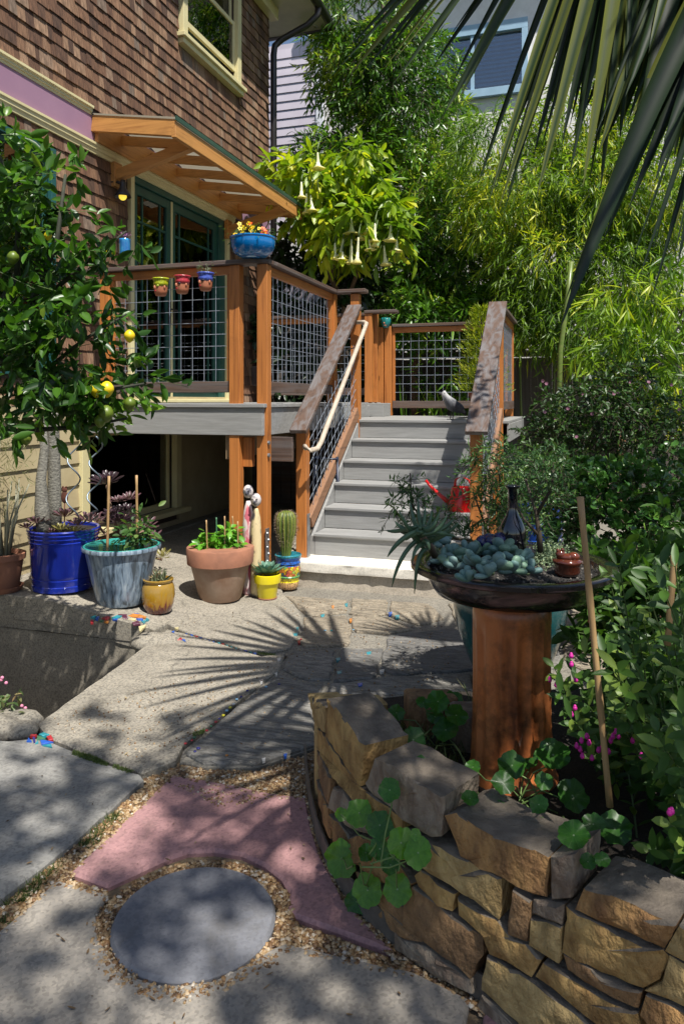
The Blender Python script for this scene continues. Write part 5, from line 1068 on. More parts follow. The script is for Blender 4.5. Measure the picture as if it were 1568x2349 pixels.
# plump blue-green succulent
FAT = M('plump_succulent', (.10,.20,.175), (.16,.245,.235), .5, 12, spec=.4); FATG = M('plump_succulent_green', (.11,.2,.14), (.15,.25,.17), .5, 12)
suc = thing('plump_succulent', 'blue green succulent with plump rounded leaves spilling over bowl front', 'succulent', bl(1110,1310))
def fat(p, d, L, w, mat, up=None):
    d = Vector(d).normalized(); b = MB(); k = 8; s1 = d.cross(Vector((.2,.3,.95))).normalized(); s2 = d.cross(s1); vs = []
    prof = [(0,.3),(.12,.5),(.3,.78),(.5,.96),(.72,1.0),(.88,.86),(.97,.5),(1,.1)]
    for (t_, r_) in prof:
        for j in range(k):
            g = 2*math.pi*j/k; vs.append(Vector(p)+d*t_*L+(s1*math.cos(g)*1.0+s2*math.sin(g)*.62)*r_*w)
    b.add(vs, [(i*k+j, i*k+(j+1)%k, (i+1)*k+(j+1)%k, (i+1)*k+j) for i in range(len(prof)-1) for j in range(k)]+[tuple(range(k-1,-1,-1)),tuple((len(prof)-1)*k+j for j in range(k))]); return b.build('leaf', mat, suc, smooth=True)
for hu, hv, n, R_ in ((1005,1262,9,.04),(1040,1272,13,.046),(1075,1270,13,.044),(1105,1265,10,.04),(1150,1275,14,.046),(1190,1290,14,.044),(1090,1312,10,.04),(1140,1318,12,.042),(1040,1302,9,.04),(1175,1318,10,.038),(1070,1332,8,.034),(1118,1335,8,.034),(1215,1312,7,.032),(1015,1290,7,.034)):
    h = bl(hu, hv+22); h.z = ZB+rnd.uniform(.02,.055)
    for i in range(int(n*.7)):
        a = i*2.4+rnd.random(); e = rnd.uniform(-.1,1.2); fat(h, (math.cos(a)*math.cos(e), math.sin(a)*math.cos(e)-.15, math.sin(e)), R_*rnd.uniform(1.1,1.45), R_*rnd.uniform(.38,.5), FAT if rnd.random() < .7 else FATG)
b = MB()
for (u0,v0,u1,v1) in ((1060,1300,1130,1325),(1140,1290,1210,1325),(1010,1290,1060,1310),(1000,1270,1004,1300)): b.tube([bl(u0,v0)+Vector((0,0,.03)), bl((u0+u1)/2,(v0+v1)/2)+Vector((0,0,.03)), bl(u1,v1)+Vector((0,0,.012))], .007, 8)
b.build('stem', M('pale_green_stem', (.2,.26,.14), (.15,.2,.1), .6), suc, smooth=True)
# finger succulent leaning over the left edge
fs_ = thing('finger_succulent', 'dark green finger leaved succulent leaning out past the bowl', 'succulent', bl(1000,1290)); FG = M('finger_leaf', (.045,.095,.05), (.075,.14,.07), .4, 14, spec=.5)
hub = atD(968,1232,2.36); root = bl(1003,1288)
b = MB(); b.tube([root, (root+hub)/2+Vector((0,0,.01)), hub], [.013,.012,.011], 8); b.build('stem', M('tan_stem', (.2,.14,.09), (.13,.09,.06), .7), fs_, smooth=True)
for (u,v,bend) in ((930,1205,4),(905,1195,6),(915,1170,8),(940,1150,6),(958,1143,4),(975,1160,3),(990,1168,4),(1008,1172,6),(1025,1180,8),(1040,1190,9),(1052,1198,10),(885,1217,-8),(888,1278,-12),(898,1347,-10),(950,1362,-4),(930,1240,-4),(1030,1210,4),(965,1180,2),(985,1190,0),(1000,1195,2),(950,1185,0),(925,1185,3),(945,1290,-2),(985,1265,-2),(1045,1232,-3),(912,1215,2),(1015,1225,2)):
    d = 2.36+rnd.uniform(-.07,.07); e = atD(u, v, d); st_ = hub+(root-hub)*rnd.uniform(-.35,.35)+Vector((rnd.uniform(-.012,.012),rnd.uniform(-.02,.02),rnd.uniform(-.015,.02))); m_ = (st_+e)/2; sag = atD(968+(u-968)*.72, (1232+(v-1232)*.22 if v < 1232 else 1225+(v-1232)*.2)+rnd.uniform(-6,6), d); pp = []
    for i in range(9): t_ = i/8; pp.append(st_*(1-t_)**2+sag*2*t_*(1-t_)+e*t_*t_)
    b = MB(); b.tube(pp, [.005,.0068,.0075,.0075,.0072,.0066,.0056,.004,.001], 8); b.build('leaf', FG, fs_, smooth=True)
# dark bottle, blue rock, small brown pot, little sedum, bonsai stem
c2 = bl(1175,1283); t = thing('glass_bottle', 'black glass bottle with flared lip standing in the bowl', 'bottle', c2); b = MB(); hB = 2.62*167/F
b.lathe([(.044,0),(.047,.01),(.047,hB*.35),(.045,hB*.42),(.034,hB*.52),(.022,hB*.6),(.017,hB*.68),(.0165,hB*.95),(.019,hB*.955),(.027,hB*.985),(.028,hB),(.018,hB),(.014,hB*.9)], 28, c2); b.build('bottle_body', M('black_glass', (.004,.004,.008), (.006,.006,.012), .06, coat=1.0), t, smooth=True)
rock = bl(1130,1283); b = MB()
for i in range(16): b.ball(rock+Vector((rnd.uniform(-.045,.045),rnd.uniform(-.03,.03),rnd.uniform(.0,.07))), rnd.uniform(.016,.03), 9, 6)
tag(b.build('ceramic_lump', M('blue_black_glaze', (.01,.012,.12), (.01,.008,.02), .25, 25, .5, 40, coat=.6, bd=.01), None, smooth=True), 'lumpy cobalt and black ceramic piece beside the bottle', 'ornament')
c3 = bl(1300,1318); t = thing('brown_glazed_pot', 'small shiny brown glazed pot with figure in the bowl', 'ornament', c3); BG = M('brown_glaze', (.13,.03,.012), (.05,.012,.006), .12, 12, coat=.8)
b = MB(); b.lathe([(.036,0),(.04,.01),(.041,.034),(.046,.04),(.045,.047),(.03,.05),(.001,.05)], 26, c3); b.build('pot_body', BG, t, smooth=True)
b = MB(); b.ball(c3+Vector((-.02,0,.062)), .016, 10, 7); b.ball(c3+Vector((.02,0,.058)), .016, 10, 7, (1.2,1,.9)); b.ball(c3+Vector((0,0,.055)), .02, 10, 7, (1.6,.8,.6)); b.ball(c3+Vector((-.028,-.004,.075)), .006, 6, 5); b.ball(c3+Vector((-.014,-.004,.078)), .006, 6, 5); b.build('figure', BG, t, smooth=True)
sd_ = thing('small_sedum', 'pale green sedum sprawling behind the brown glazed pot', 'succulent', bl(1265,1290)); SED = leafmat('sedum', (.10,.17,.09), (.24,.31,.16), (.36,.4,.22), .5, .15)
P, Dd = [], []
for i in range(900):
    p = bl(rnd.gauss(1262,22), rnd.gauss(1285,12)); P.append((p.x,p.y,ZB+rnd.uniform(0,.035))); Dd.append((rnd.uniform(-1,1),rnd.uniform(-1,1),rnd.uniform(-.1,1)))
leaves('foliage', P, Dd, nrg.normal(size=(900,3)), nrg.uniform(.007,.013,900), .007, nrg.random(900), SED, sd_, 'spoon', 0, .5)
# nasturtiums: each round leaf its own piece
NAS = []
def nasmat(name, c1, c2):
    m, n, l, p = _new(name); tc = n.new('ShaderNodeTexCoord'); sp = n.new('ShaderNodeSeparateXYZ'); l.new(tc.outputs['Object'], sp.inputs[0])
    at = n.new('ShaderNodeMath'); at.operation = 'ARCTAN2'; l.new(sp.outputs[1], at.inputs[0]); l.new(sp.outputs[0], at.inputs[1])
    mu = n.new('ShaderNodeMath'); mu.operation = 'MULTIPLY'; mu.inputs[1].default_value = 4.5; l.new(at.outputs[0], mu.inputs[0]); co = n.new('ShaderNodeMath'); co.operation = 'COSINE'; l.new(mu.outputs[0], co.inputs[0]); ab = n.new('ShaderNodeMath'); ab.operation = 'ABSOLUTE'; l.new(co.outputs[0], ab.inputs[0])
    ln = n.new('ShaderNodeVectorMath'); ln.operation = 'LENGTH'; l.new(tc.outputs['Object'], ln.inputs[0])
    v = _ramp(n, l, ab.outputs[0], [(.0,(.45,)*3),(.07,(0,0,0))]); b0 = _ramp(n, l, _noise(n, l, tc.outputs['Object'], 3, 4), [(.35,c1),(.65,c2)])
    c_ = _mix(n, l, b0, (.22,.38,.14), v); c_ = _mix(n, l, c_, (.5,.6,.4), _ramp(n, l, ln.outputs['Value'], [(.03,(.9,)*3),(.09,(0,0,0))]))
    l.new(c_, p.inputs['Base Color']); p.inputs['Roughness'].default_value = .36; p.inputs['Coat Weight'].default_value = .15; t = n.new('ShaderNodeBsdfTranslucent'); l.new(_mix(n, l, c_, (1.3,1.5,.6), 1.0, 'MULTIPLY'), t.inputs[0]); mx = n.new('ShaderNodeMixShader'); mx.inputs[0].default_value = .5
    l.new(p.outputs[0], mx.inputs[1]); l.new(t.outputs[0], mx.inputs[2]); l.new(mx.outputs[0], n['Material Output'].inputs[0]); return m
NM = [nasmat('nasturtium_leaf', (.03,.115,.014), (.05,.17,.02)), nasmat('nasturtium_leaf_light', (.08,.23,.02), (.12,.31,.03))]
for i in range(8):
    b = MB(); K = 36; vs = [(0,0,-.04)]; ph = rnd.random()*6; cup = rnd.uniform(.02,.2)
    for j in range(1, 5):
        for k in range(K):
            g = 2*math.pi*k/K; r_ = j/4*(1+(.05*math.sin(5*g+ph)+.035*math.sin(9*g+2*ph)+.03*math.sin(14*g+ph))*(j/4)**2); vs.append((r_*math.cos(g), r_*math.sin(g)*1.05, cup*(j/4)**2-.04+.10*math.sin(3*g+ph)*(j/4)**2+.05*math.sin(8*g)*(j/4)**3))
    b.add(vs, [(0,1+k,1+(k+1)%K) for k in range(K)]+[(1+(j-1)*K+k, 1+j*K+k, 1+j*K+(k+1)%K, 1+(j-1)*K+(k+1)%K) for j in range(1,4) for k in range(K)]); NAS.append(b.mesh('leaf', NM[1 if i >= 5 else 0], True))
PETI = M('petiole', (.14,.22,.06), (.1,.17,.05), .5)
def nasturtium(label, spots, root, mode):
    t = thing('nasturtium', label, 'nasturtium', root, 'nasturtiums in the planter'); pm = MB()
    for (u, v, rp, br) in spots:
        if mode == 'wall': d = wallD(min(max(u,720),1500))[0]-rnd.uniform(.04,.10); p = atD(u, v, d); nrm = Vector((rnd.uniform(-.3,.4)+.1, -.9, rnd.uniform(.4,.8)))
        else: z = .262+rnd.uniform(.09,.24); d = F*(CH-z)/(v-YH); p = onz(u, v, z); nrm = Vector((rnd.uniform(-.2,.4), rnd.uniform(-.9,-.4), 1))
        r_ = rp/F*d*rnd.uniform(.85,1.08); M_ = Matrix.Translation(p-Vector(_base[t.name])*0) @ nrm.normalized().to_track_quat('Z','Y').to_matrix().to_4x4() @ Matrix.Rotation(rnd.uniform(0,6.28),4,'Z') @ Matrix.Diagonal((r_,r_,r_,1))
        inst_m('leaf', NAS[rnd.randrange(5,8) if br else rnd.randrange(0,5)], t, M_)
        e = Vector(root)+Vector((rnd.uniform(-.08,.08),rnd.uniform(-.08,.08),.0)); m_ = (p+e)/2+Vector((0,0,-.02 if mode=='wall' else .03)); pm.tube([p-nrm.normalized()*.04*r_, p-nrm.normalized()*.03+ (m_-p)*.3, m_, e], .0022, 5, False)
    pm.build('petiole', PETI, t, smooth=True)
nasturtium('nasturtium with round leaves hanging over the face of the stone wall', [(*c7([(x,y)])[0], r_*.3511, b_) for x,y,r_,b_ in ((715,720,85,0),(400,880,42,1),(515,870,80,1),(650,950,90,0),(790,1065,100,1),(900,1130,85,1),(400,1170,98,1),(570,1375,92,1),(765,1370,98,1),(500,1450,72,0),(650,1105,70,0),(885,1012,38,1),(560,1130,50,0),(720,1210,60,0))], atD(880,1960,2.02), 'wall')
nasturtium('nasturtium patch with round leaves left of the terracotta column', [(*c7([(x,y)])[0], r_*.3511, 0) for x,y,r_ in ((920,575,85),(935,150,52),(1030,140,72),(1130,130,62),(1150,230,80),(1080,325,80),(870,390,74),(1090,620,66),(1260,570,50),(1240,775,55),(1330,780,30),(760,215,52),(1010,240,60))], onz(1000,1690,.27), 'bed')
nasturtium('nasturtium patch with large round leaves at foot of terracotta column', [(*c8([(x,y)])[0], r_*.4096, b_) for x,y,r_,b_ in ((385,130,42,0),(370,300,48,0),(605,120,85,0),(555,220,70,0),(835,60,90,0),(785,210,58,0),(755,340,58,0),(945,290,85,0),(600,400,76,1),(755,485,78,1),(950,510,90,0),(1180,475,98,0),(1060,450,58,0),(700,90,58,0),(530,360,40,0),(1110,650,40,0),(1030,660,42,0))], onz(1230,1880,.27), 'bed')
g = scatter([(830,1690),(1080,1600),(1100,1720),(1000,1800),(900,1760)], 500, .262); stuff(leaves('bed_grass', np.c_[g, np.full(len(g),.258)], np.c_[nrg.normal(0,.5,(len(g),2)), np.ones(len(g))], nrg.normal(size=(len(g),3)), nrg.uniform(.03,.09,len(g)), .004, nrg.uniform(.3,1,len(g)), GRASS, None, 'diamond', .6))
# teal jar behind the column
TJ = glaze('teal_jar_glaze', (.006,.055,.06), (.012,.085,.085), (.10,.13,.11), .16, (4,4,2), 1.0, .4, .6, .6); dj = 3.98
jar, jc = pot('teal_jar', 'large dark teal glazed jar standing behind the pedestal column', la(1169,dj), dj, [(.15,0),(.17,.01),(.22,.12),(.28,.28),(.302,.40),(.30,.48),(.285,.52),(.29,.53),(.30,.56),(.285,.575),(.27,.56),(.26,.5)], TJ, .265, .52, 'jar')
# canes
for i, (u0,v0,u1,v1,d0,d1,r_,lb) in enumerate(((1330,1140,1398,1850,1.95,1.95,.0085,'long bamboo cane leaning in the planter beside the bowl'),(1546,1275,1530,1480,1.9,1.9,.008,'short bamboo cane among the leafy stems'))):
    a, b_ = atD(u0,v0,d0), atD(u1,v1,d1); b_.z = max(b_.z,.2); b = MB(); b.tube([a+(b_-a)*k/12 for k in range(13)], [r_*(1+.14*(k%4==0)) for k in range(13)], 10); tag(b.build('bamboo_cane', BSTK, None, smooth=True), lb, 'cane')
# ------------------------------------------------------------------ trees and shrubs
def tree(name, label, cat, base, group=None): return thing(name, label, cat, base, group)
def limbs(parent, paths, mat=BARK, name='trunk'):
    b = MB()
    for pp, r0, r1 in paths:
        k = len(pp); b.tube(pp, [r0+(r1-r0)*i/(k-1) for i in range(k)], 9)
    return b.build(name, mat, parent, smooth=True)
def crown(parent, E, n, per, sl, ll, lw, mat, kind='lance', gap=None, gf=2.0, ph=0, down=.35, spread=.9, flat=.5, tb=(0,.9), shell=.45, stem=None, name='crown', droop=.25, out=.6, fold=.25, tn=.35):
    P, O = blobs(E, n, shell, gap, gf, ph); m = len(P); ln = sl*nrg.uniform(.6,1.3,m)
    lp, ld, lu, ii, tip = sprigs(P, O, ln, per, out, down, spread, flat)
    N = len(lp); T = np.clip(nrg.uniform(tb[0], tb[1], m)[ii]+nrg.normal(0,.12,N)+tn*noise3(lp, 1.3, ph+5)*.5, 0, 1)
    o = leaves(name, lp, ld, lu, ll*nrg.uniform(.55,1.2,N), lw*nrg.uniform(.7,1.2,N), T, mat, parent, kind, droop, fold)
    if stem is not None: stems('twigs', P, tip, stem[0], stem[1], parent)
    return o
# 1 lemon tree at the left
LEM = leafmat('lemon_leaf', (.018,.06,.008), (.075,.19,.018), (.25,.36,.04), .36, .4, .5)
lr = cf(-2.25, 2.85, -.05); lemon = tree('lemon_tree', 'lemon tree with glossy leaves and yellow lemons beside the house', 'tree', lr)
limbs(lemon, [([lr, lr+Vector((.05,0,.9)), atD(-150,900,4.03), atD(-40,760,3.98), atD(40,640,3.93)], .045, .02), ([atD(-40,760,3.98), atD(60,720,3.88), atD(130,560,3.83), atD(150,400,3.88)], .022, .008), ([atD(-60,800,3.98), atD(80,870,3.88), atD(220,900,3.83), atD(330,880,3.78)], .022, .006), ([atD(60,720,3.88), atD(200,600,3.88), atD(290,530,3.83)], .014, .005), ([atD(-150,900,4.03), atD(20,990,3.98), atD(180,980,3.93), atD(290,960,3.88)], .022, .006), ([atD(40,640,3.93), atD(40,480,3.88), atD(-10,330,3.88)], .016, .006), ([atD(80,870,3.88), atD(190,780,3.78), atD(290,720,3.78)], .013, .005)], M('lemon_bark', (.035,.04,.02), (.02,.022,.013), .8, 20), 'trunk')
EL = [(40,620,3.93,95,180,.4,3.88),(10,810,3.93,150,150,.45,4),(150,820,3.88,130,130,.35,3.88),(200,700,3.83,95,85,.3,1.6),(130,430,3.88,75,95,.28,1.5),(20,420,3.88,70,120,.3,1.4),(250,860,3.83,100,75,.28,1.6),(100,945,3.93,150,55,.35,1.6),(260,930,3.88,60,35,.25,.5),(200,560,3.83,70,45,.22,.8),(285,545,3.80,32,25,.12,.25),(330,875,3.78,70,34,.15,.5),(-60,600,3.98,100,250,.4,2),(10,320,3.93,45,45,.2,.4),(255,760,3.83,60,50,.2,.6)]
crown(lemon, EL, 620, 6, .15, .092, .040, LEM, 'oval', -.28, 3.4, 1.0, .12, .95, .9, (0,.85), .25, (.0022, STEMG), droop=.3, fold=.45, tn=.5)
LM = M('lemon_skin', (.78,.50,.01), (.70,.60,.02), .4, 20, .25, 90); LG = M('unripe_lemon_skin', (.12,.17,.015), (.09,.14,.015), .4, 20, .25, 90)
for (u, v, r_, g) in ((221,893,.035,0),(245,892,.036,0),(297,770,.028,0),(244,948,.038,1),(298,925,.03,1),(60,1005,.03,1),(230,965,.03,1),(110,540,.02,0),(30,590,.03,1)):
    r_ *= .98; b = MB(); c = atD(u, v, 3.72); b.lathe([(.002,-r_*1.28),(r_*.3,-r_*1.15),(r_*.62,-r_*.86),(r_*.92,-r_*.35),(r_,0),(r_*.92,r_*.4),(r_*.6,r_*.86),(r_*.25,r_*1.08),(.003,r_*1.12)], 18, c); b.build('lemon', LG if g else LM, lemon, smooth=True)
# 2 tall evergreen behind the landing
TV = leafmat('evergreen_leaf', (.025,.08,.010), (.12,.27,.02), (.38,.48,.04), .33, .3)
tb_ = cf(1.0, 11.6, 0); tall = tree('tall_evergreen_tree', 'tall dark green narrow leaved tree rising behind the stairs', 'tree', tb_)
limbs(tall, [([tb_, atD(960,700,11.6), atD(940,450,11.5), atD(900,200,11.4), atD(870,-60,11.4)], .11, .03), ([atD(950,600,11.6), atD(1040,480,11.3), atD(1070,380,11.2)], .05, .015), ([atD(935,420,11.5), atD(820,330,11.3), atD(760,300,11.2)], .05, .015)])
ET = [(850,40,11.4,140,120,.9,2.4),(900,180,11.3,150,120,1.0,2.6),(800,150,11.4,95,70,.7,1),(950,290,11.2,125,100,.9,1.8),(800,370,11.3,120,75,.7,1.2),(900,420,11.0,170,110,1.0,2.6),(1010,500,10.8,130,110,.9,2.2),(1060,620,10.7,130,90,.8,1.8),(940,580,10.9,140,100,.8,2.2),(960,680,10.6,110,60,.6,1.3),(1130,680,10.6,90,60,.5,.9),(840,520,11,100,80,.6,1),(730,350,11.4,60,50,.4,.5),(690,420,11.4,50,50,.4,.4)]
crown(tall, ET, 6200, 8, .30, .155, .034, TV, 'diamond', -.5, 1.6, 2.0, .4, .8, .6, (.12,.95), .5, (.004, TWIG), tn=.9)
dk = cf(-1.0,10.0); dsh = tree('deck_shrub', 'dark broad leaved shrub behind the rear deck railing', 'shrub', dk)
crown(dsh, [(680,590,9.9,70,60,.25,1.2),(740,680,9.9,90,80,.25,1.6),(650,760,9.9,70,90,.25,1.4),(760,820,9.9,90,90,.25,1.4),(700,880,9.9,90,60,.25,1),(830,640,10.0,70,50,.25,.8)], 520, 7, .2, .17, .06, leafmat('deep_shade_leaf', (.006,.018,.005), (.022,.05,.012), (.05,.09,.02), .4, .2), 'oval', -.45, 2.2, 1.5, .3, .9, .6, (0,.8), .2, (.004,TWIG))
limbs(dsh, [([dk, dk+Vector((.1,0,1.4)), dk+Vector((-.1,0,2.8))], .03,.01), ([dk+Vector((.5,0,0)), dk+Vector((.6,0,1.2)), dk+Vector((.9,.0,2.4))], .025,.01)], BARK)
# 3 angel's trumpet
BT = leafmat('trumpet_leaf', (.07,.17,.012), (.26,.38,.02), (.58,.58,.03), .4, .45)
ab = cf(-.1, 9.9, 0); ang = tree('angel_trumpet', 'angel trumpet shrub with hanging pale yellow bells above the deck', 'shrub', ab)
limbs(ang, [([ab, atD(790,700,9.8), atD(760,640,9.7), atD(740,560,9.6), atD(700,470,9.5)], .05, .02), ([atD(790,700,9.8), atD(830,600,9.5), atD(860,540,9.3)], .035, .012), ([atD(760,640,9.7), atD(800,480,9.5), atD(810,400,9.4)], .03, .012)], M('trumpet_bark', (.16,.10,.05), (.09,.06,.035), .85, 20))
EA = [(720,410,9.4,85,55,.4,2),(690,470,9.4,60,40,.3,1),(800,360,9.4,75,50,.35,1.4),(780,500,9.3,80,50,.4,1.8),(850,490,9.2,75,45,.35,1.5),(640,380,9.6,35,28,.2,.5),(900,540,9.2,45,30,.25,.6),(770,560,9.3,60,35,.3,.8),(840,430,9.4,60,50,.3,1)]
crown(ang, EA, 330, 6, .2, .21, .075, BT, 'oval', None, 2, 0, .45, .8, .5, (.35,1), .2, (.005, STEMG), droop=.4)
FLW = leafmat('trumpet_petal', (.84,.74,.25), (.90,.86,.66), (.93,.91,.82), .55, .35)
def trumpet(c, L, k):
    w_ = rnd.uniform(.6,1.0); prof = [(.007,0),(.011,-L*.2),(.016,-L*.45),(.024*w_,-L*.66),(.038*w_,-L*.82),(.058*w_,-L*.92),(.082*w_,-L*.985),(.088*w_,-L*.965),(.034*w_,-L*.8),(.013,-L*.5)]
    b = MB(); lx, ly, pz_ = rnd.uniform(-.12,.12), rnd.uniform(-.12,.12), rnd.random()*6; b.lathe(prof, 24, c, lambda g,z: 1+(.3*max(0,math.cos(g*2.5+pz_))**6+.06*math.sin(9*g) if z < -L*.88 else .04*math.cos(5*g))); b.v = [(x+lx*(c.z-z), y+ly*(c.z-z), z) for x,y,z in b.v]; b.t = [.9-.9*((v_[2]-(c.z-L))<L*.16) for v_ in b.v]
    o = b.build('flower', FLW, ang, smooth=True); q = MB(); q.tube([c+Vector((.05,.18,.22)), c+Vector((.01,.06,.15)), c+Vector((.004,0,.04)), c+Vector((0,0,-.02))], [.003,.004,.011,.009], 8); q.build('calyx', STEMG, o, smooth=True)
for (u, v, l) in ((728,345,45),(703,440,48),(712,445,45),(691,415,40),(768,555,38),(787,545,55),(806,545,60),(822,540,66),(838,500,40),(825,515,40),(860,510,42),(862,528,38),(846,545,26),(896,510,48),(806,495,45),(785,575,25),(910,545,30),(880,560,46)):
    c = atD(u, v, 8.98+rnd.uniform(-.12,.12)); trumpet(c, l/F*8.98*rnd.uniform(.8,1.12), 0)
# 4 yellow-green bamboo
BAM = leafmat('bamboo_leaf', (.055,.13,.012), (.25,.40,.022), (.58,.60,.04), .38, .45)
CANE = M('green_cane_skin', (.11,.17,.035), (.16,.20,.05), .35, 6, stretch=(1,1,3))
def bamboo(label, base, canes, E, n, per, ll, lw, gap, ph, tb, sl=.3):
    t = tree('bamboo', label, 'bamboo', base, 'bamboo clumps by the fence'); b = MB()
    for pp in canes: b.tube(pp, [.016*(1.25 if i % 2 == 0 else 1)*(1-.04*i) for i in range(len(pp))], 8)
    b.build('cane', CANE, t, smooth=True)
    crown(t, E, n, per, sl, ll, lw, BAM, 'lance', gap, 1.9, ph, .55, .7, .6, tb, .35, (.0035, STEMG), name='foliage', tn=.8)
def cane(u0, v0, u1, v1, d, k=9): 
    a, b_ = atD(u0,v0,d), atD(u1,v1,d); a.z = -.02; return [a+(b_-a)*(i/k)+Vector((0,0,0)) for i in range(k+1)]
bamboo('bright yellow green bamboo arching over the fence', cf(2.6,9.6), [cane(1200,1000,1180,300,9.7), cane(1260,1000,1290,250,9.6), cane(1340,1000,1380,200,9.5), cane(1460,1000,1440,250,9.4)],
  [(1130,330,9.6,110,70,.6,1.4),(1230,420,9.5,140,100,.8,2.4),(1150,480,9.5,100,80,.6,1.2),(1350,450,9.4,140,120,.8,2.6),(1250,600,9.4,130,80,.7,1.8),(1400,620,9.3,130,90,.7,2),(1480,420,9.3,130,150,.8,2.4),(1320,280,9.5,110,90,.6,1.2),(1500,250,9.4,110,120,.7,1.4),(1540,600,9.2,90,100,.6,1.2),(1230,720,9.2,80,50,.4,1.0),(1340,740,9.0,80,60,.4,1.0),(1420,60,9.5,150,110,.7,1.4)], 6200, 8, .155, .02, -.38, 3.0, (.1,1.0))
bamboo('bamboo spray with drooping leaves hanging before the lattice fence', cf(3.1,6.9), [cane(1640,1050,1600,560,7.0)], [(1470,760,6.7,90,70,.4,1.2),(1480,850,6.5,90,65,.35,1.6),(1400,800,6.6,60,40,.25,.6),(1540,700,6.8,80,100,.4,1.2),(1560,880,6.5,60,60,.3,.8),(1440,680,6.8,90,50,.35,.8)], 260, 9, .19, .024, -.55, 6.0, (.1,.95), .24)
b = MB(); pp = [atD(1272,900,8.2), atD(1285,800,8.2), atD(1300,690,8.2), atD(1310,600,8.2)]; pp[0].z = 0; b.tube(pp, [.03,.029,.027,.025], 10)
tag(b.build('bamboo_pole', CANE, None, smooth=True), 'single thick green bamboo pole in front of lattice fence', 'bamboo')
# dark backing hedge low behind the landing
SHR = leafmat('shrub_leaf', (.012,.036,.008), (.055,.125,.02), (.13,.22,.04), .4, .25)
hb_ = cf(1.2,10.0); hd = tree('fence_shrub', 'leafy green shrub growing between landing railing and fence', 'shrub', hb_)
crown(hd, [(1000,740,9.8,120,45,.3,1.5),(1100,720,9.8,100,50,.3,1.2),(920,700,9.9,70,50,.3,.8),(1050,880,9.9,120,60,.2,.6),(1200,690,9.9,90,50,.3,1)], 520, 8, .22, .16, .04, TV, 'lance', -.5, 2.2, 4.0, .3, .9, .6, (.1,.9), .2, (.004,TWIG))
limbs(hd, [([hb_, hb_+Vector((.05,0,1.2)), hb_+Vector((-.1,0,2.3))], .02,.008), ([hb_+Vector((-.4,0,0)), hb_+Vector((-.5,0,1.2)), hb_+Vector((-.7,.0,2.2))], .018,.007)], BARK)
# sword leaved plants behind the landing rail
sw = cf(1.3,9.8); sp_ = tree('strap_leaf_plant', 'strap leaved plant growing behind the landing wire panel', 'plant', sw); n = 46; a = nrg.uniform(0,6.28,n); cx = nrg.choice([-.35,.05,.35], n)
pw = np.array([[sw.x+cx[i]+.05*math.cos(a[i]), sw.y, .1] for i in range(n)]); leaves('foliage', pw, np.c_[np.cos(a)*.25, np.sin(a)*.15, np.ones(n)], nrg.normal(size=(n,3)), nrg.uniform(1.1,1.9,n), .05, nrg.random(n), TV, sp_, 'blade', .15)
# 5 golden cypress in a terracotta pot on the landing, and the bird
c = cf(la(1092,8.2), 8.2, ZL); c = onz(1075, 975, ZL) if False else Vector((-1.02, 8.35, ZL)); t = thing('cypress_pot', 'golden feathery cypress in a ribbed terracotta pot on the landing', 'potted tree', c)
b = MB(); b.lathe([(.09,0),(.095,.01),(.125,.24),(.14,.24),(.142,.28),(.13,.282),(.12,.25)], 36, c, lambda g,z: 1+.03*math.cos(g*18) if z < .23 else 1); b.build('pot_body', M('red_ribbed_pot', (.25,.07,.04), (.18,.05,.03), .7), t, smooth=True); b = MB(); b.tube([c+Vector((0,0,.2)), c+Vector((0,0,1.15))], [.014,.004], 7); b.build('trunk', BARK, t)
CY = leafmat('golden_cypress', (.10,.16,.01), (.30,.36,.02), (.5,.5,.05), .5, .4); n = 2600; q = nrg.random(n); a = nrg.uniform(0,6.28,n); rr = (.04+.22*(1-q)**.6*(1+.4*np.sin(q*31+a*3)))*np.sqrt(nrg.random(n)); P = np.c_[c.x+rr*np.cos(a), c.y+rr*np.sin(a), c.z+.28+q*.95]
leaves('foliage', P, np.c_[np.cos(a)*.8, np.sin(a)*.8, nrg.uniform(.2,1.1,n)], nrg.normal(size=(n,3)), nrg.uniform(.04,.09,n), .012, nrg.random(n), CY, t, 'lance', .2)
# bird: grey pigeon-like garden statue on the landing
bc = Vector((-1.19, 7.42, ZL)); t = thing('bird_statue', 'grey bird statue with pale head standing at top of stairs', 'bird statue', bc); fdir = Vector((-.75,-.66,0)).normalized(); sd2 = Vector((-fdir.y,fdir.x,0))
def skinbody():
    pts_ = [(-.15,.075,.012),(-.09,.10,.035),(-.03,.135,.058),(.03,.165,.06),(.065,.205,.045),(.08,.235,.034),(.10,.26,.033),(.115,.262,.02)]
    b = MB(); vs = []; K = 14
    for (x, z, r_) in pts_:
        for j in range(K): g = 2*math.pi*j/K; vs.append(bc+fdir*(x+math.sin(g)*-r_*.35)+sd2*math.cos(g)*r_*.9+Vector((0,0,z+math.sin(g)*r_)))
    b.add(vs, [(i*K+j, i*K+(j+1)%K, (i+1)*K+(j+1)%K, (i+1)*K+j) for i in range(len(pts_)-1) for j in range(K)]+[tuple(range(K-1,-1,-1)), tuple((len(pts_)-1)*K+j for j in range(K))]); b.t = [np.interp((Vector(v_)-bc).z,[.0,.19,.24],[.2,.35,1]) for v_ in b.v]; return b
skinbody().build('bird_body', tinted('bird_grey', [(0,(.03,.03,.035)),(.4,(.10,.105,.12)),(1,(.5,.5,.5))], .6, var=.2), t, smooth=True)
b = MB(); b.lathe([(.007,0),(.001,.03)], 8, (0,0,0)); b.v = [tuple(bc+fdir*(.128+v_[2])+sd2*v_[0]+Vector((0,0,.258+v_[1]))) for v_ in b.v]; b.build('beak', GUTTER, t); b = MB()
for k in (-1,1): b.ball(bc+fdir*.105+sd2*k*.028+Vector((0,0,.268)), .005, 6, 5)
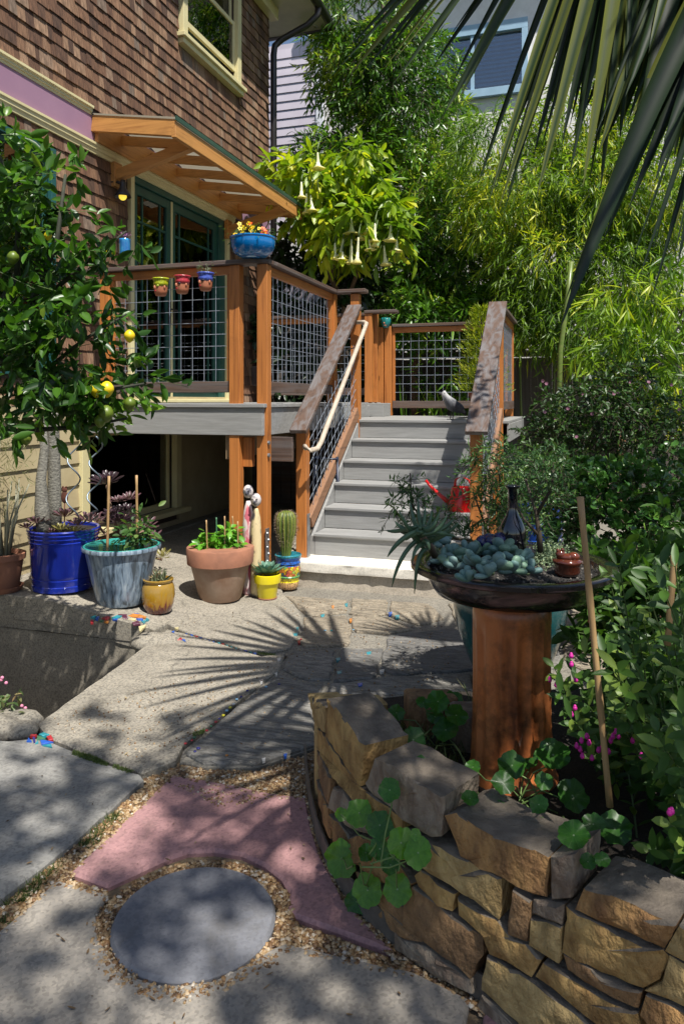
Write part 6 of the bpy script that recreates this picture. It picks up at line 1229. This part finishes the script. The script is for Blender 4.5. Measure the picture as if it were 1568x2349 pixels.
b.build('eye', GUTTER, t); b = MB()
for k in (-1,1): b.tube([bc+fdir*.0+sd2*k*.02+Vector((0,0,.10)), bc+fdir*.01+sd2*k*.022+Vector((0,0,.0))], .006, 6); b.tube([bc+fdir*.01+sd2*k*.022+Vector((0,0,.004)), bc+fdir*.045+sd2*k*.026+Vector((0,0,.004))], .005, 6)
b.build('leg', GUTTER, t)
for k in (-1,1):
    b = MB(); b.ball(bc+fdir*-.035+sd2*k*.048+Vector((0,0,.135)), .055, 12, 8, (1.5,.25,.75), Matrix.Rotation(math.atan2(fdir.y,fdir.x),3,'Z') @ Matrix.Rotation(-.45,3,'Y')); b.build('wing', M('wing_grey', (.07,.07,.08), (.035,.035,.04), .6, 40), t, smooth=True)
# red watering can on a step
wc = Vector((-.93, Y1s+1*T+.14, ZS+2*RI)); RD = M('red_plastic', (.55,.008,.008), (.5,.006,.006), .3, coat=.3); t = thing('watering_can', 'red plastic watering can standing on the lower steps', 'watering can', wc)
b = MB(); b.lathe([(.118,0),(.12,.01),(.085,.19),(.078,.20),(.07,.20),(.068,.18)], 28, wc); b.build('can_body', RD, t, smooth=True, sharp=45)
b = MB(); b.tube([wc+Vector((-.09,-.01,.05)), wc+Vector((-.16,-.02,.11)), wc+Vector((-.25,-.03,.19)), wc+Vector((-.30,-.03,.25))], [.022,.017,.013,.012], 10); b.build('spout', RD, t, smooth=True)
b = MB(); b.tube([wc+Vector((-.06,0,.19)), wc+Vector((-.05,0,.26)), wc+Vector((0,0,.29)), wc+Vector((.06,0,.26)), wc+Vector((.105,0,.16)), wc+Vector((.09,0,.09))], .010, 8); b.build('handle', RD, t, smooth=True)
# 6 willowy shrub growing in the teal jar
WIL = leafmat('willow_leaf', (.02,.06,.02), (.06,.14,.035), (.16,.26,.06), .42, .3)
wb = thing('willowy_shrub', 'fine leaved willowy shrub growing out of the teal jar', 'shrub', jc+Vector((0,0,.52)))
crown(wb, [(1150,1080,3.7,75,55,.25,1.2),(1120,1140,3.7,30,60,.15,.5),(1190,1170,3.7,70,60,.25,1),(940,1130,3.6,22,55,.1,.3),(1010,1190,3.6,60,45,.15,.5),(1240,1110,3.8,60,50,.2,.7),(905,1160,3.6,14,18,.06,.12),(1100,1050,3.7,22,30,.08,.25),(1085,1225,3.6,40,25,.15,.25)], 330, 12, .11, .042, .009, WIL, 'lance', -.7, 6, 1, -.1, .9, .6, (.1,.95), .1, (.0018,TWIG), out=.5)
j0 = jc+Vector((0,0,.52)); limbs(wb, [([j0, atD(1170,1220,3.9), atD(1150,1130,3.75), atD(1140,1060,3.7)], .012,.004), ([j0, atD(1080,1240,3.85), atD(1000,1230,3.7), atD(945,1160,3.6), atD(940,1085,3.6)], .010,.003), ([j0, atD(1210,1210,3.9), atD(1230,1130,3.8)], .011,.004), ([j0, atD(1110,1200,3.8), atD(1085,1130,3.7)], .009,.003)], TWIG, 'branch')
# small tree in the bowl
bn = thing('bowl_sapling', 'small sapling with dark slender trunk planted in the bowl', 'sapling', bl(1240,1285)); r0_ = bl(1240,1285)
limbs(bn, [([r0_, atD(1236,1230,2.5), atD(1230,1180,2.52), atD(1205,1100,2.5)], .012,.004), ([atD(1230,1180,2.52), atD(1265,1120,2.5), atD(1270,1060,2.5)], .007,.003), ([atD(1236,1230,2.5), atD(1200,1190,2.5), atD(1180,1150,2.5)], .006,.002)], TWIG, 'trunk')
crown(bn, [(1240,1075,2.55,55,40,.1,.8),(1275,1060,2.5,45,40,.08,.6),(1255,1140,2.5,40,35,.08,.4)], 80, 9, .06, .024, .007, WIL, 'lance', None, 2, 0, 0, .9, .6, (0,.7), .1, (.0012,TWIG))
# 7 flowering shrub with small pink blooms
fb = cf(2.35, 5.9, 0); fsb = tree('pink_flowering_shrub', 'dark twiggy shrub dotted with small pink flowers near fence', 'shrub', fb)
crown(fsb, [(1270,980,6.0,45,50,.4,.6),(1350,930,5.9,100,70,.5,1.6),(1430,980,5.9,130,80,.5,2.2),(1530,1000,5.8,100,100,.5,1.8),(1280,1020,5.9,90,60,.4,1),(1430,870,6.0,60,40,.4,.6)], 1250, 8, .16, .045, .02, SHR, 'oval', -.55, 3, 3, .1, .9, .7, (0,.8), .2, (.0025,TWIG))
limbs(fsb, [([fb, fb+Vector((-.1,.1,.7)), fb+Vector((-.3,.1,1.5))], .02,.006), ([fb, fb+Vector((.2,0,.7)), fb+Vector((.5,.0,1.4))], .018,.006), ([fb+Vector((-.1,.1,.5)), fb+Vector((-.5,.1,1.0)), fb+Vector((-.7,.1,1.3))], .012,.004)], BARK, 'trunk')
PKF = leafmat('pink_bloom', (.2,.07,.12), (.35,.16,.24), (.45,.25,.33), .6, .3)
for i in range(22):
    c = atD(rnd.uniform(1240,1560), rnd.uniform(850,1060), 5.5+rnd.uniform(-.1,.25)); n = 7; a = np.arange(n)*2*math.pi/n; f = Vector((rnd.uniform(-.5,.5),-1,rnd.uniform(0,.7))).normalized(); s1 = f.cross(Vector((0,0,1))).normalized(); s2 = f.cross(s1)
    leaves('flower', [c]*n, [s1*math.cos(x)+s2*math.sin(x)+f*.35 for x in a], [f]*n, .015, .012, nrg.random(n), PKF, fsb, 'oval', .1)
# 8 jade plant in blue pot, further pots on the right
JAD = leafmat('jade_leaf', (.02,.065,.012), (.07,.18,.03), (.17,.30,.05), .28, .12, .6)
dj2 = 4.6; jl = cf(la(1430,dj2), dj2, 0); t, c = pot('jade_pot', 'large pot holding a dense jade plant with round leaves', la(1430,dj2), dj2, [(.19,0),(.2,.01),(.27,.36),(.29,.36),(.295,.42),(.28,.425),(.26,.38)], TERRA, .27, .39)
crown(t, [(1340,1130,4.4,70,70,.3,1.4),(1430,1130,4.4,100,70,.35,1.8),(1530,1110,4.4,90,80,.35,1.6),(1400,1220,4.3,120,70,.35,1.6),(1520,1230,4.3,110,80,.35,1.6),(1280,1190,4.4,40,40,.2,.5),(1330,1080,4.5,50,25,.15,.4)], 620, 9, .07, .05, .036, JAD, 'spoon', -.75, 4, 2, -.35, 1.0, .9, (0,.9), .35, (.004,M('jade_stem', (.13,.09,.06), (.09,.06,.04), .8)), name='foliage', droop=-.1, fold=.15)
BLP = M('blue_pot_glaze', (.01,.06,.3), (.01,.04,.22), .2, 5, coat=.5)
d = 5.5; t, c = pot('blue_planter', 'small bright blue glazed planter behind the willowy shrub', la(1235,d), d, [(.13,0),(.14,.01),(.17,.1),(.165,.105),(.18,.2),(.175,.205),(.19,.3),(.2,.31),(.2,.34),(.185,.345),(.18,.3)], BLP, .18, .31, z=.38)
b = MB(); b.box(c.x-.2,c.x+.2,c.y-.2,c.y+.2,.33,.378)
for sx_ in (-1,1):
    for sy_ in (-1,1): b.box(c.x+sx_*.16-.02,c.x+sx_*.16+.02,c.y+sy_*.16-.02,c.y+sy_*.16+.02,-.02,.33)
tag(b.build('plant_stand', FW, None), 'low wooden stand under the bright blue planter', 'plant stand')
crown(t, [(1240,1060,5.4,50,40,.2,1)], 60, 8, .14, .09, .012, WIL, 'lance', None, 2, 0, 0, .8, .6, (.2,1), .1, name='foliage')
# 9 leafy plant with magenta buds on the right
SAL = leafmat('bud_plant_leaf', (.025,.07,.012), (.075,.165,.022), (.19,.27,.04), .48, .35); MAG = M('magenta_bud', (.55,.02,.28), (.4,.01,.2), .5)
def stalks(label, base, tips, d0, ll, lw, buds):
    t = thing('bud_plant', label, 'plant', base, 'leafy stems in the planter'); sm = MB(); P, Dd, U = [], [], []
    for (u, v, d, u0, v0) in tips:
        e = atD(u, v, d); r_ = onz(u0, v0, .235) if v0 > 1700 else atD(u0, v0, d); m_ = (r_+e)/2+Vector((rnd.uniform(-.03,.03),rnd.uniform(-.03,.03),.03)); K = 14; pp = [r_*(1-q)**2+m_*2*q*(1-q)+e*q*q for q in [i/K for i in range(K+1)]]
        sm.tube(pp, [.0035-.002*i/K for i in range(K+1)], 5, False); ax = (e-r_).normalized(); s1 = ax.cross(Vector((.2,1,.1))).normalized(); s2 = ax.cross(s1); ph = rnd.random()*3
        for i in range(2, K+1):
            a = ph+i*math.pi/2
            for sg in (1,-1): P.append(pp[i]); Dd.append((s1*math.cos(a)+s2*math.sin(a))*sg+ax*(.45+.5*i/K)); U.append(ax+Vector((0,-.3,.4)))
    N = len(P); leaves('foliage', P, Dd, U, ll*nrg.uniform(.6,1.15,N), lw*nrg.uniform(.7,1.15,N), nrg.random(N), SAL, t, 'oval', .2, .3); sm.build('stem', STEMG, t, smooth=True)
    for (u, v, d) in buds:
        c = atD(u, v, d); b = MB(); b.ball(c, .0065, 8, 6, (1,1,1.15)); b.ball(c+Vector((0,0,.006)), .0045, 7, 5); b.build('bud', MAG, t, smooth=True)
rr_ = random.Random(3)
T1 = [(rr_.uniform(1400,1600), rr_.uniform(1290,1700), rr_.uniform(1.7,2.3), rr_.uniform(1440,1700), rr_.uniform(1750,2000)) for _ in range(30)]+[(1420,1300,2.1,1500,1800),(1480,1370,2.0,1530,1800),(1540,1450,1.9,1600,1800),(1450,1420,2.2,1500,1780),(1400,1340,2.3,1480,1780)]
bd = [(1310+rr_.gauss(0,4),1505,2.1),(1310,1525,2.1),(1333,1700,2.0),(1345,1690,2.0),(1380,1715,2.0),(1372,1722,2.0),(1385,1738,2.0),(1395,1725,2.0),(1405,1690,1.98),(1412,1680,1.98),(1418,1690,1.98),(1430,1672,1.98),(1437,1670,1.98),(1330,1720,2.0),(1322,1712,2.0),(1357,1740,2.0),(1310,1640,2.05),(1318,1625,2.05),(1450,1700,1.98),(1350,1705,2.0),(1320,1560,2.1),(1260,1560,2.15),(1275,1572,2.15),(1400,1700,2.0),(1470,1735,1.9),(1335,1735,2.0)]
stalks('leafy plant with magenta flower buds beside the terracotta column', onz(1450,1880,.235), T1, 2, .062, .022, bd)
T2 = [(1270,1530,2.15,1400,1800),(1285,1590,2.1,1400,1800),(1320,1545,2.1,1420,1800),(1310,1650,2.0,1420,1820),(1400,1640,2.05,1430,1800),(1350,1620,2.1,1430,1800),(1365,1560,2.1,1430,1790),(1340,1500,2.2,1430,1780)]
stalks('sparse leafy stems in front of the long bamboo cane', onz(1410,1840,.235), T2, 2, .06, .02, [])
T3 = [(rr_.uniform(1480,1600), rr_.uniform(1640,1960), rr_.uniform(1.5,1.8), rr_.uniform(1560,1750), rr_.uniform(1850,2100)) for _ in range(20)]
stalks('yellow green leafy stems at the planter edge by the cap stone', onz(1600,1990,.235), T3, 2, .056, .022, [(1535,1865,1.6),(1540,1862,1.6)])
# dark understorey along the right side
ub = cf(1.9, 3.1, .235); us = tree('understorey_shrub', 'dense dark green shrub between jade plant and leafy stems', 'shrub', ub)
crown(us, [(1420,1340,2.9,120,70,.35,1.4),(1520,1400,2.7,110,110,.35,1.8),(1560,1550,2.5,110,120,.35,1.6),(1450,1500,2.6,90,60,.3,.9),(1620,1300,3.2,120,120,.4,1.2)], 420, 9, .13, .075, .03, SAL, 'oval', -.6, 4, 6, .0, .9, .7, (0,.65), .2, (.002,STEMG))
# pit-edge plant with pink flowers
pk = onz(15,1640,0); t = thing('creeping_plant', 'low creeping plant with tiny pink flowers on stairwell edge', 'plant', pk); n = 60; q = nrg.normal(size=(n,3))*np.array([.06,.05,.03])
leaves('foliage', np.array([pk.x-.02,pk.y,.05])+q, nrg.normal(size=(n,3))+np.array([.3,0,.3]), np.tile([0,0,1.],(n,1)), .035, .022, nrg.random(n), leafmat('creeper_leaf', (.05,.1,.03), (.16,.22,.08), (.3,.2,.1), .45), t, 'oval')
for u, v in ((5,1555),(14,1567),(50,1620),(58,1625),(12,1600),(20,1650),(3,1560)):
    b = MB(); b.ball(atD(u,v,3.75), .009, 8, 6); b.build('flower', M('pink_bead', (.7,.25,.38), None, .6) if u == 5 else bpy.data.materials['pink_bead'], t, smooth=True)
rk = MB()
for i in range(7): p = onz(rnd.uniform(-30,66), rnd.uniform(1640,1668)); rk.ball((p.x,p.y,-.02), rnd.uniform(.05,.1), 10, 7, (1.2,1,.6))
rk.build('mortar_mound', CONC, patio, smooth=True)
# ------------------------------------------------------------------ fan palm overhead
PLM = leafmat('palm_blade', (.006,.015,.005), (.022,.05,.012), (.20,.22,.04), .42, .22)
pb0 = cf(2.35, 1.7, 0); palm = tree('fan_palm', 'fan palm with long dark pointed blades drooping over the garden', 'palm', pb0); hub = cf(1.75, 2.1, 3.45)
b = MB(); k = 14; pp = [pb0+(hub-pb0)*(i/k)+Vector((.0,.0,0)) for i in range(k+1)]; b.tube(pp, [.11-.02*i/k+.012*(i%2) for i in range(k+1)], 14); b.build('trunk', BARK, palm, smooth=True)
def fan(h, axis, nrm, L, n, span, droop, start=0.0, w=.045, seed=0):
    """one fan leaf: blades spread around axis in the plane across nrm"""
    rg = random.Random(seed); axis = Vector(axis).normalized(); nrm = Vector(nrm); nrm = (nrm-axis*nrm.dot(axis)).normalized(); side = nrm.cross(axis).normalized(); b = MB()
    for i in range(n):
        a = -span/2+span*i/(n-1)+rg.uniform(-.02,.02)+start; d = axis*math.cos(a)+side*math.sin(a); l = L*(.78+.22*math.cos(a*.7))*rg.uniform(.9,1.08); ws = []; K = 9
        s_ = nrm.cross(d).normalized(); tw = rg.uniform(-.3,.3); dr = droop*rg.uniform(.7,1.4); vs = []
        for j in range(K+1):
            t_ = j/K; wd = w*min(1,.25+t_*2.6)*(1-t_**2.4)**.9*rg.uniform(.97,1.03); c_ = h+d*l*t_+Vector((0,0,-1))*dr*l*t_**2.2+nrm*.012*math.sin(i*2.1)*t_; sv = (s_*math.cos(tw*t_)+nrm*math.sin(tw*t_))
            vs += [c_+sv*wd*.5+nrm*wd*.28, c_-nrm*wd*.12, c_-sv*wd*.5+nrm*wd*.28]
        b.tint = rg.uniform(0,.8) if rg.random() < .85 else rg.uniform(.7,1); b.add(vs, [(j*3+e, j*3+e+1, j*3+e+4, j*3+e+3) for j in range(K) for e in (0,1)])
    return b
def frond(h, axis, nrm, L, n, span, droop, seed, w=.045, start=0.0):
    f = fan(h, axis, nrm, L, n, span, droop, start, w, seed).build('frond', PLM, palm, smooth=True)
    p = MB(); m_ = (hub+h)/2+Vector((0,0,.12)); p.tube([hub, m_, h], [.018,.013,.011], 8); p.build('petiole', STEMG, f, smooth=True)
RT, FW_ = cf(1,0), cf(0,1); UPV = Vector((0,0,1))
def dirc(x, d, z): return (RT*x+FW_*d+UPV*z)
def blades(h, specs, seed):
    """separate long blades from one leaf base h; specs: (tip u, tip v, tip D, width, arch)"""
    rg = random.Random(seed); b = MB()
    for (u, v, d, w, ar) in [q for s0 in specs for q in (s0, (s0[0]+rg.uniform(-34,30), s0[1]-rg.uniform(10,70), s0[2]+rg.uniform(.03,.15), s0[3]*rg.uniform(.5,.8), s0[4]), (s0[0]+rg.uniform(-30,45), s0[1]-rg.uniform(0,110), s0[2]+rg.uniform(-.1,.2), s0[3]*rg.uniform(.4,.7), s0[4]))]:
        e = atD(u, v, d); m_ = (h+e)/2+UPV*ar*(e-h).length+RT*rg.uniform(-.03,.03); K = 14; ax = (e-h).normalized(); vw = (Vector((0,0,CH))-m_).normalized(); s_ = ax.cross((vw+Vector((rg.uniform(-.25,.25),rg.uniform(-.25,.25),rg.uniform(-.2,.3)))).normalized()).normalized(); vs = []
        for j in range(K+1):
            t_ = j/K; c_ = h*(1-t_)**2+m_*2*t_*(1-t_)+e*t_*t_; wd = .88*w*min(1,.3+t_*2.0)*(1-t_**3.0)**.8; nn = s_.cross(ax)
            vs += [c_+s_*wd*.5+nn*wd*.25, c_-nn*wd*.1, c_-s_*wd*.5+nn*wd*.25]
        b.tint = (rg.uniform(0,.7) if rg.random() < .72 else rg.uniform(.75,1)) if w < .07 else .1; b.add(vs, [(j*3+q, j*3+q+1, j*3+q+4, j*3+q+3) for j in range(K) for q in (0,1)]); m3 = len(vs); b.t[-m3:] = [min(1, b.tint+(.34 if q % 3 != 1 else -.1)) for q in range(m3)]  # blade edges tinted lighter to look sunlit, midrib darker
    f = b.build('frond', PLM, palm, smooth=True); p = MB(); p.tube([hub, (hub+h)/2+Vector((0,0,.1)), h], [.02,.016,.014], 8); p.build('petiole', STEMG, f, smooth=True)
hA = atD(1490,-560,2.45); rg_ = random.Random(5)
SA = [(801,108,2.6,.042,.06),(797,176,2.55,.05,.05),(879,127,2.7,.04,.05),(897,197,2.6,.042,.05),(990,156,2.7,.04,.04),(1010,274,2.45,.066,.05),(1047,237,2.5,.05,.04),(1120,467,2.5,.05,.07),(1140,487,2.6,.045,.06),(1150,508,2.7,.03,.06),(1229,455,2.45,.06,.05),(1220,369,2.6,.045,.05),(1286,340,2.5,.05,.04),(1315,360,2.6,.06,.04),(1335,434,2.4,.062,.03),(1376,446,2.5,.05,.03),(1180,300,2.7,.045,.05),(1260,250,2.75,.05,.04),(1420,330,2.5,.06,.03),(1400,250,2.6,.06,.03)]
blades(hA, SA, 1)
hB_ = atD(1790,-330,2.25); SB = [(1283,755,2.25,.085,.10),(1290,742,2.3,.05,.1),(1462,645,2.3,.03,.04),(1552,614,2.3,.045,.03),(1440,480,2.3,.06,.06),(1500,420,2.25,.07,.05),(1380,560,2.35,.05,.08),(1560,480,2.3,.06,.03),(1520,330,2.2,.08,.04),(1450,300,2.3,.08,.05),(1600,560,2.3,.05,.02),(1490,700,2.35,.028,.05)]
blades(hB_, SB, 2)
blades(atD(1650,-420,2.4), [(rg_.uniform(1330,1600), rg_.uniform(120,400), rg_.uniform(2.3,2.7), rg_.uniform(.05,.08), rg_.uniform(.01,.06)) for _ in range(26)], 3)
frond(hA, dirc(-.95,.22,-.12), dirc(-.1,-.2,.97), 1.35, 19, 2.5, .2, 4, .075)
frond(atD(1700,-250,2.9), dirc(.2,.7,.1), dirc(0,-.2,.98), .8, 26, 2.8, .25, 5)
frond(cf(2.4,1.8,3.5), dirc(.8,-.4,.1), dirc(0,0,1), .8, 26, 2.8, .25, 7)
frond(cf(1.15,1.5,3.5), dirc(-.8,-.55,-.05), dirc(.1,.1,.98), 1.0, 15, 2.6, .2, 8, .07)
frond(cf(2.3,2.9,3.5), dirc(.7,.6,0), dirc(0,0,1), .8, 26, 2.8, .25, 9)
frond(cf(1.55,1.9,3.95), dirc(-.5,-.2,.8), dirc(-.6,-.3,-.6), .7, 24, 2.8, .2, 10)
frond(cf(2.0,2.1,3.1), dirc(.1,-.5,-.8), dirc(.1,-.9,.4), .8, 24, 2.4, .1, 11)
# ------------------------------------------------------------------ shade trees standing behind the viewer
def shade_tree(label, base, ctr, E, n, per, ll, ph, gap):
    t = tree('shade_tree', label, 'tree', base, 'trees behind the viewer'); A = []
    limbs(t, [([base, base+(ctr-base)*.5+Vector((.1,0,.3)), ctr], .13, .05)], BARK)
    P = []
    for (x, d, z, rx, rd, rz_, w) in E:
        k = int(n*w); q = unit(nrg.normal(size=(k,3)))*(nrg.random(k)**.4)[:,None]; P.append(np.array([x,d,z])+q*np.array([rx,rd,rz_]))
    A = np.concatenate(P); A = A[noise3(A, 2.3, ph) > gap]; W_ = cfa(A); O = unit(nrg.normal(size=(len(W_),3)))
    lp, ld, lu, ii, tip = sprigs(W_, O, .22*nrg.uniform(.6,1.3,len(W_)), per, .6, .3, .9, .7); N = len(lp)
    leaves('crown', lp, ld, lu, ll*nrg.uniform(.6,1.2,N), ll*.42*nrg.uniform(.8,1.2,N), nrg.random(N), SHR, t, 'oval', .2); stems('twigs', W_, tip, .004, TWIG, t)
shade_tree('leafy tree behind the viewer that dapples the planter', cf(4.2,-.6,-.05), cf(3.0,.2,4.6), [(3.1,.75,4.7,.85,.9,.8,.6),(3.6,1.6,4.6,.9,1.1,.8,.7),(2.1,-.9,5.0,1.0,.7,.7,.5),(2.2,4.35,5.0,.55,.6,.45,.35),(3.0,3.2,4.8,.8,.9,.6,.5),(3.7,4.4,4.9,.9,.9,.6,.6)], 230, 8, .10, 1.0, -.05)  # clumps ahead of the viewer are unseen, added to shade stairs and shrubs
shade_tree('tall loose tree behind the viewer that dapples the paving', cf(2.6,-3.2,-.05), cf(1.6,-1.6,7.0), [(1.2,-1.0,7.2,1.4,1.2,.8,1.0),(.2,-1.6,7.0,1.0,.9,.7,.6),(2.2,-1.4,6.8,.9,.9,.7,.5)], 330, 8, .12, 2.5, -.2)
